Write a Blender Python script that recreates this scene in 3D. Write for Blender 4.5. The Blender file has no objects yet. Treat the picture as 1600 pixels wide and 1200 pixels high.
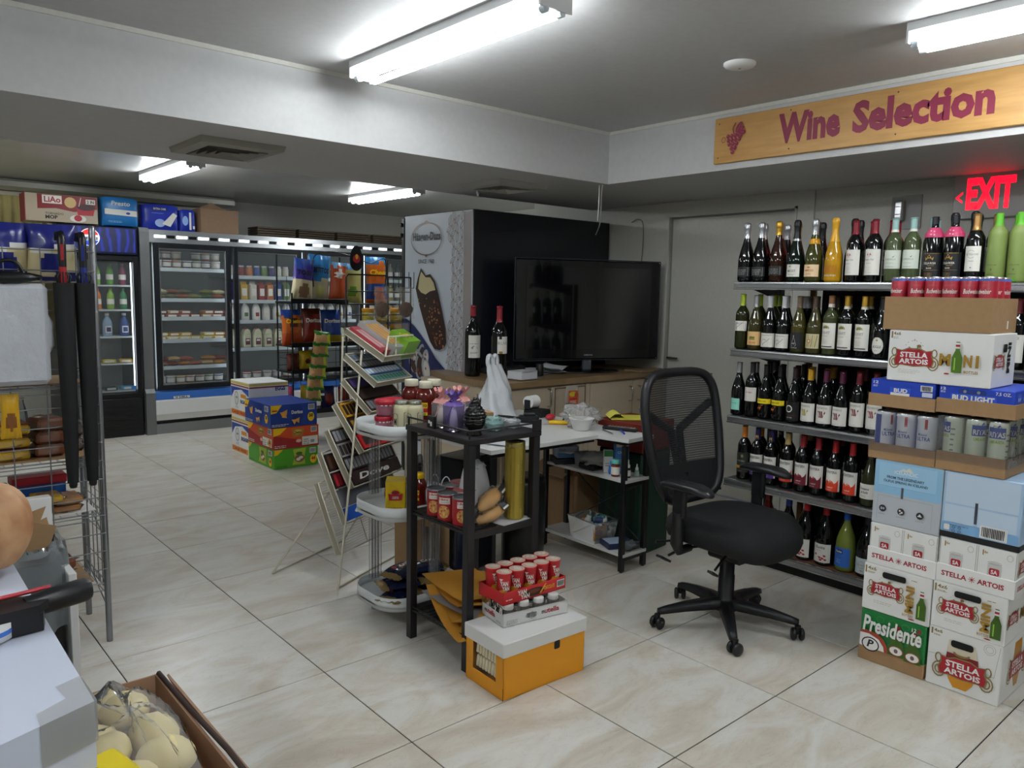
import bpy, math, random
from mathutils import Vector, Matrix, noise
S = bpy.context.scene
COL = S.collection
random.seed(11)
PI = math.pi

# ------------------------------------------------------------ camera
cam = bpy.data.cameras.new('camera')
cam.lens = 36 * 1212.12 / 1600
cam.sensor_width = 36
cam.clip_start = 0.05
co = bpy.data.objects.new('camera', cam)
COL.objects.link(co)
S.camera = co
def cam_matrix(yaw, pitch, roll, loc):
    f = Vector((math.sin(yaw) * math.cos(pitch), math.cos(yaw) * math.cos(pitch), -math.sin(pitch)))
    r = Vector((math.cos(yaw), -math.sin(yaw), 0))
    u = r.cross(f)
    c, s = math.cos(roll), math.sin(roll)
    r2, u2 = r * c + u * s, u * c - r * s
    m = Matrix((r2, u2, -f)).transposed().to_4x4()
    m.translation = loc
    return m
co.matrix_world = cam_matrix(math.radians(41.105), math.radians(6.780), math.radians(1.074), (0, 0, 1.488))

# ------------------------------------------------------------ world, exposure
W = bpy.data.worlds.new('world')
S.world = W
W.use_nodes = True
W.node_tree.nodes['Background'].inputs[0].default_value = (0.75, 0.85, 1.0, 1)
W.node_tree.nodes['Background'].inputs[1].default_value = 0.05
S.view_settings.view_transform = 'Standard'
S.view_settings.look = 'None'
S.view_settings.gamma = 1
S.view_settings.use_curve_mapping = False
S.view_settings.exposure = 0.15
TUBE = 54.0
LED = 3.0            # emission of the strips inside the coolers

# ------------------------------------------------------------ materials
def lin(h):
    h = h.lstrip('#')
    if len(h) == 3: h = ''.join(c * 2 for c in h)
    o = []
    for i in (0, 2, 4):
        c = int(h[i:i + 2], 16) / 255
        o.append(c / 12.92 if c <= .04045 else ((c + .055) / 1.055) ** 2.4)
    return (o[0], o[1], o[2], 1)
MATS = {}
def mt(col, rough=.5, metal=0, n=0.0, sc=30, bump=0, trans=0, alpha=1, emit=0, coat=0, ior=1.45, name=None):
    key = (col, rough, metal, n, sc, bump, trans, alpha, emit, coat, ior)
    if key in MATS: return MATS[key]
    m = bpy.data.materials.new(name or 'surface_' + col.strip('#'))
    m.use_nodes = True
    nt = m.node_tree
    b = nt.nodes['Principled BSDF']
    c = lin(col)
    b.inputs['Base Color'].default_value = c
    b.inputs['Roughness'].default_value = rough
    b.inputs['Metallic'].default_value = metal
    b.inputs['IOR'].default_value = ior
    if trans: b.inputs['Transmission Weight'].default_value = trans
    if alpha < 1: b.inputs['Alpha'].default_value = alpha
    if coat: b.inputs['Coat Weight'].default_value = coat
    if emit:
        b.inputs['Emission Color'].default_value = c
        b.inputs['Emission Strength'].default_value = emit
    if n or bump:
        tc = nt.nodes.new('ShaderNodeTexCoord')
        nz = nt.nodes.new('ShaderNodeTexNoise')
        nz.inputs['Scale'].default_value = sc
        nz.inputs['Detail'].default_value = 3
        nt.links.new(tc.outputs['Object'], nz.inputs['Vector'])
        if n:
            mx = nt.nodes.new('ShaderNodeMix'); mx.data_type = 'RGBA'
            mx.inputs[6].default_value = tuple(max(0, x * (1 - n)) for x in c[:3]) + (1,)
            mx.inputs[7].default_value = tuple(min(1, x * (1 + n)) for x in c[:3]) + (1,)
            nt.links.new(nz.outputs['Fac'], mx.inputs[0])
            nt.links.new(mx.outputs[2], b.inputs['Base Color'])
        if bump:
            bp = nt.nodes.new('ShaderNodeBump')
            bp.inputs['Strength'].default_value = bump
            bp.inputs['Distance'].default_value = .01
            nt.links.new(nz.outputs['Fac'], bp.inputs['Height'])
            nt.links.new(bp.outputs['Normal'], b.inputs['Normal'])
    MATS[key] = m
    return m
def clear(col='#ffffff', op=.08, rough=.03, name='clear_film', gl=.25, bump=0):
    """thin clear glass, acrylic or film: mostly see-through, a little gloss and a faint body"""
    key = ('clear', col, op, rough, gl, bump)
    if key in MATS: return MATS[key]
    m = bpy.data.materials.new(name); m.use_nodes = True
    nt = m.node_tree; nt.nodes.clear()
    out = nt.nodes.new('ShaderNodeOutputMaterial')
    tr = nt.nodes.new('ShaderNodeBsdfTransparent')
    df = nt.nodes.new('ShaderNodeBsdfDiffuse'); df.inputs[0].default_value = lin(col)
    gs = nt.nodes.new('ShaderNodeBsdfGlossy'); gs.inputs['Roughness'].default_value = rough
    lw = nt.nodes.new('ShaderNodeLayerWeight'); lw.inputs[0].default_value = gl
    m1 = nt.nodes.new('ShaderNodeMixShader'); m1.inputs[0].default_value = op
    m2 = nt.nodes.new('ShaderNodeMixShader')
    nt.links.new(tr.outputs[0], m1.inputs[1]); nt.links.new(df.outputs[0], m1.inputs[2])
    nt.links.new(lw.outputs['Fresnel'], m2.inputs[0])
    nt.links.new(m1.outputs[0], m2.inputs[1]); nt.links.new(gs.outputs[0], m2.inputs[2])
    nt.links.new(m2.outputs[0], out.inputs[0])
    if bump:
        tc = nt.nodes.new('ShaderNodeTexCoord'); nz = nt.nodes.new('ShaderNodeTexNoise')
        nz.inputs['Scale'].default_value = 18; nz.inputs['Detail'].default_value = 3
        bp = nt.nodes.new('ShaderNodeBump'); bp.inputs['Strength'].default_value = bump; bp.inputs['Distance'].default_value = .02
        nt.links.new(tc.outputs['Object'], nz.inputs['Vector']); nt.links.new(nz.outputs['Fac'], bp.inputs['Height'])
        for s in (gs, df, lw): nt.links.new(bp.outputs['Normal'], s.inputs['Normal'])
    MATS[key] = m
    return m
WHITE = mt('#ececea', .45); BLACK = mt('#0b0c10', .4); INK = mt('#15151a', .5)
CARD = mt('#9c7c58', .8, n=.12, sc=40, bump=.1); PAPER = mt('#e9e9e6', .6)
STEEL = mt('#b9bbbd', .3, metal=1, n=.05); CHROME = mt('#c8c8cc', .18, metal=1)
RED = mt('#b5121f', .4); GOLD = mt('#b08a3a', .35, metal=.6); YEL = mt('#f3c515', .4); NAVY = mt('#12235c', .4)

# ------------------------------------------------------------ things and parts
def tag(o, label=None, cat=None, group=None, kind=None):
    if label: o['label'] = label
    if cat: o['category'] = cat
    if group: o['group'] = group
    if kind: o['kind'] = kind
    return o
def T(name, label, cat, loc=(0, 0, 0), rz=0, group=None, rot=None):
    o = bpy.data.objects.new(name, None); COL.objects.link(o)
    o.empty_display_size = .05
    o.location = loc
    o.rotation_euler = rot if rot else (0, 0, rz)
    return tag(o, label, cat, group)
def kids(o):
    return [c for c in ALLKIDS.get(o.name, [])]
ALLKIDS = {}
def setp(o, p):
    o.parent = p
    ALLKIDS.setdefault(p.name, []).append(o)
def dup(root, loc, rz=0, label=None, group=None, rot=None, scale=None):
    r = root.copy(); COL.objects.link(r)
    r.location = loc; r.rotation_euler = rot if rot else (0, 0, rz)
    if scale: r.scale = scale if hasattr(scale, '__len__') else (scale,) * 3
    if label: r['label'] = label
    if group: r['group'] = group
    for ch in kids(root):
        c = ch.copy(); COL.objects.link(c); setp(c, r)
        for g in kids(ch):
            d = g.copy(); COL.objects.link(d); setp(d, c)
    return r

class G:
    """collects geometry, then links it as ONE mesh object"""
    def __init__(s): s.v = []; s.f = []; s.mi = []; s.sm = []; s.m = []
    def slot(s, m):
        if m not in s.m: s.m.append(m)
        return s.m.index(m)
    def add(s, vs, fs, m, smooth=False):
        b = len(s.v); s.v += [tuple(v) for v in vs]; k = s.slot(m)
        for f in fs:
            s.f.append(tuple(b + i for i in f)); s.mi.append(k); s.sm.append(smooth)
        return s
    def box(s, x0, y0, z0, x1, y1, z1, m):
        vs = [(x, y, z) for z in (z0, z1) for y in (y0, y1) for x in (x0, x1)]
        return s.add(vs, [(0, 2, 3, 1), (4, 5, 7, 6), (0, 1, 5, 4), (2, 6, 7, 3), (0, 4, 6, 2), (1, 3, 7, 5)], m)
    def bbox(s, x0, y0, z0, x1, y1, z1, m, e=.004):
        """box with chamfered edges"""
        xs = (x0, x1); ys = (y0, y1); zs = (z0, z1); vs = []; idx = {}
        for i in (0, 1):
            for j in (0, 1):
                for k in (0, 1):
                    sx, sy, sz = (e, -e)[i], (e, -e)[j], (e, -e)[k]
                    for a in range(3):
                        p = [xs[i] + sx, ys[j] + sy, zs[k] + sz]; p[a] = (xs[i], ys[j], zs[k])[a]
                        idx[i, j, k, a] = len(vs); vs.append(p)
        fs = []
        for a in range(3):
            b, c = [(1, 2), (0, 2), (0, 1)][a]
            for t in (0, 1):
                q = []
                for (u, w) in ((0, 0), (1, 0), (1, 1), (0, 1)):
                    key = [0, 0, 0]; key[a] = t; key[b] = u; key[c] = w
                    q.append(idx[tuple(key) + (a,)])
                fs.append(tuple(q))
        for a in range(3):
            b, c = [(1, 2), (0, 2), (0, 1)][a]
            for u in (0, 1):
                for w in (0, 1):
                    k0 = [0, 0, 0]; k0[b] = u; k0[c] = w; k1 = list(k0); k1[a] = 1
                    k0, k1 = tuple(k0), tuple(k1)
                    fs.append((idx[k0 + (b,)], idx[k1 + (b,)], idx[k1 + (c,)], idx[k0 + (c,)]))
        for i in (0, 1):
            for j in (0, 1):
                for k in (0, 1): fs.append((idx[i, j, k, 0], idx[i, j, k, 1], idx[i, j, k, 2]))
        # consistent outward normals
        cx, cy, cz = (x0 + x1) / 2, (y0 + y1) / 2, (z0 + z1) / 2; out = []
        for f in fs:
            p = [Vector(vs[i]) for i in f]; n = (p[1] - p[0]).cross(p[2] - p[0]); c = sum(p, Vector()) / len(p)
            out.append(f if n.dot(c - Vector((cx, cy, cz))) > 0 else f[::-1])
        return s.add(vs, out, m)
    def obox(s, c, sz, m, R=None, e=0):
        g = G(); h = [d / 2 for d in sz]
        (g.bbox(-h[0], -h[1], -h[2], h[0], h[1], h[2], m, e) if e else g.box(-h[0], -h[1], -h[2], h[0], h[1], h[2], m))
        R = R or Matrix(); c = Vector(c)
        return s.add([R.to_3x3() @ Vector(v) + c for v in g.v], g.f, m)
    def tube(s, pts, r, m, n=6, closed=False, caps=True, smooth=True):
        P = [Vector(p) for p in pts]; k = len(P); rings = []; up = None
        rr = r if hasattr(r, '__len__') else [r] * k
        for i in range(k):
            a = P[(i - 1) % k] if (closed or i > 0) else P[i]; b = P[(i + 1) % k] if (closed or i < k - 1) else P[i]
            d = (b - a).normalized()
            if up is None:
                up = Vector((0, 0, 1)) if abs(d.z) < .9 else Vector((1, 0, 0))
            x = up.cross(d)
            if x.length < 1e-4: x = Vector((1, 0, 0)).cross(d)
            x.normalize(); y = d.cross(x); up = y
            rings.append([P[i] + (x * math.cos(2 * PI * j / n) + y * math.sin(2 * PI * j / n)) * rr[i] for j in range(n)])
        vs = [v for q in rings for v in q]; fs = []
        for i in range(k if closed else k - 1):
            a, b = i * n, ((i + 1) % k) * n
            for j in range(n): fs.append((a + j, a + (j + 1) % n, b + (j + 1) % n, b + j))
        s.add(vs, fs, m, smooth)
        if caps and not closed: s.add(rings[0] + rings[-1], [tuple(range(n))[::-1], tuple(range(n, 2 * n))], m)
        return s
    def lathe(s, prof, m, n=16, c=(0, 0, 0), smooth=True, sx=1, sy=1, a0=0, a1=2 * PI):
        """prof: (r, z) or (r, z, material of the band above)"""
        full = abs(a1 - a0 - 2 * PI) < 1e-6; N = n if full else n + 1
        vs = [(c[0] + p[0] * math.cos(a0 + (a1 - a0) * j / n) * sx, c[1] + p[0] * math.sin(a0 + (a1 - a0) * j / n) * sy, c[2] + p[1]) for p in prof for j in range(N)]
        b = len(s.v); s.v += vs
        for i in range(len(prof) - 1):
            mm = prof[i][2] if len(prof[i]) > 2 else m; k = s.slot(mm)
            for j in range(n):
                j2 = (j + 1) % N
                s.f.append((b + i * N + j, b + i * N + j2, b + (i + 1) * N + j2, b + (i + 1) * N + j)); s.mi.append(k); s.sm.append(smooth)
        return s
    def prism(s, pts, z0, z1, m, fr=None):
        """extruded outline; fr = (origin, u, v, w) frame"""
        n = len(pts); O, U, V_, Wd = fr or (Vector(), Vector((1, 0, 0)), Vector((0, 1, 0)), Vector((0, 0, 1)))
        O, U, V_, Wd = map(Vector, (O, U, V_, Wd))
        vs = [O + U * p[0] + V_ * p[1] + Wd * z for z in (z0, z1) for p in pts]
        area = sum(pts[i][0] * pts[(i + 1) % n][1] - pts[(i + 1) % n][0] * pts[i][1] for i in range(n))
        fs = [tuple(range(n))[::-1], tuple(range(n, 2 * n))] + [(i, (i + 1) % n, n + (i + 1) % n, n + i) for i in range(n)]
        if (area < 0) != (U.cross(V_).dot(Wd) < 0): fs = [f[::-1] for f in fs]
        return s.add(vs, fs, m)
    def ell(s, c, rx, ry, rz, m, nu=14, nv=9, amp=0, fr=2.0, seed=0, R=None):
        vs = []; fs = []; R = R.to_3x3() if R else None
        for i in range(nv + 1):
            t = PI * i / nv
            for j in range(nu):
                a = 2 * PI * j / nu
                d = Vector((math.sin(t) * math.cos(a), math.sin(t) * math.sin(a), math.cos(t)))
                k = 1 + (amp * noise.noise(d * fr + Vector((seed * 3.1, seed, 0))) if amp else 0)
                p = Vector((d.x * rx * k, d.y * ry * k, d.z * rz * k))
                vs.append((R @ p if R else p) + Vector(c))
        for i in range(nv):
            for j in range(nu):
                fs.append((i * nu + j, (i + 1) * nu + j, (i + 1) * nu + (j + 1) % nu, i * nu + (j + 1) % nu))
        return s.add(vs, fs, m, True)
    def grid(s, fn, nu, nv, m, smooth=True, mfn=None):
        """surface from fn(u,v) with u,v in 0..1"""
        b = len(s.v)
        for j in range(nv + 1):
            for i in range(nu + 1): s.v.append(tuple(fn(i / nu, j / nv)))
        for j in range(nv):
            for i in range(nu):
                q = b + j * (nu + 1) + i
                s.f.append((q, q + 1, q + nu + 2, q + nu + 1))
                s.mi.append(s.slot(mfn((i + .5) / nu, (j + .5) / nv) if mfn else m)); s.sm.append(smooth)
        return s
    def ob(s, name, parent=None, loc=None, rot=None, kind=None, label=None):
        me = bpy.data.meshes.new(name)
        me.from_pydata(s.v, [], s.f)
        for m in s.m: me.materials.append(m)
        me.polygons.foreach_set('material_index', s.mi)
        me.polygons.foreach_set('use_smooth', s.sm)
        me.update()
        o = bpy.data.objects.new(name, me); COL.objects.link(o)
        if loc: o.location = loc
        if rot: o.rotation_euler = rot
        if parent: setp(o, parent)
        if kind: o['kind'] = kind
        if label: o['label'] = label
        return o

# ------------------------------------------------------------ flat print
TX = {}
def glyphs(t, bold=0, shear=0):
    k = (t, bold, shear)
    if k in TX: return TX[k]
    cu = bpy.data.curves.new('lettering', 'FONT'); cu.body = t
    cu.resolution_u = 2; cu.offset = bold; cu.shear = shear
    o = bpy.data.objects.new('lettering', cu)
    me = bpy.data.meshes.new_from_object(o)
    vs = [(v.co.x, v.co.y) for v in me.vertices]; fs = [tuple(p.vertices) for p in me.polygons]
    bpy.data.objects.remove(o); bpy.data.curves.remove(cu); bpy.data.meshes.remove(me)
    x0 = min(v[0] for v in vs); x1 = max(v[0] for v in vs); y0 = min(v[1] for v in vs); y1 = max(v[1] for v in vs)
    vs = [((v[0] - x0) / (x1 - x0), (v[1] - y0) / (y1 - y0)) for v in vs]
    TX[k] = (vs, fs, (x1 - x0) / (y1 - y0))
    return TX[k]
class Pr:
    """2D artwork in metres; every shape lies a hair above the one before"""
    def __init__(s, sub=1): s.it = []; s.sub = sub
    def poly(s, pts, m, lift=None):
        s.it.append((m, list(pts), [tuple(range(len(pts)))])); return s
    def rect(s, x0, y0, x1, y1, m):
        n = s.sub; vs = []
        for i in range(n + 1):
            x = x0 + (x1 - x0) * i / n; vs += [(x, y0), (x, y1)]
        s.it.append((m, vs, [(2 * i, 2 * i + 2, 2 * i + 3, 2 * i + 1) for i in range(n)])); return s
    def rr(s, x0, y0, x1, y1, r, m, n=4):
        pts = []
        for cx, cy, a in ((x1 - r, y0 + r, -PI / 2), (x1 - r, y1 - r, 0), (x0 + r, y1 - r, PI / 2), (x0 + r, y0 + r, PI)):
            for i in range(n + 1): pts.append((cx + r * math.cos(a + PI / 2 * i / n), cy + r * math.sin(a + PI / 2 * i / n)))
        return s.poly(pts, m)
    def ell(s, cx, cy, rx, ry, m, n=20, rot=0):
        c, q = math.cos(rot), math.sin(rot)
        if s.sub > 1 and rx > .014 and not rot:
            vs = []; k = 10
            for i in range(k + 1):
                a = PI * i / k; x = cx - rx * math.cos(a); h = ry * math.sin(a); vs += [(x, cy - h), (x, cy + h)]
            s.it.append((m, vs, [(2 * i, 2 * i + 2, 2 * i + 3, 2 * i + 1) for i in range(k)])); return s
        return s.poly([(cx + rx * math.cos(a) * c - ry * math.sin(a) * q, cy + rx * math.cos(a) * q + ry * math.sin(a) * c) for a in [2 * PI * i / n for i in range(n)]], m)
    def ring(s, cx, cy, rx, ry, w, m, n=24, a0=0, a1=2 * PI):
        vs = []; full = abs(a1 - a0 - 2 * PI) < 1e-6
        for i in range(n + 1):
            a = a0 + (a1 - a0) * i / n
            vs += [(cx + rx * math.cos(a), cy + ry * math.sin(a)), (cx + (rx - w) * math.cos(a), cy + (ry - w) * math.sin(a))]
        s.it.append((m, vs, [(2 * i, 2 * i + 2, 2 * i + 3, 2 * i + 1) for i in range(n)])); return s
    def line(s, pts, w, m):
        for (ax, ay), (bx, by) in zip(pts, pts[1:]):
            dx, dy = bx - ax, by - ay; L = math.hypot(dx, dy) or 1; nx, ny = -dy / L * w / 2, dx / L * w / 2
            s.poly([(ax + nx, ay + ny), (ax - nx, ay - ny), (bx - nx, by - ny), (bx + nx, by + ny)], m)
        return s
    def text(s, t, x0, y0, x1, y1, m, bold=.02, shear=0, rot=0, fit=True):
        """lettering filling the box; rot=90 turns it to read upwards"""
        vs, fs, asp = glyphs(t, bold, shear)
        if rot == 90: pts = [(x1 - (x1 - x0) * v[1], y0 + (y1 - y0) * v[0]) for v in vs]
        elif rot == -90: pts = [(x0 + (x1 - x0) * v[1], y1 - (y1 - y0) * v[0]) for v in vs]
        else: pts = [(x0 + (x1 - x0) * v[0], y0 + (y1 - y0) * v[1]) for v in vs]
        s.it.append((m, pts, fs)); return s
    def lines(s, x0, y0, x1, y1, n, m, fill=.45):
        """small print as thin broken bars"""
        rnd = random.Random(int(abs(x0 * 7919 + y0 * 104729) * 1000) + n)
        h = (y1 - y0) / n
        for i in range(n):
            x = x0; e = x1 - rnd.random() * .25 * (x1 - x0)
            while x < e:
                w = min(e - x, h * rnd.uniform(.8, 2.4)); s.poly([(x, y0 + i * h), (x + w, y0 + i * h), (x + w, y0 + i * h + h * fill), (x, y0 + i * h + h * fill)], m); x += w + h * .4
        return s
    def bars(s, x0, y0, x1, y1, m=None, bg=None, n=14):
        """a barcode"""
        s.rect(x0, y0, x1, y1, bg or PAPER); rnd = random.Random(n); w = (x1 - x0) * .86 / n
        x = x0 + (x1 - x0) * .07
        for i in range(n):
            s.poly([(x, y0 + (y1 - y0) * .12), (x + w * rnd.uniform(.3, .8), y0 + (y1 - y0) * .12), (x + w * .6, y1 - (y1 - y0) * .1), (x, y1 - (y1 - y0) * .1)], m or INK); x += w
        return s
    def build(s, name, parent, mp, base=.0006, step=.0002, flip=False):
        g = G()
        for i, (m, vs, fs) in enumerate(s.it):
            off = base + step * i if len(s.it) < 40 else base + step * 40 * i / len(s.it)
            # face outwards
            P = [Vector(mp(x, y, off)) for x, y in vs]
            Q = [Vector(mp(x, y, off + .001)) for x, y in vs[:1]]
            out = Q[0] - P[0]; ff = []
            for f in fs:
                n = Vector()
                for k in range(1, len(f) - 1): n += (P[f[k]] - P[f[0]]).cross(P[f[k + 1]] - P[f[0]])
                ff.append(f if n.dot(out) >= 0 or s.sub > 1 else f[::-1])
            g.add(P, ff, m)
        return g.ob(name, parent)
def flat(O, U, V_):
    O, U, V_ = Vector(O), Vector(U).normalized(), Vector(V_).normalized(); N = U.cross(V_)
    return lambda x, y, o: O + U * x + V_ * y + N * o
def FY(x0, y, z0): return flat((x0, y, z0), (1, 0, 0), (0, 0, 1))        # face looking to -Y, x rightwards
def FX(x, y0, z0): return flat((x, y0, z0), (0, -1, 0), (0, 0, 1))        # face looking to -X, reading towards -Y
def FT(x0, y0, z): return flat((x0, y0, z), (1, 0, 0), (0, 1, 0))         # top face
def wrap(r, z0=0):                                                        # round a bottle, centred on the -Y side
    rf = r if callable(r) else (lambda z: r)
    def f(x, y, o):
        q = rf(z0 + y); R = q + o; a = x / max(q, .001)
        return Vector((R * math.sin(a), -R * math.cos(a), z0 + y))
    return f
ORD = ['first', 'second', 'third', 'fourth', 'fifth', 'sixth', 'seventh', 'eighth', 'ninth', 'tenth', 'eleventh', 'twelfth', 'thirteenth', 'fourteenth', 'fifteenth', 'sixteenth', 'seventeenth', 'eighteenth', 'nineteenth', 'twentieth']
def nth(i): return ORD[i] if i < 20 else 'twenty-' + ORD[i - 20]
# ============================================================ the room
CEIL, SOF = 2.51, 2.187
WX, BY, LX, FYY = 4.9, 9.5, -2.6, -3.2          # right wall, back wall, left wall, wall behind
def noise_mat(name, c1, c2, sc, rough, bump=.05, stretch=(1, 1, 1), detail=6, metal=0, spec=.5):
    m = bpy.data.materials.new(name); m.use_nodes = True; nt = m.node_tree; b = nt.nodes['Principled BSDF']
    tc = nt.nodes.new('ShaderNodeTexCoord'); mp = nt.nodes.new('ShaderNodeMapping'); nz = nt.nodes.new('ShaderNodeTexNoise'); cr = nt.nodes.new('ShaderNodeValToRGB')
    mp.inputs['Scale'].default_value = stretch; nz.inputs['Scale'].default_value = sc; nz.inputs['Detail'].default_value = detail
    cr.color_ramp.elements[0].color = lin(c1); cr.color_ramp.elements[1].color = lin(c2); cr.color_ramp.elements[0].position = .3; cr.color_ramp.elements[1].position = .7
    nt.links.new(tc.outputs['Object'], mp.inputs[0]); nt.links.new(mp.outputs[0], nz.inputs[0]); nt.links.new(nz.outputs['Fac'], cr.inputs[0]); nt.links.new(cr.outputs[0], b.inputs['Base Color'])
    bp = nt.nodes.new('ShaderNodeBump'); bp.inputs['Strength'].default_value = bump; bp.inputs['Distance'].default_value = .005
    nt.links.new(nz.outputs['Fac'], bp.inputs['Height']); nt.links.new(bp.outputs[0], b.inputs['Normal'])
    b.inputs['Roughness'].default_value = rough; b.inputs['Metallic'].default_value = metal
    b.inputs['Specular IOR Level'].default_value = spec
    return m
paint = noise_mat('wall_paint', '#bfbeb6', '#c6c5bd', 60, .55, .06)
ceilp = noise_mat('ceiling_paint', '#b6b6b6', '#bcbcbc', 30, .6, .03)
ceilg = noise_mat('gloss_ceiling_paint', '#aaaaa8', '#b1b1af', 3, .22, .12)
wood_panel = noise_mat('oak_board', '#a87c3f', '#bd9050', 3, .45, .05, (1, 1.5, 14))

def tile_mat():
    m = bpy.data.materials.new('marble_tile'); m.use_nodes = True; nt = m.node_tree; b = nt.nodes['Principled BSDF']
    L = nt.links.new
    tc = nt.nodes.new('ShaderNodeTexCoord'); oi = nt.nodes.new('ShaderNodeObjectInfo')
    ad = nt.nodes.new('ShaderNodeVectorMath'); ad.operation = 'MULTIPLY_ADD'
    cb = nt.nodes.new('ShaderNodeCombineXYZ')
    ml = nt.nodes.new('ShaderNodeMath'); ml.operation = 'MULTIPLY'; ml.inputs[1].default_value = 37
    L(oi.outputs['Random'], ml.inputs[0])
    for i in range(3): L(ml.outputs[0], cb.inputs[i])
    ad.inputs[1].default_value = (1.3, 3.2, 1); L(tc.outputs['Object'], ad.inputs[0]); L(cb.outputs[0], ad.inputs[2])
    n1 = nt.nodes.new('ShaderNodeTexNoise'); n1.inputs['Scale'].default_value = 1.6; n1.inputs['Detail'].default_value = 9; n1.inputs['Roughness'].default_value = .62; n1.inputs['Distortion'].default_value = 1.1
    L(ad.outputs[0], n1.inputs[0])
    r1 = nt.nodes.new('ShaderNodeValToRGB'); e = r1.color_ramp.elements
    e[0].position = .30; e[0].color = lin('#bbb0a2'); e[1].position = .68; e[1].color = lin('#d9d6cf')
    k = e.new(.47); k.color = lin('#cbc4b8'); k = e.new(.56); k.color = lin('#d2cfc8')
    L(n1.outputs['Fac'], r1.inputs[0])
    n2 = nt.nodes.new('ShaderNodeTexNoise'); n2.inputs['Scale'].default_value = 4; n2.inputs['Detail'].default_value = 12; n2.inputs['Distortion'].default_value = 2.5
    L(ad.outputs[0], n2.inputs[0])
    r2 = nt.nodes.new('ShaderNodeValToRGB'); e = r2.color_ramp.elements
    e[0].position = .485; e[0].color = (1, 1, 1, 1); e[1].position = .515; e[1].color = (1, 1, 1, 1); k = e.new(.5); k.color = (.86, .84, .8, 1)
    L(n2.outputs['Fac'], r2.inputs[0])
    mx = nt.nodes.new('ShaderNodeMix'); mx.data_type = 'RGBA'; mx.blend_type = 'MULTIPLY'; mx.inputs[0].default_value = .8
    L(r1.outputs[0], mx.inputs[6]); L(r2.outputs[0], mx.inputs[7]); L(mx.outputs[2], b.inputs['Base Color'])
    b.inputs['Roughness'].default_value = .3
    bp = nt.nodes.new('ShaderNodeBump'); bp.inputs['Strength'].default_value = .12; bp.inputs['Distance'].default_value = .004
    L(n2.outputs['Fac'], bp.inputs['Height']); L(bp.outputs[0], b.inputs['Normal'])
    return m
TM = tile_mat()
grout = mt('#22201e', .9)
fl = G().box(LX, FYY, -.05, WX, BY, -.004, grout).ob('floor', kind='structure')
TS = .61; gx0, gy0 = 1.3534, 4.4623
tme = None
ix0 = math.floor((LX - gx0) / TS); ix1 = math.ceil((WX - gx0) / TS); iy0 = math.floor((FYY - gy0) / TS); iy1 = math.ceil((BY - gy0) / TS)
for ix in range(ix0, ix1):
    for iy in range(iy0, iy1):
        x0, y0 = gx0 + ix * TS, gy0 + iy * TS
        x1, y1 = min(x0 + TS, WX), min(y0 + TS, BY); X0, Y0 = max(x0, LX), max(y0, FYY)
        full = x1 - X0 > .6 and y1 - Y0 > .6
        if full and tme:
            o = tme.copy(); COL.objects.link(o); o.location = (x0, y0, 0); setp(o, fl)
        else:
            g = G().bbox((X0 - x0) + .0022, (Y0 - y0) + .0022, -.004, x1 - x0 - .0022, y1 - y0 - .0022, 0, TM, .001)
            o = g.ob('floor_tile', fl, loc=(x0, y0, 0))
            if full: tme = o

# walls
G().box(WX, FYY, 0, WX + .1, 2.735, CEIL, paint).box(WX, 3.80, 0, WX + .1, 5.35, CEIL, paint).box(WX, 2.735, 2.075, WX + .1, 3.80, CEIL, paint).ob('wall_right', kind='structure')
G().box(LX, BY, 0, -1.1, BY + .1, CEIL, paint).box(2.5, BY, 0, 6.7, BY + .1, CEIL, paint).box(-1.1, BY, 0, 2.5, BY + .1, .9, paint).box(-1.1, BY, 2.40, 2.5, BY + .1, CEIL, paint).ob('wall_back', kind='structure')
G().box(LX - .1, FYY, 0, LX, BY + .1, CEIL, paint).ob('wall_left', kind='structure')
G().box(LX - .1, FYY - .1, 0, WX + .1, FYY, CEIL, paint).ob('wall_front', kind='structure')
G().box(LX, FYY, CEIL, WX + .1, 4.1, CEIL + .1, ceilp).box(LX, 4.1, CEIL, 6.7, BY + .1, CEIL + .1, ceilg).ob('ceiling', kind='structure')
# beam across the room, header over the wine aisle
G().box(LX, 3.466, SOF, WX, 4.63, CEIL, ceilp).ob('ceiling_beam', kind='structure')
G().box(3.813, FYY, SOF, WX, 3.466, CEIL, ceilp).ob('wine_header', kind='structure')
G().box(3.806, FYY, CEIL - .02, 3.813, 3.466, CEIL, paint).ob('trim_1', kind='structure')
G().box(LX, 3.459, CEIL - .02, 3.806, 3.466, CEIL, paint).ob('trim_2', kind='structure')
# soffit lip over the freezer, door in the right wall
RX = 6.6
G().box(RX, 5.35, 0, RX + .1, BY + .1, CEIL, paint).box(WX + .1, 5.25, 0, RX + .1, 5.35, CEIL, paint).ob('wall_far_right', kind='structure')
G().box(WX, 5.35, -.05, RX, BY, 0, TM).ob('floor_back', kind='structure')
tg = G()
tg.box(WX - .018, 2.62, 0, WX, 2.74, 2.187, paint).box(WX - .018, 3.795, 0, WX, 3.915, 2.187, paint)
tg.box(WX - .018, 2.74, 2.075, WX, 3.795, 2.187, paint)
tg.box(WX - .03, 2.735, 0, WX - .018, 2.75, 2.09, paint).box(WX - .03, 3.785, 0, WX - .018, 3.80, 2.09, paint).box(WX - .03, 2.735, 2.075, WX - .018, 3.80, 2.09, paint)
tg.ob('trim_3', kind='structure')
dpaint = noise_mat('door_paint', '#bab9b0', '#c1c0b8', 70, .4, .05)
d = T('door_1', None, None, (WX + .01, 2.75, 0)); d['kind'] = 'structure'
G().bbox(.01, 0, .005, .05, 1.035, 2.065, dpaint, .003).ob('door_leaf', d)
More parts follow.
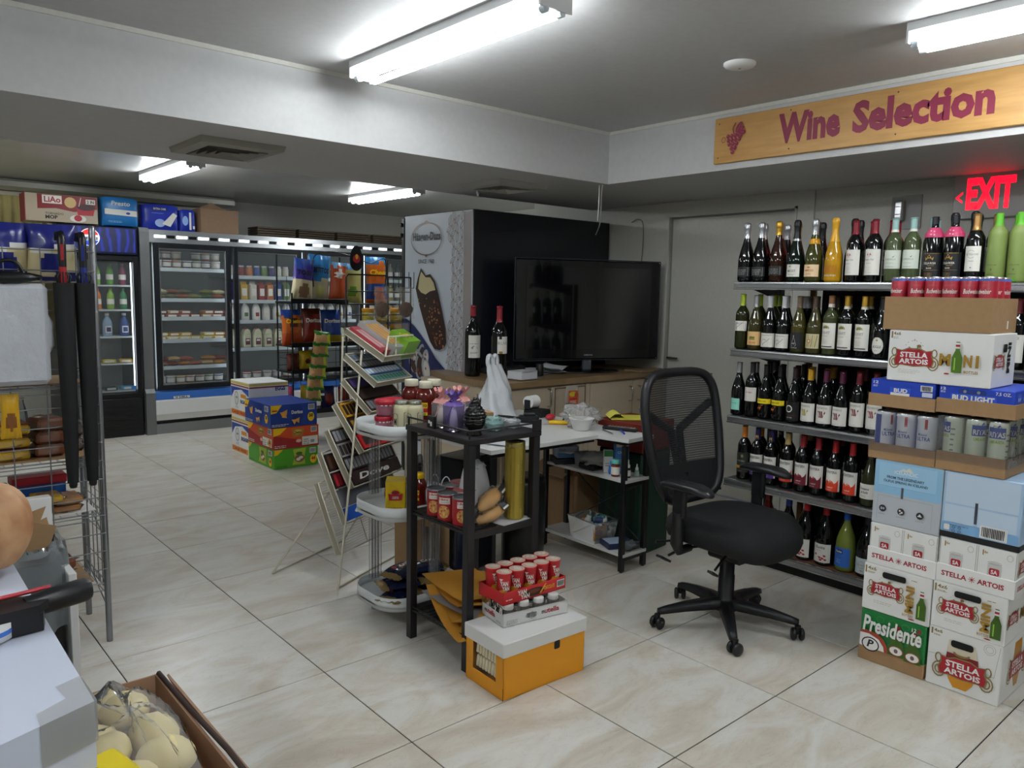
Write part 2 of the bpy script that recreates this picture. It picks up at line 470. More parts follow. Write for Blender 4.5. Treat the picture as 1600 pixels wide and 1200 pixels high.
G().tube([(.012, 1.005, 1.0), (-.03, 1.005, 1.0)], .012, CHROME, 8).tube([(-.035, 1.005, 1.0), (-.035, .9, 1.0)], .01, CHROME, 8).ob('door_handle', d)
for z in (.2, 1.05, 1.9): G().tube([(0, .012, z - .045), (0, .012, z + .045)], .008, CHROME, 8).ob('hinge', d)
# small wall return beside the freezer
G().box(LX, BY - .015, 0, RX, BY, .1, paint).ob('baseboard_back', kind='structure')
G().box(WX - .015, FYY, 0, WX, 2.62, .1, paint).ob('baseboard_right', kind='structure')

# window in the back wall, behind curtains
w = T('window_1', None, None, (-1.1, BY, .9)); w['kind'] = 'structure'
wf = mt('#cfcabb', .4)
g = G()
for a in (0, 1.19, 2.38, 3.56): g.box(a, .03, 0, a + .04, .08, 1.5, wf)
g.box(0, .03, 0, 3.6, .08, .04, wf).box(0, .03, 1.46, 3.6, .08, 1.5, wf).ob('window_frame', w)
for a in (.04, 1.23, 2.42): G().box(a, .05, .04, a + 1.15, .056, 1.46, clear('#dfe8ea', .25)).ob('pane', w)
G().box(-1.1, BY + .1, .8, 2.5, BY + .12, 2.5, mt('#e8dfb8', .9)).ob('window_shutter', kind='structure') 

def fluting(x0, x1, y, z0, z1, m, pitch=.09, amp=.025):
    n = int((x1 - x0) / pitch * 6)
    g = G(); g.grid(lambda u, v: (x0 + u * (x1 - x0), y + amp * math.sin(u * n / 6 * 2 * PI) + .006 * math.sin(u * 31 + v * 3), z0 + v * (z1 - z0)), n, 4, m)
    return g
curt = mt('#cfc389', .7, n=.08, sc=8)
c = T('curtain', 'yellow pleated curtain hanging across the window behind the bagged snacks', 'curtain', (0, 0, 0))
fluting(-1.1, 1.95, 9.38, .9, 2.36, curt).ob('curtain_cloth', c)
fluting(2.06, 2.5, 9.38, 1.0, 2.36, curt).ob('curtain_cloth', c)
G().box(-1.2, 9.36, 2.36, 2.6, 9.43, 2.40, mt('#cbc6b4', .4)).ob('curtain_rail', c)
# shutter box along the back wall
tr = mt('#b2b1a8', .35, metal=.2)
v = tag(G().prism([(9.18, 2.505), (9.15, 2.48), (9.15, 2.43), (9.22, 2.405), (9.34, 2.405), (9.34, 2.505)], -1.5, 3.62, tr, fr=((0, 0, 0), (0, 1, 0), (0, 0, 1), (1, 0, 0))).ob('curtain_track'), 'long pale grey metal track box under the ceiling along the back wall', 'track')

# ------------------------------------------------------------ lights of the room
tubem = bpy.data.materials.new('lit_tube'); tubem.use_nodes = True
nb = tubem.node_tree.nodes['Principled BSDF']; nb.inputs['Emission Color'].default_value = (.93, .98, 1, 1); nb.inputs['Emission Strength'].default_value = TUBE; nb.inputs['Base Color'].default_value = (1, 1, 1, 1)
lampw = mt('#d5d7d8', .4); lampe = mt('#c6d0d8', .3)
FX_PROTO = []
def fixture(x, y, label, L=1.24, z=CEIL):
    if FX_PROTO: return dup(FX_PROTO[0], (x, y, z), label=label)
    t = T('tube_light', label, 'ceiling light', (x, y, z), group='twin tube ceiling lights')
    G().prism([(-.075, 0), (-.075, -.03), (-.03, -.055), (.03, -.055), (.075, -.03), (.075, 0)], -L / 2 - .01, L / 2 + .01, lampw, fr=((0, 0, 0), (1, 0, 0), (0, 0, 1), (0, -1, 0))).ob('housing', t)
    for s in (-1, 1):
        e = G().box(-.075, s * (L / 2 + .01) - .004, -.075, .075, s * (L / 2 + .01) + .004, 0, lampw)
        e.ob('end_plate', t)
    for x_ in (-.038, .038):
        G().tube([(x_, -L / 2 + .02, -.075), (x_, L / 2 - .02, -.075)], .0135, tubem, 10, caps=True).ob('lamp_tube', t)
        for s in (-1, 1): G().tube([(x_, s * (L / 2 - .02), -.075), (x_, s * (L / 2 + .006), -.075)], .0145, lampe, 10).ob('lamp_holder', t)
    FX_PROTO.append(t)
    return t
fixture(1.90, 2.62, 'long twin tube ceiling light nearest the camera, above the black shelf and desk')
fixture(3.16, .70, 'twin tube ceiling light at the upper right beside the wine sign')
fixture(2.25, 7.10, 'twin tube ceiling light in the back room left, above the aisle to the coolers')
fixture(4.42, 7.15, 'twin tube ceiling light of the back room above the crisp rack')
for x, y, l in ((.45, .3, 'twin tube ceiling light overhead behind the camera'), (-1.2, 2.2, 'twin tube ceiling light left of the camera'), (1.6, -1.6, 'twin tube ceiling light furthest behind the camera'),
                (.1, 7.1, 'twin tube ceiling light of the back room beyond the left edge')):
    fixture(x, y, l)
# ============================================================ wine aisle
dkglass = mt('#07090a', .06, coat=.3); grglass = mt('#0c1a12', .06); olive = mt('#3f3f1a', .07); clearw = mt('#5a613c', .06, trans=.5)
paleg = mt('#5f6b48', .06, trans=.5); frost = mt('#6f8042', .5); mimo = mt('#b5861a', .10); rose = mt('#3a1c12', .06, trans=.4); redgl = mt('#6b0f0c', .08)
wl = mt('#dfdcd4', .6); tanl = mt('#d8b077', .6); cream = mt('#e7c9a2', .6); ylabel = mt('#efd51f', .5); bll = mt('#14151a', .5); wine = mt('#7a1424', .45)
silv = mt('#b9bcc0', .28, metal=.8); goldc = mt('#c39a3c', .3, metal=.7); lime = mt('#9db325', .4); tealc = mt('#8fb1ad', .45); grn = mt('#57a52a', .35)
PROF = {
 'bord': [(0, 0), (.030, 0), (.0365, .004), (.0375, .012), (.0375, .188), (.035, .203), (.026, .222), (.0165, .236), (.0142, .25), (.0138, .296), (.0155, .297), (.0155, .303), (.0125, .305), (0, .305)],
 'burg': [(0, 0), (.033, 0), (.039, .004), (.0405, .012), (.0405, .125), (.038, .15), (.031, .178), (.022, .205), (.0155, .232), (.0142, .25), (.014, .29), (.0155, .291), (.0155, .297), (.0125, .299), (0, .299)],
 'champ': [(0, 0), (.034, 0), (.041, .005), (.0435, .014), (.0435, .11), (.041, .14), (.034, .172), (.0235, .208), (.0165, .24), (.015, .262), (.0165, .286), (.0185, .292), (.018, .312), (.013, .322), (0, .324)],
 'jug': [(0, 0), (.040, 0), (.047, .006), (.0495, .016), (.0495, .13), (.047, .16), (.038, .195), (.026, .225), (.0175, .25), (.0155, .27), (.0155, .31), (.017, .311), (.017, .325), (.014, .327), (0, .327)],
 'vodka': [(0, 0), (.032, 0), (.0375, .004), (.0385, .012), (.0385, .205), (.036, .222), (.024, .240), (.016, .252), (.0145, .262), (.0145, .29), (.0145, .3), (0, .301)],
}
def rad(prof):
    P = PROF[prof]
    def f(z):
        for a, b in zip(P, P[1:]):
            if a[1] <= z <= b[1] and b[1] > a[1]: return a[0] + (b[0] - a[0]) * (z - a[1]) / (b[1] - a[1])
        return .037
    return f
def lathe_band(prof, z0, z1, m, off=.0007, n=20, a0=0, a1=2 * PI, k=7):
    rf = rad(prof); g = G()
    P = sorted(set([z0 + (z1 - z0) * i / k for i in range(k + 1)] + [p[1] for p in PROF[prof] if z0 < p[1] < z1]))
    return g.lathe([(rf(z) + off, z) for z in P], m, n, a0=a0, a1=a1)
STY = {}
def style(key, prof, glass, cap, cl, lab, art=None, desc='', extra=None, name='wine_bottle'):
    STY[key] = (prof, glass, cap, cl, lab, art, desc, extra, name)
def make_bottle(key, loc, rz, label, group):
    prof, glass, cap, cl, lab, art, desc, extra, name = STY[key]
    t = T(name, label, 'wine bottle' if name == 'wine_bottle' else 'bottle', loc, rz, group)
    G().lathe(PROF[prof], glass, 22).ob('glass_body', t)
    H = PROF[prof][-1][1]
    g = lathe_band(prof, H - cl, H - .0025, cap, .0009, 16)
    g.lathe([(.0135 if prof != 'champ' else .0125, H + .0002), (0, H + .0012)], cap, 16)
    g.ob('capsule', t)
    if lab:
        z0, z1, half, m = lab
        rf = rad(prof); a = math.radians(half)
        zs = [z0 + (z1 - z0) * i / 4 for i in range(5)]
        G().lathe([(rf(z) + .0006, z) for z in zs], m, 14, a0=-PI / 2 - a, a1=-PI / 2 + a).ob('label', t)
        if art:
            p = Pr(6); art(p, z0, z1, rf(z0) * a); p.build('label_print', t, wrap(rf), .001, .00012)
    if extra: extra(t, prof)
    return t
R_ = mt('#a51c2a', .5); GR_ = mt('#8a8a86', .6); PUR = mt('#4a2a7a', .5); MAR = mt('#6b1626', .5); ORN = mt('#cf3a1e', .5)
def a_menage(p, z0, z1, w):
    c = -.008
    for s in (-1, 1): p.ell(c + s * .006, z1 - .026, .0028, .0045, R_, 8).ell(c + s * .006, z1 - .02, .0018, .0018, R_, 6).line([(c + s * .008, z1 - .023), (c + s * .014, z1 - .03)], .0012, R_).line([(c + s * .005, z1 - .03), (c + s * .004, z1 - .038)], .0012, R_)
    p.text('Menage a Trois', c - .024, z1 - .056, c + .024, z1 - .046, INK, 0, .4)
    p.text('RED BLEND', c - .016, z1 - .070, c + .01, z1 - .066, GR_, 0)
    p.lines(c - .022, z0 + .012, c + .02, z0 + .045, 4, mt('#b9b6b0'), .2)
def a_silv(p, z0, z1, w):
    p.ring(0, 0, 0, 0, 0, silv, 2)
    for a, b in (((-.033, z0 + .004), (.033, z0 + .004)), ((-.033, z1 - .004), (.033, z1 - .004)), ((-.033, z0 + .004), (-.033, z1 - .004)), ((.033, z0 + .004), (.033, z1 - .004))): p.line([a, b], .0014, silv) if a[0] != b[0] else p.rect(a[0] - .0007, a[1], a[0] + .0007, b[1], silv)
    p.lines(-.028, z0 + .010, .028, z1 - .01, 4, GR_, .35)
def a_beret(p, z0, z1, w):
    p.text('MICET', -.026, z0 + .024, .016, z0 + .036, INK, .01); p.lines(-.02, z0 + .008, .016, z0 + .016, 2, GR_, .3); p.ell(-.012, z1 - .01, .005, .005, GR_, 10)
def a_mosa(p, z0, z1, w):
    p.ell(-.006, (z0 + z1) / 2, .031, .031, cream, 18); p.text('MIMOSA', -.03, z0 + .026, .02, z0 + .038, mt('#b5622d'), .01); p.lines(-.018, z0 + .012, .008, z0 + .02, 2, mt('#b5622d'), .4); p.ell(-.006, z1 - .014, .008, .004, GOLD, 10)
def a_mimos(p, z0, z1, w):
    p.text('MIMOSA', -.04, z0 + .02, .034, z0 + .058, mt('#b06a12', .4), .02); p.text('OPERA PRIMA', -.036, z0 + .002, .03, z0 + .01, wl, .01)
def a_torres(p, z0, z1, w):
    p.text('TORRESELLA', -.033, z0 + .040, .02, z0 + .048, GR_, .01); p.text('PINOT GRIGIO', -.026, z0 + .024, .012, z0 + .028, GR_, 0); p.lines(-.026, z0 + .008, .016, z0 + .013, 1, GR_, .4); p.poly([(.004, z0 + .056), (.008, z0 + .052), (.016, z0 + .062), (.008, z0 + .056)], INK)
def a_rosa(p, z0, z1, w):
    g = GOLD; c = -.006
    p.rect(-.04, z1 - .004, .036, z1 - .002, g).rect(-.04, z0 + .036, .036, z0 + .037, g)
    p.poly([(c - .016, z1 - .034), (c + .016, z1 - .034), (c + .019, z1 - .018), (c + .010, z1 - .026), (c + .006, z1 - .013), (c, z1 - .024), (c - .006, z1 - .013), (c - .010, z1 - .026), (c - .019, z1 - .018)], g).ell(c, z1 - .011, .003, .003, g, 8)
    p.text('STELLA ROSA', c - .028, z1 - .052, c + .028, z1 - .042, wl, .01, .1).text('Imperiale', c - .006, z1 - .062, c + .022, z1 - .054, g, 0, .3).text('BLACK', c - .01, z1 - .072, c + .012, z1 - .067, wl, .02)
    p.lines(c - .018, z0 + .008, c + .016, z0 + .028, 3, g, .25)
def a_cast(p, z0, z1, w):
    p.ring(-.004, z1 - .035, .017, .018, .0016, GR_, 20, .7, 5.6); p.text('CASTIGLIONI', -.03, z1 - .040, .024, z1 - .031, GR_, .01); p.text('Chianti', -.012, z1 - .068, .008, z1 - .062, INK, 0, .3); p.ell(-.002, z0 + .016, .004, .003, GR_, 10)
def a_frost(p, z0, z1, w):
    g2 = mt('#4f9a1f', .5); d = mt('#4a5526', .5)
    p.ell(-.004, z1 - .02, .012, .009, g2, 12).text('GOA', -.016, z1 - .036, .012, z1 - .026, d, .03).text('MARGARITA', -.024, z1 - .056, .018, z1 - .047, d, .03).lines(-.016, z1 - .064, .01, z1 - .06, 1, wl, .5)
    p.text('VODKA & LIME', -.022, z0 + .044, .016, z0 + .049, d, .01); p.poly([(-.008, z0 + .03), (.0, z0 + .03), (-.004, z0 + .02)], d); p.lines(-.022, z0 + .006, .014, z0 + .011, 1, d, .5)
def a_swirl(p, z0, z1, w):
    p.text('CHARDONNAY', -.03, z1 - .014, .03, z1 - .008, GR_, .01)
    pts = [(-.012 + .018 * math.cos(a) * (1 - a / 9), z0 + .028 + .014 * math.sin(a)) for a in [i * .35 + .6 for i in range(12)]]
    p.line(pts, .0016, INK); p.line([(-.02, z0 + .005), (-.012, z0 + .02), (.005, z0 + .032), (.02, z0 + .048)], .0015, INK)
def a_tan(p, z0, z1, w):
    p.rect(-.016, z0 + .030, .014, z0 + .048, mt('#5f6a2c')).rect(-.016, z0 + .034, .014, z0 + .038, GOLD).text('VINEYARD', -.02, z0 + .010, .02, z0 + .019, mt('#a8501f'), .01)
def a_flask(p, z0, z1, w):
    p.line([(-.006, z1 - .012), (-.006, z1 - .026), (-.018, z0 + .024), (-.014, z0 + .016), (.006, z0 + .016), (.010, z0 + .024), (-.002, z1 - .026), (-.002, z1 - .012)], .0012, wl).text('mc2', -.012, z0 + .026, .004, z0 + .036, wl, .01).text('riesling', -.02, z0 + .004, .016, z0 + .011, wl, 0, .3)
def a_zig(p, z0, z1, w):
    b = mt('#6d6a3c'); c = mt('#b9a55f')
    for k in range(7): p.line([(-.034 + k * .01, z0 + .006), (-.024 + k * .009, z0 + .03), (-.03 + k * .011, z1 - .006)], .003, (b, c)[k % 2])
    p.ell(-.004, (z0 + z1) / 2, .010, .010, mt('#b9632c'), 14).ell(-.004, (z0 + z1) / 2, .006, .006, wl, 10)
def a_cavit(p, z0, z1, w):
    ol = mt('#7c7b35')
    for a in range(7):
        q = PI * a / 6; p.ell(-.004 + .010 * math.cos(q), z1 - .026 + .007 * math.sin(q), .009, .0032, ol, 8, q)
    p.text('CAVIT', -.026, z1 - .056, .018, z1 - .042, GR_, .01); p.text('PINOT GRIGIO', -.026, z1 - .070, .010, z1 - .065, mt('#a08c50'), .01); p.lines(-.026, z0 + .026, .012, z0 + .05, 4, mt('#bdbab0'), .25); p.rect(-.034, z0 + .008, .03, z0 + .012, INK)
def a_bogle(p, z0, z1, w):
    p.ell(-.004, (z0 + z1) / 2, .030, (z1 - z0) / 2 - .001, wl, 22).ring(-.004, (z0 + z1) / 2, .027, (z1 - z0) / 2 - .004, .0008, GR_, 22).text('BOGLE', -.024, z0 + .030, .016, z0 + .042, INK, .01).ell(-.004, z1 - .016, .006, .004, GOLD, 8).lines(-.014, z0 + .016, .008, z0 + .022, 1, GR_, .4)
def a_mint(p, z0, z1, w):
    p.rect(-.028, z0, .026, z1, mt('#8fd6c2')).text('Starling', -.02, z0 + .034, .01, z0 + .042, INK, 0, .3)
def a_script(p, z0, z1, w):
    p.text('Josh Cellars', -.024, z1 - .034, .020, z1 - .022, R_, .01, .5).rect(-.03, z1 - .007, .028, z1 - .006, mt('#b9b6b0'))
def a_yt(p, z0, z1, w):
    o = mt('#c06a2a')
    p.text('[yellow tail]', -.028, z1 - .02, .022, z1 - .008, mt('#4a4410'), .01, 0)
def x_roo(t, prof):
    o = mt('#c8692a', .5); p = Pr(1); z = .062; c = -.006
    p.poly([(c - .018, z), (c - .012, z + .006), (c - .002, z + .010), (c + .006, z + .016), (c + .014, z + .016), (c + .018, z + .022), (c + .014, z + .014), (c + .006, z + .008), (c, z - .004), (c - .004, z - .014), (c - .002, z - .014), (c - .008, z - .004), (c - .014, z - .002), (c - .016, z - .012), (c - .020, z - .010)][::-1], o)
    p.lines(c - .02, z - .04, c + .02, z - .026, 2, mt('#2c2c30'), .4); p.build('label_emblem', t, wrap(rad(prof)), .0009, .0001)
def a_ring(p, z0, z1, w):
    p.ring(-.004, z0 + .062, .019, .019, .005, wl, 24).ell(-.004, z0 + .062, .010, .010, mt('#26262a'), 14).rect(-.038, z0 + .026, .036, z0 + .030, mt('#4a1c26')).text('PINOT NOIR', -.016, z0 + .013, .016, z0 + .018, wl, .01)
def W_art(col):
    def f(p, z0, z1, w):
        c = -.004; z = z1 - .066; h = .034
        for k in (0, 1, 2): p.poly([(c - .022 + .010 * k, z + h), (c - .015 + .010 * k, z + h), (c - .006 + .008 * k, z), (c - .012 + .008 * k, z)], col)
        p.poly([(c + .002, z), (c + .007, z), (c + .021, z + h * .8), (c + .018, z + h)], col)
        p.text('WOODBRIDGE', c - .028, z1 - .020, c + .028, z1 - .010, GR_, .01); p.lines(c - .02, z0 + .006, c + .016, z0 + .012, 1, mt('#b5b2aa'), .4)
    return f
def F_art(col, t2):
    def f(p, z0, z1, w):
        rf = w
        pts = [(-.040, z0), (.036, z0), (.036, z0 + .048), (.024, z0 + .060), (.014, z0 + .052), (.004, z0 + .064), (-.008, z0 + .056), (-.016, z0 + .066), (-.028, z0 + .054), (-.040, z0 + .046)]
        n = 8
        for i in range(n):
            x0 = -.040 + .078 * i / n; x1 = -.040 + .078 * (i + 1) / n
            h = lambda x: z0 + .052 + .008 * math.sin(x * 210) + .005 * math.sin(x * 520 + 1)
            p.poly([(x0, z0), (x1, z0), (x1, h(x1)), (x0, h(x0))], col)
        p.poly([(-.012, z0 + .040), (0, z0 + .062), (.010, z0 + .044), (.002, z0 + .050)], mt('#d98a6c') if col is ORN else mt('#9a7ab0') if col is PUR else mt('#9a4a4a'))
        p.text('FRONTERA', -.033, z1 - .024, .028, z1 - .010, mt('#3a3a46'), .01); p.text(t2, -.016, z0 + .018, .014, z0 + .024, wl, .01); p.lines(-.018, z0 + .008, .014, z0 + .012, 1, wl, .4)
    return f
def a_blackf(p, z0, z1, w):
    p.rect(-.036, z0 + .024, .034, z0 + .040, mt('#cf9a28')).text('FRONTERA', -.030, z0 + .062, .024, z0 + .071, mt('#8f9a8a'), .01).ell(.008, z1 - .020, .007, .009, mt('#6f6a45'), 12).lines(-.02, z0 + .008, .012, z0 + .014, 1, GR_, .4)
def a_riun(p, z0, z1, w):
    p.text('Riunite', -.030, z1 - .026, .018, z1 - .010, INK, .01, .1)
    for x, z in ((.008, .022), (.018, .036), (-.006, .026), (-.028, .040), (.022, .016), (.000, .014)): p.ell(x, z0 + z, .0065, .005, R_, 8).ell(x - .005, z0 + z + .003, .004, .003, mt('#c94048'), 6)
    p.lines(-.024, z1 - .036, .006, z1 - .032, 1, R_, .4)
def a_blue(p, z0, z1, w):
    p.rect(-.030, z1 - .030, .012, z1 - .010, mt('#1b2a66')).text('Riunite', -.026, z1 - .026, .008, z1 - .014, wl, .02, .1).lines(-.02, z0 + .02, .01, z0 + .045, 3, mt('#8fb0d8'), .3)
def a_font(p, z0, z1, w):
    p.text('Fontaine', -.026, z1 - .030, .020, z1 - .018, INK, .02, .2).text('de Ruelle', -.020, z1 - .048, .016, z1 - .036, INK, .02, .2).lines(-.02, z0 + .01, .01, z0 + .02, 2, GR_, .3)
def x_collar(m, z0, z1):
    def f(t, prof): lathe_band(prof, z0, z1, m, .0014, 18).ob('neck_collar', t)
    return f
def x_tag(t, prof):
    pk = mt('#b83a62', .5); g = lathe_band(prof, .205, .25, pk, .004, 14)
    g.ob('neck_tag', t)
    p = Pr(1)
    for x, z in ((-.008, .235), (.006, .232), (.008, .216), (-.004, .218)): p.ell(x, z, .0035, .0035, mt('#e8b0c0'), 8)
    p.build('neck_tag_print', t, wrap(lambda z: rad(prof)(z) + .004), .0008)
def x_ymark(t, prof):
    p = Pr(1); p.rect(-.007, .232, .007, .262, YEL).text('18', -.004, .240, .004, .252, INK, .02); p.build('neck_sticker', t, wrap(.0152), .001)
dl = mt('#17181c', .4)
style('prosecco', 'champ', dkglass, silv, .085, (.03, .082, 62, dl), a_silv, 'black sparkling bottle with silver foil and dark label')
style('rosefizz', 'champ', rose, goldc, .075, (.035, .085, 62, dl), a_silv, 'brownish rose sparkling bottle with gold foil')
style('tallfizz', 'champ', grglass, BLACK, .10, (.028, .092, 50, wl), a_beret, 'dark green sparkling bottle with long black foil and white label', x_collar(silv, .215, .226))
style('mimosa', 'champ', olive, silv, .08, (.03, .034, 20, cream), a_mosa, 'olive mimosa bottle with silver foil, orange collar and cream label', x_collar(mt('#d99a1e'), .195, .222))
STY['mimosa'] = STY['mimosa'][:4] + ((.028, .09, 60, cream),) + STY['mimosa'][5:]
style('mimyel', 'champ', mimo, mt('#d9a22a', .3), .12, (.028, .03, 10, mimo), a_mimos, 'bright yellow mimosa bottle with golden foil')
style('menage', 'bord', dkglass, wine, .07, (.035, .160, 72, wl), a_menage, 'dark red wine bottle with tall white label and dark red capsule')
style('torres', 'bord', paleg, tealc, .055, (.065, .152, 72, mt('#ccd2c6', .6)), a_torres, 'pale green white-wine bottle with greenish label and teal cap', x_collar(wl, .238, .25))
style('rosa', 'vodka', dkglass, mt('#101018', .3), .035, (.02, .135, 78, bll), a_rosa, 'black bottle with gold crown label and pink neck tag', x_tag)
style('castig', 'bord', dkglass, mt('#b08550', .3, metal=.6), .075, (.050, .160, 55, wl), a_cast, 'black bottle with copper capsule and white ring label')
style('goa', 'vodka', frost, grn, .055, (.03, .032, 5, frost), a_frost, 'frosted green vodka bottle with bright green cap', name='liquor_bottle')
style('limecap', 'bord', mt('#23260f', .07), lime, .065, (.10, .155, 68, wl), a_swirl, 'green white-wine bottle with lime capsule and white swirl label')
style('tanlab', 'burg', mt('#39361b', .07), silv, .065, (.025, .10, 66, tanl), a_tan, 'olive wine bottle with silver capsule and tan picture label')
style('swirl', 'burg', dkglass, mt('#c8c9cc', .35), .065, (.02, .095, 68, wl), a_swirl, 'dark bottle with pale silver capsule and black swirl label')
style('flask', 'burg', mt('#5c5728', .06, trans=.5), mt('#6d5a48', .4), .06, (.02, .105, 60, bll), a_flask, 'golden wine bottle with brown capsule and black label showing a flask')
style('zigzag', 'burg', mt('#3f3b1f', .07), mt('#4a3a2c', .4), .06, (.03, .105, 66, mt('#c9bf9a')), a_zig, 'dark golden wine bottle with brown capsule and patterned olive label')
style('cavitw', 'bord', clearw, mt('#8a5f3c', .4), .045, (.035, .165, 70, wl), a_cavit, 'clear white-wine bottle with brown capsule and tall white label with leaves', x_collar(wl, .245, .262))
style('cavitd', 'bord', dkglass, goldc, .055, (.035, .165, 70, wl), a_cavit, 'dark wine bottle with gold capsule and tall white label with leaves', x_collar(wl, .238, .252))
style('bogle', 'burg', dkglass, BLACK, .06, (.02, .021, 5, dkglass), a_bogle, 'dark wine bottle with white oval label')
STY['bogle'] = STY['bogle'][:4] + ((.024, .108, 3, dkglass),) + STY['bogle'][5:]
style('mint', 'burg', dkglass, silv, .06, (.03, .095, 3, dkglass), a_mint, 'dark wine bottle with silver capsule and mint green label')
style('josh', 'bord', dkglass, mt('#2a2224', .4), .06, (.088, .165, 68, wl), a_script, 'dark wine bottle with white label and red script')
style('tail', 'burg', dkglass, mt('#121212', .4), .06, (.085, .112, 72, ylabel), a_yt, 'dark wine bottle with bright yellow band label and orange kangaroo', x_roo)
style('pinot', 'burg', dkglass, mt('#2a181c', .4), .06, (.015, .112, 70, mt('#131216', .35)), a_ring, 'dark wine bottle with white ring emblem on a black label')
style('wyel', 'burg', dkglass, mt('#d3a02c', .4), .062, (.022, .118, 70, wl), W_art(mt('#a89a2c')), 'dark wine bottle with yellow capsule and yellow W on white label')
style('wpur', 'burg', dkglass, mt('#5a2440', .4), .062, (.022, .118, 70, wl), W_art(MAR), 'dark wine bottle with purple capsule and maroon W on white label')
style('wred', 'bord', dkglass, mt('#6e1f2a', .4), .065, (.030, .150, 70, wl), W_art(mt('#7c141c')), 'tall dark bottle with red W on white label')
style('fblack', 'bord', dkglass, mt('#d07a1c', .4), .065, (.04, .155, 74, mt('#23251f')), a_blackf, 'dark wine bottle with orange capsule and black label with yellow band')
style('fpurp', 'bord', dkglass, mt('#2c2560', .4), .065, (.04, .158, 74, wl), F_art(PUR, 'MERLOT'), 'dark wine bottle with violet capsule and purple mountain label', x_ymark)
style('fmar', 'bord', dkglass, mt('#8f1f28', .4), .065, (.04, .158, 74, wl), F_art(MAR, 'CABERNET'), 'dark wine bottle with red capsule and maroon mountain label')
style('fred', 'bord', dkglass, mt('#a51c24', .4), .065, (.04, .158, 74, wl), F_art(ORN, 'CABERNET'), 'dark bottle with red capsule and orange-red mountain label')
style('ftan', 'bord', dkglass, mt('#b59a66', .4), .065, (.04, .158, 74, wl), F_art(ORN, 'CARMENERE'), 'dark wine bottle with tan capsule and orange mountain label')
style('font', 'burg', mt('#2a2c18', .07), mt('#3a2a1c', .4), .06, (.04, .115, 66, wl), a_font, 'olive wine bottle with plain white label in black script')
style('redb', 'burg', redgl, mt('#8a1a14', .4), .05, None, None, 'small bright red glass wine bottle')
style('bluecap', 'jug', dkglass, mt('#1c3f8c', .4), .06, None, None, 'large dark wine bottle with blue capsule')
style('riun', 'jug', dkglass, mt('#b01c22', .4), .062, (.02, .118, 56, wl), a_riun, 'large dark bottle, red capsule, white label with red flowers')
style('riublue', 'jug', mt('#7d8a3a', .08, trans=.25), mt('#1f4fa8', .4), .062, (.025, .125, 56, mt('#2b62b4')), a_blue, 'large yellow-green wine bottle with blue capsule and blue label')
style('riudark', 'jug', dkglass, mt('#20242c', .4), .06, (.02, .10, 52, mt('#c9d3d6')), a_cast, 'large dark wine bottle with dark capsule and pale blue label')
style('plainblk', 'champ', dkglass, BLACK, .10, None, None, 'plain dark sparkling bottle with black foil')
style('silfoil', 'champ', dkglass, silv, .085, None, None, 'dark sparkling bottle with silver foil')
style('goldfoil', 'champ', rose, goldc, .075, None, None, 'rose sparkling bottle with gold foil')

SHZ = {1: 1.565, 2: 1.194, 3: .818, 4: .456, 5: .095}
SHN = {1: 'top', 2: 'second', 3: 'third', 4: 'fourth', 5: 'bottom'}
Y0S, Y1S = 2.47, .45
def wine_shelf():
    t = T('wine_shelf', 'five-tier black wine shelf with chrome front rails standing along the right aisle', 'shelf', (3.78, 0, 0))
    sb = mt('#2b2a2c', .5, n=.1); bk = mt('#0d0d10', .6); rail = mt('#aeb0b3', .25, metal=.9)
    for k, z in SHZ.items():
        y0 = Y0S if k < 5 else 2.36
        G().box(.012, Y1S, z - .022, .40, y0 - .004, z, sb if k < 5 else mt('#6e4a32', .5, n=.2, sc=12)).ob('shelf_board', t)
        # a rail with two rolled edges
        pf = [(0, -.042), (-.006, -.040), (-.008, -.034), (-.003, -.030), (-.003, -.012), (-.008, -.008), (-.006, -.001), (0, .001), (.012, .001), (.012, -.042)]
        G().prism(pf, Y1S, y0, rail, fr=((0, 0, z), (1, 0, 0), (0, 0, 1), (0, 1, 0))).ob('price_rail', t)
        for y in (y0 - .35, y0 - 1.05): G().lathe([(0, 0), (.004, 0), (.004, .002), (0, .003)], CHROME, 8).ob('rivet', t, loc=(-.003, y, z - .02), rot=(0, -PI / 2, 0))
    G().box(.40, Y1S, .05, .415, 2.16, SHZ[1] - .02, bk).ob('back_panel', t)
    for y in (2.205, 1.30): G().bbox(.37, y - .014, .06, .398, y + .014, SHZ[1] - .022, mt('#8a5f38', .6, n=.15), .002).ob('wooden_post', t)
    for y in (2.44, 1.4, .5): G().box(.415, y - .02, 0, .45, y + .02, SHZ[1] + .0, bk).ob('upright', t)
    for z in (SHZ[1], SHZ[2], SHZ[3], SHZ[4]):
        G().prism([(.40, -.02), (.40, -.10), (.05, -.022)], 2.425, 2.432, bk, fr=((0, 0, z), (1, 0, 0), (0, 0, 1), (0, 1, 0))).ob('bracket', t)
    G().box(.03, Y1S, 0, .40, 2.34, .072, bk).ob('kick_board', t)
    return t
wine_shelf()
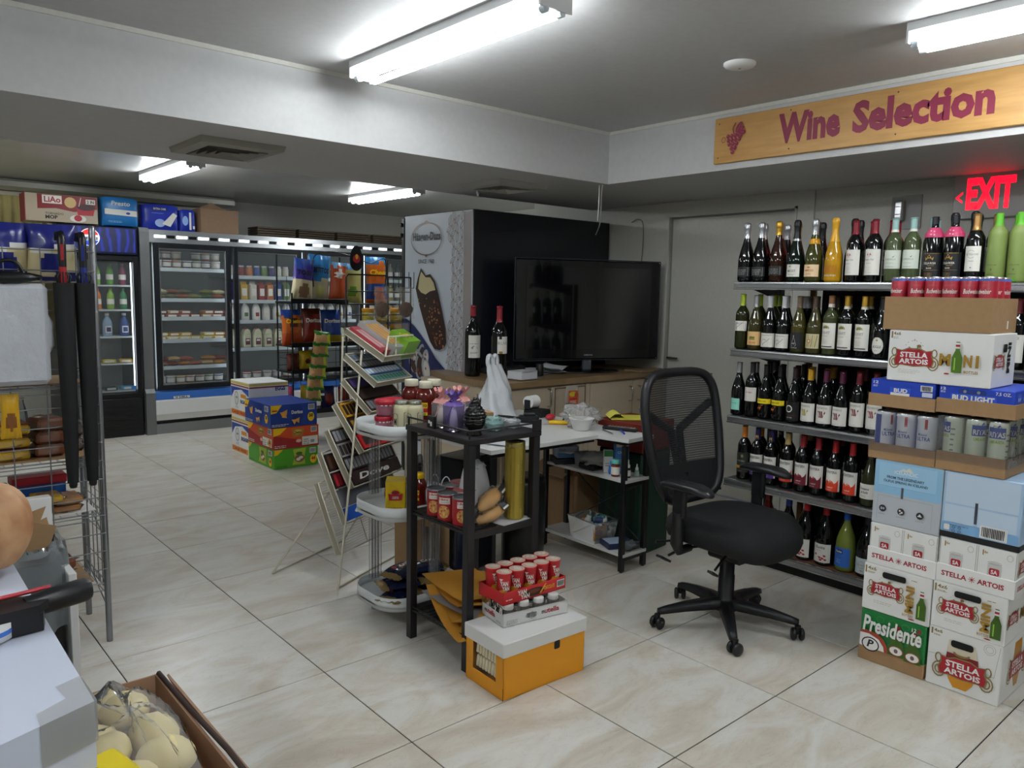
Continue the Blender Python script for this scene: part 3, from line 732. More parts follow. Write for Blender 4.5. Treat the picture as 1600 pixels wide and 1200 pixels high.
ROWS = {
 1: [(2.446, 'prosecco'), (2.358, 'prosecco'), (2.254, 'rosefizz'), (2.149, 'tallfizz'), (2.049, 'mimosa'), (1.942, 'mimyel'), (1.837, 'menage'), (1.740, 'menage'), (1.646, 'torres'), (1.562, 'torres'), (1.467, 'rosa'), (1.380, 'rosa'), (1.292, 'castig'), (1.205, 'goa'), (1.122, 'goa'), (1.04, 'goa')],
 2: [(2.45, 'limecap'), (2.365, 'tanlab'), (2.28, 'swirl'), (2.195, 'swirl'), (2.108, 'flask'), (2.02, 'zigzag'), (1.935, 'cavitw'), (1.852, 'cavitd'), (1.765, 'cavitd'), (1.675, 'bogle'), (1.10, 'wred'), (1.01, 'wred')],
 3: [(2.45, 'mint'), (2.365, 'josh'), (2.28, 'tail'), (2.195, 'tail'), (2.108, 'pinot'), (2.022, 'wyel'), (1.936, 'wpur'), (1.850, 'wpur'), (1.764, 'wred'), (1.680, 'wred')],
 4: [(2.393, 'fblack'), (2.310, 'fpurp'), (2.225, 'fpurp'), (2.128, 'ftan'), (2.039, 'fmar'), (1.954, 'fmar'), (1.862, 'fred'), (1.772, 'fred'), (1.680, 'font')],
 5: [(2.10, 'bluecap'), (1.995, 'riun'), (1.887, 'riun'), (1.775, 'riublue'), (1.667, 'riudark')],
}
BACK = {
 1: [(2.40, 'silfoil'), (2.30, 'silfoil'), (2.20, 'goldfoil'), (2.095, 'plainblk'), (1.99, 'silfoil'), (1.89, 'plainblk'), (1.795, 'menage'), (1.70, 'menage'), (1.605, 'torres'), (1.515, 'torres'), (1.42, 'plainblk'), (1.335, 'plainblk'), (1.245, 'castig'), (1.16, 'goa'), (1.08, 'goa')],
 2: [(2.405, 'limecap'), (2.32, 'limecap'), (2.238, 'swirl'), (2.15, 'swirl'), (2.065, 'flask'), (1.98, 'zigzag'), (1.893, 'cavitw'), (1.808, 'cavitd'), (1.72, 'cavitd')],
 3: [(2.405, 'mint'), (2.322, 'josh'), (2.238, 'tail'), (2.15, 'pinot'), (2.065, 'wyel'), (1.98, 'wyel'), (1.893, 'wpur'), (1.808, 'wred'), (1.722, 'wred')],
 4: [(2.35, 'fblack'), (2.268, 'fpurp'), (2.178, 'ftan'), (2.085, 'ftan'), (1.998, 'fmar'), (1.908, 'fmar'), (1.818, 'fred'), (1.727, 'fred')],
 5: [(2.05, 'bluecap'), (1.94, 'riun'), (1.83, 'bluecap'), (1.72, 'riudark')],
}
BOT = {}
rb = random.Random(5)
def put_bottle(st, x, y, z, label, group):
    rz = -PI / 2 + rb.uniform(-.1, .14)
    if st in BOT: return dup(BOT[st], (x, y, z), rz, label, group)
    BOT[st] = make_bottle(st, (x, y, z), rz, label, group); return BOT[st]
CAPW = {'silfoil': 'silver-foiled', 'goldfoil': 'gold-foiled', 'plainblk': 'black-foiled', 'menage': 'red-capped', 'torres': 'teal-capped', 'castig': 'copper-capped', 'goa': 'green-capped frosted', 'limecap': 'lime-capped', 'swirl': 'silver-capped', 'flask': 'brown-capped golden', 'zigzag': 'brown-capped', 'cavitw': 'brown-capped pale', 'cavitd': 'gold-capped', 'mint': 'silver-capped', 'josh': 'black-capped', 'tail': 'black-capped', 'pinot': 'dark-capped', 'wyel': 'yellow-capped', 'wpur': 'purple-capped', 'wred': 'red-capped', 'fblack': 'orange-capped', 'fpurp': 'violet-capped', 'ftan': 'tan-capped', 'fmar': 'red-capped', 'fred': 'red-capped', 'bluecap': 'blue-capped', 'riun': 'red-capped', 'riudark': 'dark-capped'}
for r in ROWS:
    z = SHZ[r]
    for i, (y, st) in enumerate(ROWS[r]):
        same = [q for q in ROWS[r] if q[1] == st]; k = same.index((y, st))
        d = STY[st][6]
        w_ = 'on the %s wine shelf' % SHN[r]
        d = d + (', %s such, %s shelf' % (nth(k), SHN[r]) if len(same) > 1 else ', %s shelf' % SHN[r])
        put_bottle(st, 3.848, y, z + .001, d, 'front row of bottles on the %s wine shelf' % SHN[r])
    for i, (y, st) in enumerate(BACK[r]):
        x = 3.948 + (.012 if r == 5 else 0)
        put_bottle(st, x, y, z + .001, '%s bottle, %s from the left in the back row, %s wine shelf' % (CAPW[st], nth(i), SHN[r]), 'back row of bottles on the %s wine shelf' % SHN[r])
        if r < 5 and i % 2: put_bottle(st, 4.05, y + .02, z + .001, '%s bottle, %s from the left against the panel, %s wine shelf' % (CAPW[st], nth(i // 2), SHN[r]), 'third row of bottles on the %s wine shelf' % SHN[r])
for i, (y, x) in enumerate(((2.345, 3.93), (2.27, 3.93), (2.31, 4.0))):
    put_bottle('redb', x, y, SHZ[5] + .001, 'bright red glass bottle, %s from the left at the bottom shelf end' % nth(i), 'red bottles at the end of the bottom wine shelf')

# ---- sign on the header
t = T('wine_sign', 'wooden board sign reading Wine Selection with a painted grape bunch on the header', 'sign', (3.79, 2.655, 2.222))
G().bbox(0, -1.92, 0, .020, 0, .245, wood_panel, .003).ob('sign_board', t)
p = Pr(); mg = mt('#7a1638', .45)
p.text('Wine', .395, .058, .73, .212, mg, .046, .0).text('Selection', .79, .058, 1.41, .212, mg, .046, .0).build('sign_lettering', t, FX(0, 0, 0)); p = Pr()
gx, gz = .125, .118
for r, n in enumerate((4, 4, 3, 2, 1)):
    for k in range(n): p.ell(gx + (k - (n - 1) / 2) * .023 + (.004 if r % 2 else 0), gz + .022 - r * .022, .0115, .0125, mg, 10).ell(gx + (k - (n - 1) / 2) * .023 - .003, gz + .026 - r * .022, .004, .0035, mt('#b5695f'), 6)
for a, l in ((.5, .055), (1.0, .062), (-.05, .06), (-.5, .045)): p.ell(gx + .018 + l * .5 * math.cos(a), gz + .036 + l * .5 * math.sin(a), l * .52, .015, mg, 10, a).line([(gx + .018, gz + .036), (gx + .018 + l * .8 * math.cos(a), gz + .036 + l * .8 * math.sin(a))], .002, mt('#b5695f'))
p.line([(gx + .005, gz + .03), (gx - .002, gz + .062), (gx + .016, gz + .088)], .006, mg).ring(gx - .058, gz + .005, .014, .016, .003, mg, 12)
p.build('grape_emblem', t, FX(0, 0, 0))
for y, z in ((.03, .215), (.03, .03), (.46, .225), (.46, .03), (1.0, .03), (1.0, .22)): G().lathe([(0, .0015), (.0035, .001), (.004, 0)], mt('#3a2c1a'), 8).ob('screw', t, loc=(0, -y, z), rot=(0, -PI / 2, 0))

# ---- exit sign, outlet on the right wall
em = bpy.data.materials.new('lit_exit_red'); em.use_nodes = True; nb = em.node_tree.nodes['Principled BSDF']
nb.inputs['Base Color'].default_value = lin('#ff1020'); nb.inputs['Emission Color'].default_value = lin('#ff0a24'); nb.inputs['Emission Strength'].default_value = 2.2
t = T('exit_sign', 'grey wall box with glowing red EXIT letters and a left arrow', 'exit sign', (WX, 1.768, 1.945))
G().bbox(-.045, -.36, 0, 0, 0, .25, mt('#a9a9a6', .4), .004).ob('sign_box', t)
p = Pr(); p.text('EXIT', .068, .048, .310, .222, em, .05); p.poly([(.012, .118), (.050, .150), (.050, .138), (.027, .118), (.050, .098), (.050, .086)], em)
p.build('exit_lettering', t, FX(-.045, 0, 0))
t = T('wall_outlet', 'metal wall socket on a grey plate above the wine shelf', 'socket', (WX, 2.125, 1.935))
G().bbox(-.012, -.175, -.03, 0, .0, .17, mt('#9b9c9a', .45), .002).ob('backing_plate', t)
G().bbox(-.05, -.085, .02, -.012, -.03, .14, mt('#8b8c8a', .4), .004).ob('junction_box', t)
g = G().bbox(-.054, -.075, .03, -.05, -.04, .13, CHROME, .001)
for z in (.055, .1): g.lathe([(0, .0), (.012, 0), (.012, .004), (0, .004)], mt('#d8d8d8', .3), 12, c=(-.058, -.0575, z))
g.ob('face_plate', t)
# ceiling fittings
t = T('smoke_detector', 'round white disc detector on the ceiling left of the wine sign', 'smoke detector', (3.09, 2.05, CEIL))
G().lathe([(0, -.022), (.04, -.022), (.062, -.016), (.070, -.008), (.070, 0)], WHITE, 28).ob('cover', t)
G().lathe([(.0, -.024), (.006, -.024), (.006, -.022)], GR_, 8).ob('indicator', t)
def vent(x0, x1, y0, y1, label, col):
    t = T('ceiling_vent', label, 'air vent', ((x0 + x1) / 2, (y0 + y1) / 2, SOF), group='square ceiling vents')
    a, b = (x1 - x0) / 2, (y1 - y0) / 2; m = mt(col, .5); g = G()
    for k, (s, z) in enumerate(((1, 0), (.80, -.018), (.62, -.016))): pass
    def ring(s0, z0, s1, z1, nm):
        vs = []
        for s, z in ((s0, z0), (s1, z1)): vs += [(-a * s, -b * s, z), (a * s, -b * s, z), (a * s, b * s, z), (-a * s, b * s, z)]
        q = G().add(vs, [(i, (i + 1) % 4, 4 + (i + 1) % 4, 4 + i)[::-1] for i in range(4)], m)
        vs2 = [(v[0], v[1], v[2] + .006) for v in vs]; q.add(vs2, [(i, (i + 1) % 4, 4 + (i + 1) % 4, 4 + i) for i in range(4)], m)
        q.ob(nm, t)
    ring(1, -.001, .96, -.028, 'frame'); ring(.96, -.028, .72, -.034, 'frame')
    for s in (.70, .54, .38, .22): ring(s, -.038, s - .11, -.010, 'louvre')
    G().box(-a * .95, -b * .95, -.006, a * .95, b * .95, -.001, mt('#151515', .8)).ob('duct_opening', t)
vent(1.335, 1.755, 3.76, 4.22, 'dusty grey square air vent under the beam near the left', '#8f8c84')
vent(3.17, 3.585, 3.78, 4.18, 'pale square air vent under the beam above the freezer', '#a9a9a4')
t = T('sprinkler', 'small sprinkler head hanging under the beam near the pale vent', 'sprinkler', (3.42, 4.32, SOF))
G().lathe([(.03, 0), (.03, -.004), (.012, -.006), (.01, -.03), (.006, -.045)], CHROME, 14).lathe([(0, -.052), (.016, -.052), (.016, -.049), (0, -.049)], CHROME, 12).tube([(-.009, 0, -.03), (-.011, 0, -.05)], .002, CHROME, 5).tube([(.009, 0, -.03), (.011, 0, -.05)], .002, CHROME, 5).ob('sprinkler_head', t)
# ============================================================ beer and water cases on the right
boxw = mt('#ececea', .5, n=.02); stred = mt('#a3182a', .45); strim = mt('#8a7646', .45); bgreen = mt('#4f7420', .3); blab = mt('#8a8f86', .5); dkhole = mt('#0e0d0d', .8)
film = clear('#ffffff', .05, .04, gl=.35, bump=.6)
def case(name, label, cat, y1, y0, z0, z1, m, D=.38, x=3.14, e=.003, group=None, part='carton'):
    t = T(name, label, cat, (x, y1, z0), group=group)
    W_ = y1 - y0; G().bbox(0, -W_, 0, D, 0, z1 - z0, m, e).ob(part, t)
    return t, W_, z1 - z0
def emblem(p, cx, cy, s, horn=True):
    """red scrolled plate with two lines of lettering"""
    g = strim
    for q in (-1, 1):
        for r in (.30, .18): p.ring(cx + q * .50 * s, cy - .12 * s, r * s * .5, r * s * .62, .03 * s, g, 12)
        p.ring(cx + q * .52 * s, cy + .16 * s, .08 * s, .12 * s, .03 * s, g, 10)
    P = [(-.46, -.20), (-.30, -.17), (0, -.20), (.30, -.17), (.46, -.20), (.50, -.05), (.44, .08), (.46, .22), (.30, .19), (.16, .25), (-.16, .25), (-.30, .19), (-.46, .22), (-.44, .08), (-.50, -.05)]
    p.poly([(cx + a * s * 1.06, cy + b * s * 1.12) for a, b in P], g); p.poly([(cx + a * s, cy + b * s) for a, b in P], stred)
    p.text('STELLA', cx - .36 * s, cy + .02 * s, cx + .36 * s, cy + .17 * s, boxw, .035).text('ARTOIS', cx - .38 * s, cy - .15 * s, cx + .38 * s, cy - .01 * s, boxw, .035)
    if horn:
        p.ring(cx - .02 * s, cy + .30 * s, .13 * s, .06 * s, .035 * s, strim, 12, PI * .9, PI * 2.1).ell(cx + .12 * s, cy + .34 * s, .06 * s, .045 * s, strim, 10)
        for k in range(6): p.ell(cx + .23 * s * math.cos(PI * (k + .5) / 6), cy + .32 * s + .16 * s * math.sin(PI * (k + .5) / 6), .012 * s, .012 * s, strim, 6)
        for a in (0, PI / 2): p.line([(cx - .035 * s * math.cos(a), cy + .50 * s - .035 * s * math.sin(a)), (cx + .035 * s * math.cos(a), cy + .50 * s + .035 * s * math.sin(a))], .008 * s, stred)
def pbottle(p, cx, y0, h, lab=True):
    w = h * .155
    p.poly([(cx - w, y0), (cx + w, y0), (cx + w, y0 + h * .5), (cx + w * .42, y0 + h * .72), (cx + w * .38, y0 + h), (cx - w * .38, y0 + h), (cx - w * .42, y0 + h * .72), (cx - w, y0 + h * .5)], bgreen)
    p.rect(cx - w * .55, y0 + h * .08, cx - w * .3, y0 + h * .48, mt('#9cc24a', .3)); p.rect(cx - w * .42, y0 + h * .78, cx + w * .42, y0 + h * .97, boxw).rect(cx - w * .42, y0 + h * .84, cx + w * .42, y0 + h * .91, stred)
def mini_front(p, W_, H, hole=True):
    p.rect(.006, H - .040, .012, H - .010, strim).text('4x6', .016, H - .026, .050, H - .010, strim, .02).lines(.016, H - .038, .050, H - .030, 2, strim)
    emblem(p, .092, H * .50, .115)
    p.lines(.05, H * .20, .13, H * .28, 2, mt('#b5aa96'), .2)
    p.text('MINI', .172, .036, .204, .145, GOLD, .04, rot=90).text('BOTTLES', .164, .020, .204, .030, GOLD, .02)
    pbottle(p, W_ - .030, .022, .115); p.ell(.2, .014, .012, .003, R_, 8)
    p.lines(.19, H - .024, .22, H - .018, 1, GOLD)
    if hole: p.rr(.078, H - .043, .17, H - .018, .009, dkhole)
def mini_side(p, D, H):
    emblem(p, .07, H * .5, .10, False); p.text('MINI', .15, H * .38, .26, H * .62, GOLD, .04); pbottle(p, .30, .03, .12)
# left column, bottom up
t, W_, H = case('beer_case', 'green beer case with slanted white lettering, at the floor of the left stack', 'box', 1.363, 1.108, 0, .217, mt('#1b7a3a', .4))
G().bbox(-.004, -W_ - .002, 0, .385, .002, .060, CARD, .002).ob('tray', t)
p = Pr(); pg = mt('#2a9448', .4); bgreen = mt('#3a5e14', .3)
for a in range(5):
    for b in range(3): p.ring(.03 + a * .05, .09 + b * .05, .016, .014, .003, pg, 10)
p.poly([(.004, .06), (.004, .125), (.03, .132), (.07, .128), (.10, .110), (.115, .085), (.12, .06)], mt('#a0422c')).poly([(.004, .06), (.004, .115), (.04, .118), (.08, .105), (.10, .08), (.104, .06)], boxw)
p.ell(.048, .075, .036, .030, INK, 16).ell(.048, .075, .031, .025, boxw, 16).text('P', .034, .062, .062, .094, INK, .03, .2)
for cx, y0 in ((.150, .06), (.214, .055)):
    p.poly([(cx - .032, y0), (cx + .032, y0), (cx + .03, y0 + .045), (cx + .014, y0 + .075), (cx + .011, y0 + .125), (cx - .011, y0 + .125), (cx - .014, y0 + .075), (cx - .03, y0 + .045)], bgreen).rect(cx - .012, y0 + .108, cx + .012, y0 + .126, mt('#7a1a1a')).ell(cx, y0 + .022, .028, .020, boxw, 14).ring(cx, y0 + .022, .028, .020, .003, mt('#a0422c'), 14).ell(cx, y0 + .022, .008, .009, mt('#7a5a5a'), 10)
p.text('Presidente', .014, .128, .244, .196, boxw, .03, .15).text('12', .205, .184, .222, .200, boxw, .02).rect(.226, .183, .240, .201, mt('#7a3a3a'))
p.build('front_print', t, FX(-.0042, 0, 0))
t, W_, H = case('beer_case', 'white mini bottles beer case directly on the green case', 'box', 1.364, 1.101, .2185, .412, boxw, x=3.136)
p = Pr(); mini_front(p, W_, H); p.build('front_print', t, FX(0, 0, 0))
def can_tray(label, y1, y0, z0, z1):
    t, W_, H = case('beer_case', label, 'box', y1, y0, z0, z1, boxw)
    G().bbox(-.005, -W_ - .003, 0, .388, .003, .070, boxw, .002).ob('tray', t)
    for k in (0, 1):
        a = .004 + k * W_ / 2; b = a + W_ / 2 - .006; p = Pr()
        p.line([(a, .07), (a, H - .004)], .0015, GR_).line([(b, .07), (b, H - .004)], .0015, GR_)
        p.rect(a + .014, H - .034, a + .018, H - .014, GOLD).text('6x', a + .02, H - .026, a + .032, H - .016, GOLD, .02).ring(b - .02, H - .026, .010, .012, .001, GR_, 14)
        p.poly([(a + .034, .07), (a + .080, .07), (a + .080, .112), (a + .070, .120), (a + .044, .120), (a + .034, .112)], mt('#c9c9c6')).ring(a + .057, .118, .023, .006, .0012, GR_, 14)
        p.rr(a + .040, .072, a + .074, .098, .006, stred).text('SA', a + .046, .076, a + .068, .092, boxw, .03)
        p.build('pack_print', t, FX(0, 0, 0))
    p = Pr(); p.text('STELLA', .016, .026, .104, .046, stred, .03).text('ARTOIS', .140, .026, .228, .046, stred, .03)
    for a in range(4): p.line([(.122 - .012 * math.cos(a * PI / 4), .036 - .012 * math.sin(a * PI / 4)), (.122 + .012 * math.cos(a * PI / 4), .036 + .012 * math.sin(a * PI / 4))], .002, stred)
    p.build('tray_print', t, FX(-.005, 0, 0))
    p = Pr(); emblem(p, .08, H * .62, .10, False); p.build('side_print', t, FY(0, -W_, 0))
    p = Pr(); p.text('STELLA ARTOIS', .02, .026, .18, .044, stred, .03); p.build('tray_print', t, FY(0, -W_ - .003, 0))
can_tray('white canned beer tray case with red lettering, left stack, under the water carton', 1.353, 1.095, .4135, .583)
lb = mt('#8fbfe0', .45); lg = mt('#b9bfc6', .45)
t, W_, H = case('water_carton', 'pale blue over grey spring water carton in the left stack', 'box', 1.352, 1.094, .5845, .847, lg)
p = Pr(); dk = mt('#2b3f58')
p.rect(.002, .128, W_ - .002, H - .002, lb).rect(.018, .160, W_ - .022, H - .010, mt('#9fcae6', .45)).line([(.018, .160), (W_ - .022, .160)], .001, mt('#6fa0c4'))
p.rect(.108, .118, .117, .162, mt('#4c5560')).text('ICELANDIC', .078, .214, .166, .228, mt('#e9eef2'), .01).poly([(.095, .228), (.112, .240), (.12, .234), (.132, .246), (.150, .228)], wl)
p.text('FROM THE LEGENDARY', .050, .192, .192, .203, dk, .02).text('ÖLFUS SPRING IN ICELAND', .038, .176, .206, .188, dk, .02)
p.line([(.02, .02), (.02, .118), (W_ - .03, .118), (W_ - .03, .02)], .0008, GR_)
for k, s in enumerate(('84', '', '')):
    x = .042 + k * .072; p.ell(x, .066, .014, .014, mt('#2c3036'), 16); p.lines(x - .016, .042, x + .018, .046, 1, GR_, .5)
    if s: p.text(s, x - .008, .061, x + .008, .071, lg, .02)
    elif k == 1: p.ell(x - .004, .070, .004, .004, wl, 8).ell(x + .004, .064, .004, .004, wl, 8).ell(x - .002, .059, .003, .003, wl, 8)
    else: p.poly([(x - .009, .062), (x, .074), (x + .009, .062)], wl)
p.build('front_print', t, FX(0, 0, 0))
# right column
t, W_, H = case('beer_case', 'large white beer case showing a full glass, on the floor of the right stack', 'box', 1.0985, .845, 0, .233, boxw)
p = Pr(); am = mt('#c8871c', .3)
p.rect(.008, H - .030, .014, H - .006, strim).text('4x6', .018, H - .020, .048, H - .006, strim, .02).lines(.018, H - .032, .046, H - .025, 2, strim).ring(.212, H - .026, .020, .020, .001, GR_, 20).ring(.212, H - .026, .013, .013, .001, GR_, 14)
p.line([(.004, .125), (.13, .135), (.235, .105)], .001, GR_).line([(W_ - .02, .105), (W_ - .006, H - .004)], .001, GR_)
p.poly([(.075, .200), (.165, .200), (.182, .12), (.180, .09), (.165, .045), (.145, .018), (.100, .018), (.082, .045), (.068, .09), (.066, .12)], mt('#d8cdb6', .3))
p.poly([(.070, .150), (.178, .150), (.180, .09), (.165, .045), (.145, .018), (.100, .018), (.082, .045), (.068, .09)], am).poly([(.070, .150), (.178, .150), (.1815, .12), (.0665, .12)], mt('#7a1a22', .3))
emblem(p, .128, .092, .165, False); p.ring(.122, .158, .030, .016, .008, strim, 14, PI, 2 * PI)
p.rr(.082, .176, .160, .203, .010, dkhole)
p.build('front_print', t, FX(0, 0, 0))
p = Pr(); p.poly([(.14, .21), (.22, .21), (.23, .10), (.20, .03), (.16, .03), (.13, .10)], am); emblem(p, .18, .11, .17, False); p.build('side_print', t, FY(0, -W_, 0))
t, W_, H = case('beer_case', 'white mini bottles beer case directly on the big glass case', 'box', 1.0965, .842, .2345, .416, boxw, x=3.137)
p = Pr(); mini_front(p, W_, H); p.build('front_print', t, FX(0, 0, 0))
p = Pr(); mini_side(p, .38, H); p.build('side_print', t, FY(0, -W_, 0))
can_tray('white canned beer tray case with red lettering, right stack, under the black-based water carton', 1.088, .828, .4175, .592)
t, W_, H = case('water_carton', 'pale blue spring water carton with black base in the right stack', 'box', 1.091, .827, .5935, .846, mt('#a9c6e4', .45))
G().box(-.001, -W_ - .001, 0, .381, .001, .022, INK).ob('base_band', t)
p = Pr(); lb2 = mt('#c3d6ea', .45)
p.rect(.010, .135, W_ - .010, H - .004, lb2).rect(.010, .060, .112, .128, lb2).rect(.124, .060, W_ - .012, .128, lb2).rect(.113, .070, .1225, .150, mt('#39404a')).rect(.004, .024, W_ - .004, .058, mt('#7fb0dc', .45)).line([(.008, .060), (W_ - .008, .060)], .001, mt('#5a8cc0'))
p.bars(.135, .026, .225, .072).lines(.012, .050, .10, .056, 1, mt('#5a6c80')).rr(.014, .030, .034, .052, .002, PAPER).ring(.048, .044, .006, .005, .002, mt('#33506e'), 8).ring(.068, .044, .006, .005, .002, mt('#33506e'), 8).ring(.068, .030, .006, .005, .002, mt('#33506e'), 8).ring(.048, .030, .006, .005, .002, mt('#33506e'), 8)
p.build('front_print', t, FX(0, 0, 0))
p = Pr(); p.text('ICELANDIC', .035, .118, .20, .145, mt('#5d8fbd'), .02).poly([(.06, .148), (.09, .19), (.105, .170), (.125, .2), (.16, .148)], mt('#7fb2dd')).lines(.06, .085, .16, .10, 2, GR_, .3).ell(.20, .05, .006, .006, R_, 8)
p.build('side_print', t, FY(0, -W_, 0))

# trays with cans
def can(name, label, cat, loc, rz, r, h, body, art, group, slim=False):
    t = T(name, label, cat, loc, rz, group)
    al = mt('#b9bcc2', .25, metal=.9)
    G().lathe([(0, .004), (r * .80, .003), (r * .84, 0), (r * .97, .009), (r, .014), (r, h - .014), (r * .9, h - .005), (r * .86, h - .001), (r * .86, h), (r * .80, h), (r * .79, h - .005), (0, h - .006)], body, 20).ob('can_body', t)
    g = G().lathe([(r * .905, h - .0055), (r * .885, h + .0004), (r * .80, h + .0006), (r * .78, h - .004), (0, h - .0045)], al, 20)
    g.prism([(-.004, -.002), (.004, -.002), (.005, .010), (-.005, .010)], h - .0044, h - .003, al); g.ob('lid', t)
    p = Pr(6); art(p, h, r); p.build('can_print', t, wrap(r), .0006, .0001)
    return t
ub = mt('#3a4fa0', .35); bgreen = mt('#4f7420', .3); ug = mt('#dcdfe6', .35)
def a_ultra(p, h, r):
    for a, b in ((-.062, -.030),): p.rect(a, .012, b, h - .014, ub)
    p.rect(.004, h - .052, .014, h - .013, R_); p.poly([(.004, h - .052), (.014, h - .052), (.009, h - .046)], ug); p.text('Michelob', -.020, h - .078, .014, h - .068, ub, .01, .4).text('ULTRA', -.024, h - .098, .026, h - .082, ub, .02)
    p.poly([(-.022, .036), (-.017, .044), (-.008, .040), (-.014, .034), (-.010, .026), (-.017, .030)], GR_).lines(-.004, .020, .010, .026, 1, R_, .6)
def a_ritas(p, h, r):
    p.rect(-.030, h - .062, .030, h - .022, ub).poly([(-.02, h - .03), (-.01, h - .014), (0, h - .02), (.008, h - .010), (.02, h - .03)], ub).text('RITAS', -.026, h - .058, .028, h - .038, wl, .03).text('LIME-A-RITA', -.022, h - .080, .026, h - .068, mt('#8fb52a'), .03)
    p.ell(.0, .042, .026, .022, mt('#7fb52a'), 16).ell(.0, .042, .021, .017, mt('#c3da7a'), 14)
    for a in range(6): p.line([(0, .042), (.019 * math.cos(a * PI / 3), .042 + .016 * math.sin(a * PI / 3))], .0012, wl)
    p.lines(.032, .03, .046, h - .03, 7, GR_, .3)
def a_bud(p, h, r):
    p.rect(-.05, h - .015, .05, h - .007, mt('#2f6fc0', .3)).text('Budweiser', -.030, h - .062, .030, h - .044, wl, .02, .25).lines(-.02, h - .034, .02, h - .026, 2, mt('#c04a54'), .3).rect(-.034, .01, .034, .04, wl)
def tray(name, label, y1, y0, z0, z1, D=.27, x=3.14, film_top=None):
    W_ = y1 - y0; t = T(name, label, 'tray', (x, y1, z0)); H = z1 - z0; th = .003
    G().box(0, -W_, 0, D, 0, th, CARD).ob('tray_floor', t)
    for q in ((0, -W_, th, th, 0, H), (D - th, -W_, th, D, 0, H), (th, -W_, th, D - th, -W_ + th, H), (th, -th, th, D - th, 0, H)):
        G().box(*q, CARD).ob('tray_wall', t)
    if film_top:
        g = G()
        def sh(a, b): g.grid(lambda u, v: (a[0] + (b[0] - a[0]) * u + .0015 * math.sin(v * 17 + u * 23), a[1] + (b[1] - a[1]) * u + .0015 * math.sin(u * 31 + v * 11), H * .5 + (film_top - z0 - H * .5) * v), 10, 6, film)
        sh((-.003, .002), (-.003, -W_ - .002)); sh((-.003, -W_ - .003), (D + .002, -W_ - .003)); g.ob('shrink_film', t)
    return t
tray('can_tray', 'brown tray of tall light beer cans in shrink film, left stack', 1.384, 1.131, .849, .912, film_top=1.043)
prot = None
for i in range(3):
    for j in range(3):
        loc = (3.184 + j * .078, 1.342 - i * .0795, .853); k = i + 4 * j
        lab = '%s silver light beer can from the left in the %s row of its tray' % (nth(i), ('front', 'middle', 'rear')[j])
        if not prot: prot = can('beer_can', lab, 'can', loc, -PI / 2 + .75, .0375, .188, ug, a_ultra, 'silver light beer cans in the left tray')
        else: dup(prot, loc, -PI / 2 + (.75, .1, .0)[i] * (1 if j == 0 else .3), lab)
tray('can_tray', 'brown tray of lime drink cans in shrink film, right stack', 1.128, .893, .849, .920, film_top=1.055)
prot = None
for i in range(3):
    for j in range(4):
        loc = (3.182 + j * .076, 1.088 - i * .0765, .853)
        lab = '%s lime drink can from the left in row %s from the front' % (nth(i), ('one', 'two', 'three', 'four')[j])
        if not prot: prot = can('drink_can', lab, 'can', loc, -PI / 2 - .9, .0335, .200, mt('#d0d8c6', .35), a_ritas, 'lime drink cans in the right tray')
        else: dup(prot, loc, -PI / 2 + ((-.9, .8, .1)[i] if i < 2 else .05 + j * .9), lab)
# cartons of light beer in trays
bl = mt('#1c3fb0', .4)
def budlight(label, y1, y0, z0, z1, tz, art, D=.3):
    t = T('can_carton', label, 'box', (3.14, y1, z0)); W_ = y1 - y0; H = z1 - z0
    G().bbox(.005, -W_ + .005, .003, D - .005, -.005, H, bl, .003).ob('carton', t)
    G().box(0, -W_, 0, D, 0, tz, CARD).ob('tray', t)
    p = Pr(); art(p, W_, H, tz); p.build('front_print', t, FX(.005, 0, 0))
    return t, W_, H
def a1(p, W_, H, tz):
    p.text('12', .014, H - .018, .034, H - .006, wl, .03).lines(.014, H - .030, .034, H - .021, 2, wl).rect(.080, tz, .160, H - .026, mt('#2f55c8')).text('BUD', .096, H - .046, .148, H - .030, wl, .04).poly([(.084, tz), (.156, tz), (.156, tz + .010), (.084, tz + .010)], wl).bars(.196, H - .032, .240, H - .010).rect(.204, tz + .004, .242, H - .036, mt('#cfd6ea'))
budlight('blue twelve-can light beer carton in a brown tray, left of two', 1.400, 1.146, 1.0605, 1.168, .050, a1)
def a2(p, W_, H, tz):
    p.text('12', .010, H - .016, .028, H - .006, wl, .03).lines(.010, H - .026, .030, H - .018, 2, wl).text('7.5 OZ.', .196, H - .020, .246, H - .008, wl, .02)
    p.rr(.072, H - .032, .166, H - .006, .012, mt('#16307e')).ell(.094, H - .016, .006, .006, GR_, 8).ell(.14, H - .016, .006, .006, GR_, 8).rect(.046, tz, .200, H - .026, mt('#2f55c8')).text('BUD LIGHT', .052, tz - .004, .194, H - .030, wl, .045)
t, W_, H = budlight('blue twelve-can light beer carton in a brown tray, right of two', 1.142, .878, 1.066, 1.168, .054, a2, .34)
p = Pr()
for k in range(5): p.rect(.03 + k * .06, .07, .065 + k * .06, H - .01, mt('#3a5fd0')).text('BUD LIGHT', .032 + k * .06, .064, .062 + k * .06, .076, wl, .02)
p.build('side_print', t, FY(0, -W_ + .005, 0))
t, W_, H = case('beer_case', 'long white mini bottles beer case lying across both stacks', 'box', 1.335, .966, 1.1695, 1.368, boxw, D=.25)
p = Pr()
p.rect(.008, H - .032, .014, H - .006, strim).text('4x6', .016, H - .020, .044, H - .007, strim, .02).lines(.016, H - .034, .04, H - .024, 2, GR_, .3)
emblem(p, .098, H * .46, .142); p.lines(.045, .034, .13, .052, 3, mt('#b5aa96'), .2)
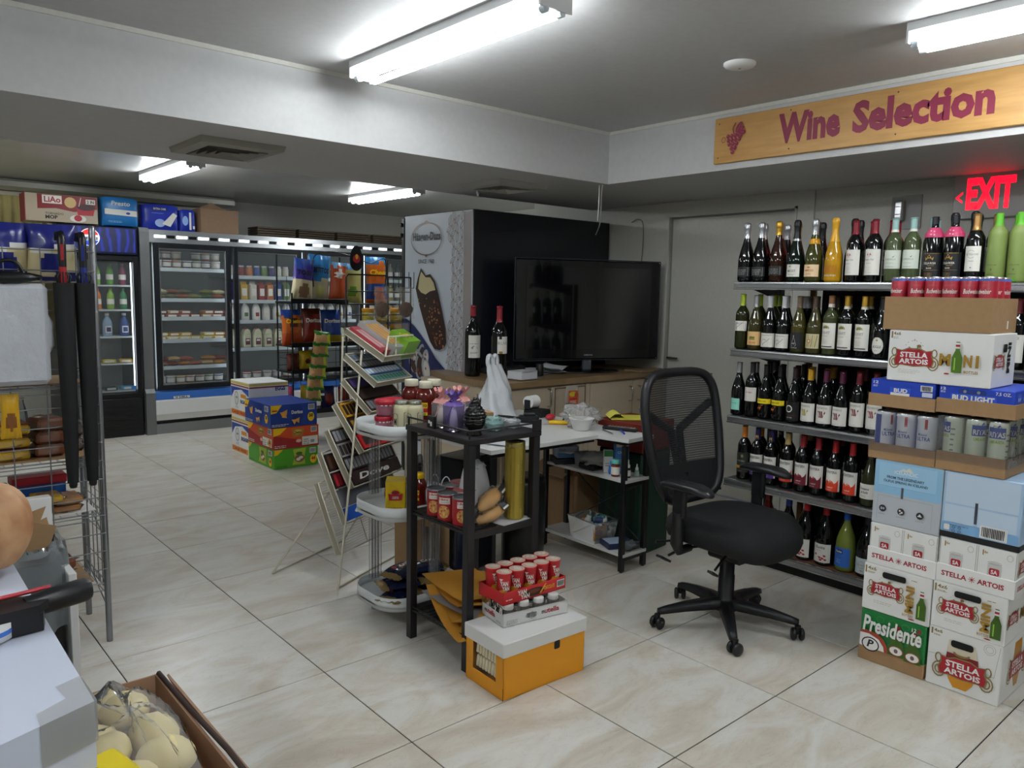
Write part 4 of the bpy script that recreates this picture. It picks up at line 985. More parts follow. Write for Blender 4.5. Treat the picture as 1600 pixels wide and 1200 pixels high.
p.text('M', .192, .072, .232, .118, GOLD, .05).text('N', .276, .072, .306, .118, GOLD, .05).text('I', .317, .072, .328, .118, GOLD, .05).text('BOTTLES', .280, .050, .328, .060, GOLD, .03); pbottle(p, .254, .050, .115); p.ell(.222, .044, .010, .003, R_, 8)
p.build('front_print', t, FX(0, 0, 0))
p = Pr(); emblem(p, .07, H * .48, .10, False); p.text('MINI', .15, .05, .185, .165, INK, .04, rot=90).rr(.10, .13, .14, .16, .006, dkhole); p.build('side_print', t, FY(0, -W_, 0))
t = tray('can_tray', 'brown cardboard tray of red beer cans on top of both stacks', 1.363, .980, 1.3695, 1.497, D=.27)
budr = mt('#a01f30', .35); prot = None
for i in range(6):
    for j in range(3):
        loc = (3.178 + j * .068, 1.326 - i * .0630, 1.3735)
        if j == 2 and i < 4: continue
        lab = '%s red beer can from the left in the %s row of the top tray' % (nth(i), ('front', 'middle', 'rear')[j])
        if not prot: prot = can('beer_can', lab, 'can', loc, -PI / 2 - .3, .0300, .200, budr, a_bud, 'red beer cans in the top tray')
        else: dup(prot, loc, -PI / 2 + (-.3, .7, .5, .1, .6, -.4)[i] + j * .5, lab)
# ============================================================ office chair
cb = mt('#121317', .42, n=.1, sc=60); cf = mt('#07080b', .8, n=.25, sc=200, bump=.3); cg = mt('#1c1d21', .3)
def mesh_net():
    m = bpy.data.materials.new('chair_net'); m.use_nodes = True; nt = m.node_tree; b = nt.nodes['Principled BSDF']
    b.inputs['Base Color'].default_value = lin('#191a1e'); b.inputs['Roughness'].default_value = .6
    tc = nt.nodes.new('ShaderNodeTexCoord'); sp = nt.nodes.new('ShaderNodeSeparateXYZ'); mu = nt.nodes.new('ShaderNodeMath'); mu.operation = 'MULTIPLY'; mu.inputs[1].default_value = 2 * PI * 95
    sn = nt.nodes.new('ShaderNodeMath'); sn.operation = 'SINE'; ma = nt.nodes.new('ShaderNodeMath'); ma.operation = 'MULTIPLY_ADD'; ma.inputs[1].default_value = .22; ma.inputs[2].default_value = .70
    nt.links.new(tc.outputs['Object'], sp.inputs[0]); nt.links.new(sp.outputs['Z'], mu.inputs[0]); nt.links.new(mu.outputs[0], sn.inputs[0]); nt.links.new(sn.outputs[0], ma.inputs[0]); nt.links.new(ma.outputs[0], b.inputs['Alpha'])
    return m
ch = T('office_chair', 'black swivel office chair with mesh back, armrests and five castors', 'chair', (2.975, 1.905, 0), math.radians(-2))
# seat
def seatf(u, v):
    a = 2 * PI * u; k = .30; c, s = math.cos(a), math.sin(a)
    sx = math.copysign(abs(c) ** .62, c); sy = math.copysign(abs(s) ** .62, s)
    prof = [(0, .400), (.86, .402), (.97, .415), (1.0, .445), (.99, .480), (.93, .502), (.75, .512), (.4, .508), (0, .505)]
    i = min(int(v * 8 + 1e-6), 8); r, z = prof[i]
    y = .258 * sy * r; x = .272 * sx * r
    if y < -.12: z -= (-.12 - y) * .30
    return (x, y - .025, z + .012 * abs(x / .26) ** 2)
G().grid(seatf, 30, 8, cf).ob('seat', ch)
G().bbox(-.10, -.14, .35, .10, .13, .402, cb, .012).bbox(-.05, -.10, .31, .05, .08, .355, cb, .01).ob('seat_mechanism', ch)
# back
def bk(x, z):   # curved, leaning surface of the back
    return .235 + (z - .55) * .16 + .028 * math.sin((z - .62) * 5) - .35 * x * x * 0 - .5 * (.0484 - min(x * x, .0484)) * 0 + .5 * x * x * -1
def bp_(x, z): return Vector((x, bk(x, z), z))
out = []
for i in range(44):
    a = 2 * PI * i / 44; c, s = math.cos(a), math.sin(a)
    z = .833 + .292 * math.copysign(abs(s) ** .5, s); hw = .262 - .04 * max(0, (.85 - z) / .3); x = hw * math.copysign(abs(c) ** .42, c)
    out.append(bp_(x, z))
G().tube(out, [.022] * 44, cb, 8, closed=True).ob('back_frame', ch)
G().grid(lambda u, v: bp_((u - .5) * .49, .69 + .42 * v), 10, 10, mesh_net()).ob('back_mesh', ch)
G().grid(lambda u, v: bp_((u - .5) * .42, .555 + .15 * v) + Vector((0, -.004, 0)), 8, 4, cf).ob('back_cushion', ch)
g = G()
yy = .022
def strap(P, w):
    for a, b in zip(P, P[1:]):
        g.tube([bp_(*a) + Vector((0, yy, 0)), bp_((a[0] + b[0]) / 2, (a[1] + b[1]) / 2) + Vector((0, yy, 0)), bp_(*b) + Vector((0, yy, 0))], w, cb, 6)
strap([(-.25, .97), (-.13, .90), (-.03, .85), (-.02, .70), (-.03, .58)], .020); strap([(.25, .97), (.13, .90), (.03, .85), (.02, .70), (.03, .58)], .020)
for x in (-.05, -.025, 0, .025, .05): g.tube([bp_(x, .60) + Vector((0, yy + .012, 0)), bp_(x, .68) + Vector((0, yy + .012, 0))], .006, cg, 5)
g.ob('back_support', ch)
G().tube([(0, .10, .36), (0, .22, .36), (0, .285, .42), (0, .285, .55), (0, .265, .66)], [.022, .024, .026, .028, .02], cb, 8).ob('back_bracket', ch)
for s in (-1, 1):
    g = G().tube([(s * .20, .06, .385), (s * .275, .06, .385), (s * .292, .06, .42), (s * .292, .055, .56)], [.018, .022, .028, .026], cb, 8)
    arm = g.ob('armrest', ch)
    G().obox((s * .292, .052, .60), (.030, .066, .13), cb, e=.008).ob('arm_post', arm)
    pts = []
    q = G()
    def pad(u, v):
        A = 2 * PI * u; c, w = math.cos(A), math.sin(A)
        X = math.copysign(abs(c) ** .8, c) * .047; Y = math.copysign(abs(w) ** .75, w) * .135
        r, z = [(0, .664), (.8, .664), (1, .674), (1, .686), (.85, .695), (0, .697)][min(int(v * 5 + 1e-6), 5)]
        return (s * .292 + X * r, Y * r + .02, z - (.5 * max(0, -Y * r - .06) ** 1.3) - .3 * max(0, Y * r - .09))
    q.grid(pad, 24, 5, cg).ob('arm_pad', arm)
# column and star base
G().lathe([(.0, .075), (.052, .075), (.052, .10), (.040, .125), (.036, .13), (.036, .235), (.033, .24), (.033, .31), (.026, .315), (.026, .36)], cb, 20).ob('gas_column', ch)
castm = mt('#17181b', .35)
for k in range(5):
    a = math.radians(4 + 2 + 72 * k); d = Vector((math.cos(a), math.sin(a), 0)); n = Vector((-d.y, d.x, 0))
    g = G(); P = []; K = [(.03, .085, .125, .034), (.10, .083, .122, .032), (.20, .078, .110, .026), (.285, .070, .094, .021), (.318, .066, .086, .017)]
    for (r, z0, z1, w) in K: P += [d * r - n * w + Vector((0, 0, z0)), d * r + n * w + Vector((0, 0, z0)), d * r + n * w * .72 + Vector((0, 0, z1)), d * r - n * w * .72 + Vector((0, 0, z1))]
    fs = [(0, 3, 2, 1)[::-1], tuple(range(16, 20))]
    for i in range(4):
        b = i * 4
        for j in range(4): fs.append((b + j, b + (j + 1) % 4, b + 4 + (j + 1) % 4, b + 4 + j))
    g.add(P, [f[::-1] for f in fs], cb, True)
    leg = g.ob('base_leg', ch)
    ca = a + (1.9, -.6, .5, 2.2, -1.2)[k]; e = Vector((math.cos(ca), math.sin(ca), 0)); c = d * .312 + e * .012
    w = G()
    ax = Vector((-e.y, e.x, 0))
    for s in (-1, 1):
        R = Matrix((ax, e, Vector((0, 0, 1)))).transposed()
        q = G().lathe([(0, -.010), (.014, -.010), (.024, -.008), (.0275, -.003), (.0275, .005), (.022, .010), (.012, .011), (0, .009)], castm, 18)
        M3 = Matrix(((0, 0, 1), (1, 0, 0), (0, 1, 0)))
        w.add([R @ (M3 @ Vector(v)) * 1 + c + ax * s * .017 + Vector((0, 0, .0278)) for v in q.v], q.f, castm, True)
    w.add([], [], castm)
    w.tube([c + Vector((0, 0, .028)), c + Vector((0, 0, .066)) - e * .0], [.010, .014], cb, 8)
    w.ob('castor', leg)
G().tube([(-.10, .05, .375), (-.20, .10, .37), (-.27, .12, .345)], [.006, .006, .006], cb, 6).obox((-.295, .125, .335), (.07, .034, .010), cb, Matrix.Rotation(.5, 4, 'Y')).ob('tilt_lever', ch)
G().tube([(-.08, -.06, .37), (-.17, -.08, .345), (-.21, -.085, .325)], .006, cb, 6).obox((-.228, -.088, .315), (.05, .026, .010), cb, Matrix.Rotation(.55, 4, 'Y')).ob('height_lever', ch)
G().tube([(-.10, .10, .40), (-.26, .15, .40), (-.31, .16, .405)], [.005, .005, .008], cb, 6).ob('recline_lever', ch)
# ============================================================ ice cream freezer cabinet
V = Vector
def thing1(g, name, label, cat, loc=(0, 0, 0), rz=0, group=None, kind=None, rot=None):
    o = g.ob(name, None, loc, rot or (0, 0, rz)); return tag(o, label, cat, group, kind)
def bezr(pts, n=6):
    """smooth polyline through points"""
    out = []; P = [V(p) for p in pts]; P = [P[0]] + P + [P[-1]]
    for i in range(1, len(P) - 2):
        for k in range(n):
            t = k / n; a, b, c, d = P[i - 1], P[i], P[i + 1], P[i + 2]
            out.append(.5 * ((2 * b) + (c - a) * t + (2 * a - 5 * b + 4 * c - d) * t * t + (3 * b - a - 3 * c + d) * t ** 3))
    return out + [P[-2]]
t = T('ice_cream_freezer', 'tall freezer cabinet with printed ice cream side and black side', 'freezer', (3.45, 4.40, 0))
pb = mt('#0b0f18', .35, coat=.2); pw = mt('#c9d2dd', .35)
G().bbox(0, 0, 0, 1.43, .85, 2.065, pb, .006).ob('cabinet', t)
G().bbox(-.012, -.002, .01, -.001, .86, 2.06, pw, .002).ob('printed_panel', t)
G().bbox(-.020, .855, .02, .06, .90, 2.05, BLACK, .006).ob('door_edge', t)
for z in (1.98, 1.90): G().lathe([(0, 0), (.014, 0), (.014, .03), (0, .03)], BLACK, 8).ob('hinge', t, loc=(-.02, .89, z))
p = Pr(); lf = mt('#8a6a55', .45); cl = mt('#c2cad4', .35)
# printed_panel frame: x to the right = towards -Y, origin at the far top: x from 0 (y=.86) to .86 (y=0)
p.rect(0, 0, .86, 2.05, pw)
p.rect(.765, 0, .86, 2.05, mt('#a8a2a6', .2, metal=.3))
rl = random.Random(3)
for r in range(26):
    for c in range(4):
        x = .60 + c * .05 + rl.uniform(-.008, .008); z = .40 + r * .064 + (c % 2) * .03
        if x < .60 + .03 * math.sin(z * 5): continue
        a = .7 + (r + c) % 3 * .55 + rl.uniform(-.2, .2); L = .05
        d = (math.cos(a), math.sin(a)); nn = (-d[1], d[0]); P = []
        for k in range(7):
            q = k / 6; w = .016 * math.sin(q * PI)
            P.append((x + d[0] * L * (q * 2 - 1) * .8 + nn[0] * w, z + d[1] * L * (q * 2 - 1) * .8 + nn[1] * w))
        for k in range(7):
            q = 1 - k / 6; w = -.016 * math.sin(q * PI)
            P.append((x + d[0] * L * (q * 2 - 1) * .8 + nn[0] * w, z + d[1] * L * (q * 2 - 1) * .8 + nn[1] * w))
        p.line([(min(max(a_[0], .56), .764), a_[1]) for a_ in P], .0035, lf)
        p.line([(min(max(x - d[0] * L * .7, .56), .764), z - d[1] * L * .7), (min(max(x + d[0] * L * .7, .56), .764), z + d[1] * L * .7)], .003, lf)
navy = mt('#141f55', .4)
p.poly([(0, .3), (.56, .3), (.56, .90)] + [(.52 - .52 * math.sin(k * PI / 16) ** 1.0 + .06 * math.sin(k * PI / 8), .90 + .37 * math.sin(k * PI / 16)) for k in range(1, 9)] + [(0, 1.27)], navy)
bar = mt('#2e1712', .35); crm = mt('#c8bd8e', .45)
B = [(.165, 1.50), (.195, 1.58), (.235, 1.655), (.30, 1.60), (.36, 1.61), (.42, 1.56), (.47, 1.46), (.52, 1.33), (.565, 1.20), (.575, 1.10), (.55, 1.06), (.49, 1.04), (.42, 1.045), (.36, 1.10), (.29, 1.22), (.22, 1.36)]
p.poly([(a[0] + .012, a[1] - .012) for a in B], mt('#8f98a6')).poly(B, bar).poly([(.200, 1.50), (.215, 1.58), (.240, 1.630), (.30, 1.585), (.36, 1.585), (.405, 1.545), (.43, 1.49), (.36, 1.48), (.30, 1.455), (.24, 1.47)], crm)
nut = mt('#a5714a', .5)
for k in range(70):
    v = rl.random(); z = 1.06 + .38 * v; x0 = .40 - .23 * v + .05 * (1 - v); x1 = .56 - .10 * v
    x = rl.uniform(x0, x1); p.ell(x, z, rl.uniform(.005, .010), rl.uniform(.006, .013), nut if k % 3 else mt('#6d2a18', .4), 7, rl.random() * 3)
for k, (x, z, s) in enumerate(((.17, .98, .06), (.24, 1.02, .055), (.30, .96, .07), (.22, .90, .10), (.31, .88, .09), (.13, .90, .07))):
    p.ell(x, z, s * .6, s * 1.1, mt('#9aa0a6'), 14, .3 * (k - 3)).ell(x + .01, z - .01, s * .45, s * .85, mt('#3a241c') if k % 2 else mt('#c8c2b8'), 12, .3 * (k - 3))
for k in range(16): p.ell(.22 + rl.uniform(-.08, .1), .92 + rl.uniform(-.1, .1), .010, .012, (mt('#8a4a2a'), mt('#2a1510'))[k % 2], 7)
ring = mt('#7a6a60', .3, metal=.5)
p.ring(.305, 1.875, .205, .125, .008, ring, 40).poly([(.285, 1.752), (.305, 1.735), (.325, 1.752), (.305, 1.76)], ring).poly([(.26, 1.99), (.305, 2.015), (.35, 1.99), (.305, 2.002)], ring)
p.text('Häagen-Dazs', .125, 1.845, .49, 1.925, INK, .03).text('SINCE 1960', .20, 1.690, .41, 1.722, mt('#3a3f48'), .01)
p.build('side_artwork', t, flat((-.0125, .86, 0), (0, -1, 0), (0, 0, 1)))

# ============================================================ counter with cabinets
cabm = mt('#b7a892', .5, n=.03); ctop = noise_mat('laminate_top', '#7d6647', '#8f7654', 8, .4, .03, (1, 8, 1))
t = T('cabinet_counter', 'beige base cabinet run with steel door handles under the television', 'cabinet', (3.20, 3.78, 0))
G().box(0, .02, .08, 1.69, .60, .86, cabm).box(0, .60, .08, .24, .90, .86, cabm).ob('body', t)
G().box(.02, .06, 0, 1.67, .58, .08, mt('#2a2622', .7)).ob('plinth', t)
def door(x0, x1, label=None, sub=False):
    o = G().bbox(x0, .002, .10, x1, .019, .845, cabm, .003).ob('door', t); return o
def handle(p_, x, z0, z1):
    G().tube([(x, .002, z0), (x, -.028, z0 + .004), (x, -.034, z0 + .02), (x, -.034, z1 - .02), (x, -.028, z1 - .004), (x, .002, z1)], .0055, CHROME, 8).ob('handle', p_)
d = door(.02, .448); handle(d, .425, .715, .835)
d = door(.456, .795); G().box(.49, -.004, .62, .494, .002, .835, mt('#5a5046')).box(.49, -.004, .831, .79, .002, .837, mt('#5a5046')).box(.786, -.004, .62, .79, .002, .831, mt('#6a5e50')).ob('inset_frame', d)
G().bbox(.80, .0, .09, .838, .02, .85, cabm, .002).ob('stile', t)
d = door(.845, 1.31); handle(d, 1.27, .69, .80)
d = door(1.318, 1.68); handle(d, 1.372, .69, .80)
wt = thing1(G().prism([(-.02, -.02), (1.70, -.02), (1.70, .60), (.245, .60), (.245, .91), (.10, .92), (.0, .60)], .861, .90, ctop), 'worktop', 'brown laminate worktop on the beige cabinets', 'worktop', (3.20, 3.78, 0))
thing1(G().bbox(0, 0, 0, .34, .17, .012, mt('#8a7556', .6), .002), 'loose_board', 'loose thin wooden board at the right end of the worktop', 'board', (4.55, 3.64 + .09, .9015), .05)
# television
dx, dy = 4.78 - 3.70, 3.80 - 4.22; ang = math.atan2(dy, dx)
t = T('television', 'large black flat television on the beige cabinet worktop', 'television', (4.24, 4.01, .902), ang)
tvb = mt('#0a0b0e', .16, coat=.4); scr = mt('#05060a', .10, coat=.6)
G().bbox(-.585, -.02, .095, .585, .035, .825, tvb, .008).ob('bezel', t)
G().box(-.505, -.0225, .170, .505, -.0205, .775, scr).ob('screen', t)
G().bbox(-.42, .035, .16, .42, .075, .70, BLACK, .01).ob('rear_housing', t)
G().lathe([(.0, 0), (.26, 0), (.265, .006), (.24, .014), (.0, .018)], tvb, 30, sy=.5).ob('stand_base', t)
G().bbox(-.035, -.012, .014, .035, .02, .12, mt('#4b5058', .15, coat=.5), .006).ob('stand_neck', t)
g = G(); 
for a, b in (((-.590, -.012, .090), (.590, -.012, .090)), ((.590, -.012, .090), (.590, -.012, .830)), ((.590, -.012, .830), (-.590, -.012, .830)), ((-.590, -.012, .830), (-.590, -.012, .090))): g.tube([a, b], .0045, mt('#3c4149', .2, metal=.5), 5)
g.ob('trim_edge', t)
p = Pr(); p.text('SAMSUNG', -.035, .122, .035, .133, mt('#9aa0a8'), .02); p.build('maker_name', t, FY(0, -.0205, 0))

# big wine bottles on the counter
PROF['mag'] = [(0, 0), (.046, 0), (.053, .006), (.055, .018), (.055, .30), (.052, .325), (.038, .352), (.024, .375), (.019, .40), (.018, .475), (.0205, .477), (.0205, .487), (.017, .49), (0, .49)]
def a_m1(p, z0, z1, w): p.lines(-.04, z1 - .06, .03, z1 - .05, 1, GR_, .4).poly([(-.03, z0 + .07), (-.01, z0 + .085), (.014, z0 + .075), (.02, z0 + .06), (-.02, z0 + .06)], GR_).lines(-.035, z0 + .03, .03, z0 + .045, 2, INK, .3)
def a_m2(p, z0, z1, w): p.rect(-.03, z1 - .018, -.012, z1, INK).rect(-.03, z0, -.005, z0 + .016, GOLD).text('RUVE', -.038, z0 + .060, .036, z0 + .08, GR_, 0)
wm = mt('#8a1f2a', .35)
style('mag1', 'mag', dkglass, wm, .075, (.13, .285, 50, wl), a_m1, ''); style('mag2', 'mag', dkglass, wm, .11, (.17, .285, 44, wl), a_m2, '')
make_bottle('mag1', (3.315, 4.22, .902), -.35, 'giant dark wine bottle with red wax top, left of two on the worktop', 'giant wine bottles on the worktop')
make_bottle('mag2', (3.385, 4.02, .902), -.15, 'giant dark wine bottle with red capsule, right of two on the worktop', 'giant wine bottles on the worktop')

# papers and clutter on the worktop
ppr = mt('#c9cbd0', .6)
def sheet(w, h, m, curl=.01, seed=0):
    g = G(); 
    def f(u, v, o): return V(((u - .5) * w, (v - .5) * h, o + curl * (math.sin(u * 3 + seed) ** 2 * .6 + (v ** 3) * .7)))
    g.grid(lambda u, v: f(u, v, .0012), 6, 5, m); g.grid(lambda u, v: f(1 - u, v, 0), 6, 5, m); return g
for i, (x, y, z, w, h, r, c, l) in enumerate(((3.86, 4.12, .902, .30, .20, .2, .006, 'lowest loose white sheet of the paper pile before the television'), (3.90, 4.10, .911, .26, .18, -.35, .018, 'middle curled white sheet of the paper pile before the television'), (3.93, 4.06, .932, .24, .17, .5, .03, 'topmost curled white sheet of the paper pile before the television'), (3.52, 3.92, .902, .22, .15, .1, .004, 'flat white paper at the left worktop corner'))):
    thing1(sheet(w, h, ppr, c, i), 'paper_sheet', l, 'paper', (x, y, z), r, 'loose papers on the worktop')
thing1(G().bbox(0, 0, 0, .16, .13, .055, ppr, .002).prism([(.0, .0), (.05, -.012), (.16, 0)], .056, .058, ppr), 'white_carton', 'small white open carton at the left corner of the worktop', 'box', (3.40, 3.80, .907), .12)
def crumple(g, c, rx, ry, rz, m, seed=0, amp=.5, nu=18, nv=12): return g.ell(c, rx, ry, rz, m, nu, nv, amp, 2.6, seed)
thing1(crumple(G(), (0, 0, .035), .10, .06, .038, mt('#1a1c20', .3), 4, .5), 'cable_bundle', 'dark crumpled cable bundle behind the white carton', 'cable', (3.62, 4.14, .904))
thing1(G().bbox(-.12, -.07, 0, .12, .07, .035, mt('#14161a', .35), .008).bbox(-.09, -.05, .035, .09, .05, .042, mt('#3a3d44', .3), .003), 'set_top_box', 'small black box lying behind the white carton on the worktop', 'box', (3.60, 4.30, .902), -.2)
thing1(G().lathe([(0, 0), (.024, 0), (.026, .004), (.026, .08), (.02, .088), (0, .088)], BLACK, 16), 'black_cup', 'small black cylinder between the carton and the paper pile', 'container', (3.73, 3.98, .902))
# hanging wires by the wall
thing1(G().tube(bezr([(3.80, 3.50, 2.183), (3.90, 3.60, 2.13), (4.22, 3.9, 2.0), (4.50, 4.2, 1.94)], 6), .004, WHITE, 5), 'white_wire', 'loose white wire curving from the beam corner towards the wall', 'wire')
thing1(G().tube(bezr([(3.79, 3.52, 2.183), (3.80, 3.53, 2.05), (3.81, 3.545, 1.96)], 5), .003, WHITE, 5), 'white_wire', 'short white wire hanging straight down from the beam corner', 'wire')
thing1(G().tube(bezr([(4.885, 4.17, 2.06), (4.88, 4.10, 2.08), (4.885, 4.05, 2.02), (4.885, 4.06, 1.7), (4.885, 4.12, 1.4), (4.885, 4.14, 1.2)], 6), .0035, mt('#77766f', .5), 5), 'wall_cable', 'thin grey cable with hooked end hanging down the wall right of the freezer', 'cable')

# ============================================================ white desk with black steel legs
dtop = mt('#d6d6d4', .35); blk = mt('#101114', .4)
t = T('desk', 'white corner desk with black steel legs and a two-shelf side wing', 'desk')
G().prism([(2.31, 2.79), (3.04, 2.775), (3.075, 2.592), (3.295, 2.605), (3.295, 3.70), (2.98, 3.70), (2.98, 3.38), (2.31, 3.38)], .715, .735, dtop).ob('desk_top', t)
G().box(3.09, 2.63, .694, 3.28, 3.68, .713, blk).box(2.34, 2.82, .69, 3.06, 2.85, .713, blk).box(2.34, 3.33, .69, 3.0, 3.36, .713, blk).ob('steel_frame', t)
for x, y in ((3.10, 2.635), (3.28, 2.635), (3.10, 3.235), (3.28, 3.235), (2.36, 2.83), (2.36, 3.345)):
    G().bbox(x - .0135, y - .0135, .006, x + .0135, y + .0135, .69, blk, .002).lathe([(0, 0), (.010, 0), (.010, .006)], blk, 8, c=(x, y, 0)).ob('leg', t)
for z in (.49, .085):
    G().box(3.095, 2.618, z, 3.285, 3.25, z + .016, dtop).ob('shelf', t)
    for y in (2.635, 3.235): G().box(3.10, y - .01, z - .022, 3.28, y + .01, z - .001, blk).ob('cross_rail', t)
for a, b in (((3.285, 2.65, .12), (3.285, 3.22, .47)), ((3.285, 3.22, .12), (3.285, 2.65, .47))): G().tube([a, b], .004, blk, 5).ob('brace', t)
D = .7365
# things on the desk
whp = mt('#dadad8', .4); t = T('bowl', 'small white plastic bowl with clear wrap on the desk', 'bowl', (3.075, 2.935, D))
G().lathe([(0, 0), (.042, 0), (.046, .004), (.066, .062), (.070, .064), (.070, .067), (.064, .066), (.044, .008), (0, .006)], whp, 24).ob('bowl_body', t)
tag(crumple(G(), (0, 0, 0), .11, .085, .055, clear('#ffffff', .20, .08, gl=.15, bump=.5), 3, .8, 26, 16).ob('clear_bag', loc=(3.17, 3.02, D + .062)), 'crumpled clear plastic bag beside the white bowl on the desk', 'bag', kind=None)
t = T('two_way_radio', 'black handheld radio lying on papers on the desk', 'radio', (2.98, 3.28, D + .004), .9)
G().bbox(-.035, -.07, 0, .035, .05, .040, BLACK, .010).bbox(-.025, -.05, .040, .025, .02, .052, mt('#1b1c20', .3), .005).ob('radio_body', t)
G().tube([(-.02, .05, .025), (-.035, .10, .035), (-.055, .17, .045)], [.009, .008, .006], BLACK, 8).ob('antenna', t)
G().lathe([(0, 0), (.008, 0), (.008, .012), (0, .012)], BLACK, 10).ob('knob', t, loc=(.02, .05, .02), rot=(-PI / 2, 0, 0))
thing1(sheet(.24, .16, ppr, .003), 'paper_sheet', 'white paper under the handheld radio on the desk', 'paper', (2.95, 3.24, D), .3, 'papers on the desk')
thing1(sheet(.20, .15, ppr, .008, 2), 'paper_sheet', 'crumpled white paper at the front left of the desk', 'paper', (2.50, 2.90, D), .4, 'papers on the desk')
t = T('card_machine', 'black card machine with a fat white paper roll on the desk', 'card machine', (3.60, 3.42 - .12, D), .2)
G().bbox(-.05, -.07, 0, .05, .07, .045, BLACK, .008).bbox(-.055, .02, .045, -.042, .06, .10, BLACK, .003).bbox(.042, .02, .045, .055, .06, .10, BLACK, .003).ob('machine_body', t)
G().tube([(-.040, .04, .085), (.040, .04, .085)], .038, PAPER, 20).ob('paper_roll', t)
t = dup(t, (3.20, 3.42, D), .2) if False else t
t.location = (3.20, 3.43, D)
thing1(G().tube([(0, 0, .012), (.03, 0, .012), (.09, -.02, .012), (.12, -.03, .011)], [.010, .013, .013, .009], mt('#e6b81c', .4), 8).tube([(.125, -.032, .011), (.16, -.042, .009)], .005, mt('#8a3a1c', .5), 6), 'box_cutter', 'yellow plastic box cutter lying on the desk', 'knife', (3.05, 3.17, D), -.5)
thing1(G().ell((0, 0, .018), .035, .024, .018, mt('#c0303a', .4), 12, 8), 'red_pouch', 'small red oval purse behind the yellow cutter', 'purse', (3.17, 3.28, D))
thing1(G().prism([(-.03, 0), (.03, 0), (.022, .018), (.008, .026), (.005, .050), (-.005, .050), (-.008, .026), (-.022, .018)], -.012, .012, BLACK, fr=((0, 0, 0), (1, 0, 0), (0, 0, 1), (0, -1, 0))).ob('x') and G().prism([(-.03, 0), (.03, 0), (.022, .018), (.008, .026), (.005, .050), (-.005, .050), (-.008, .026), (-.022, .018)], -.012, .012, BLACK, fr=((0, 0, 0), (1, 0, 0), (0, 0, 1), (0, -1, 0))), 'binder_clip', 'black clip standing beside the red purse', 'clip', (3.17, 3.19, D), .4) if False else thing1(G().prism([(-.03, 0), (.03, 0), (.022, .018), (.008, .026), (.005, .050), (-.005, .050), (-.008, .026), (-.022, .018)], -.012, .012, BLACK, fr=((0, 0, 0), (1, 0, 0), (0, 0, 1), (0, -1, 0))), 'binder_clip', 'black clip standing beside the red purse', 'clip', (3.20, 3.18, D), .4)
rb_ = mt('#6a2318', .45); t = T('red_box', 'flat dark red box under a yellow notepad beside the desk', 'box', (3.50, 2.90, .60), .1)
G().bbox(-.16, -.16, 0, .16, .16, .165, rb_, .004).ob('box_body', t)
# a small stand carries the red box beside the desk
t = T('side_stool', 'dark green storage crate beside the desk carrying the red box', 'crate', (3.50, 2.90, 0), .1)
G().bbox(-.15, -.15, .0, .15, .15, .598, mt('#163326', .5), .008).ob('crate_body', t)
for k in range(4): G().bbox(-.152, -.11 + k * .07, .06, -.150, -.075 + k * .07, .54, mt('#0f241b', .5), .0).ob('slot', t)
t = T('notepad', 'yellow legal notepad with curled pages on the dark red box', 'notepad', (3.46, 2.93, .767), .9)
G().bbox(-.075, -.11, 0, .075, .11, .008, mt('#c9c44c', .6), .001).ob('page_block', t)
G().grid(lambda u, v: ((u - .5) * .15, .03 + .09 * v, .009 + .028 * math.sin(v * PI)), 4, 8, mt('#d6d05a', .6)).ob('curled_page', t)
t = T('remote_control', 'black remote control lying on the right wing of the desk', 'remote', (3.245, 2.80, D), .35 + PI / 2)
G().bbox(-.10, -.022, 0, .10, .022, .018, BLACK, .005).ob('remote_body', t)
g = G(); 
for i in range(9):
    for j in range(3): g.bbox(-.085 + i * .018, -.014 + j * .011, .018, -.075 + i * .018, -.007 + j * .011, .0205, GR_, .0008)
tag(g.ob('buttons', t), kind='stuff')
t = T('pen', 'blue pen beside the remote control', 'pen', (3.20, 2.745, D), .9)
G().tube([(-.06, 0, .005), (.05, 0, .005), (.065, 0, .005)], [.005, .005, .002], mt('#2a36a0', .3), 8).ob('pen_body', t)
t = T('pen', 'silver clicker pen lying left of the remote control', 'pen', (3.13, 2.79, D), 1.2)
G().tube([(-.06, 0, .005), (.05, 0, .005), (.065, 0, .005)], [.005, .005, .002], CHROME, 8).ob('pen_body', t)
# snack bag hanging on the cabinet door
t = T('snack_bag', 'clear snack bag with yellow and red print hanging on the cabinet door', 'bag', (3.83, 3.755, .70))
bagf = clear('#f4efe0', .35, .08, gl=.4, bump=.6)
G().grid(lambda u, v: ((u - .5) * .12 * (1 - .15 * math.sin(v * 7)), -.014 * math.sin(u * PI) * math.sin(v * PI), -.10 + .25 * v), 8, 10, bagf).ob('bag_film', t)
p = Pr(); p.poly([(-.045, .02), (.045, .02), (.05, .07), (.042, .115), (-.046, .118), (-.05, .06)], mt('#c65a34')).ell(-.008, .092, .034, .018, mt('#c9b92c'), 14).rect(-.038, .052, .036, .064, mt('#a51c1c')).ell(.026, .085, .018, .018, mt('#a8452a'), 12).lines(-.036, .026, .034, .048, 3, wl, .5)
p.build('bag_print', t, FY(0, -.017, 0))
G().ell((0, -.012, -.075), .05, .012, .022, mt('#c9b878', .8), 10, 8, .3).ob('bag_filling', t)
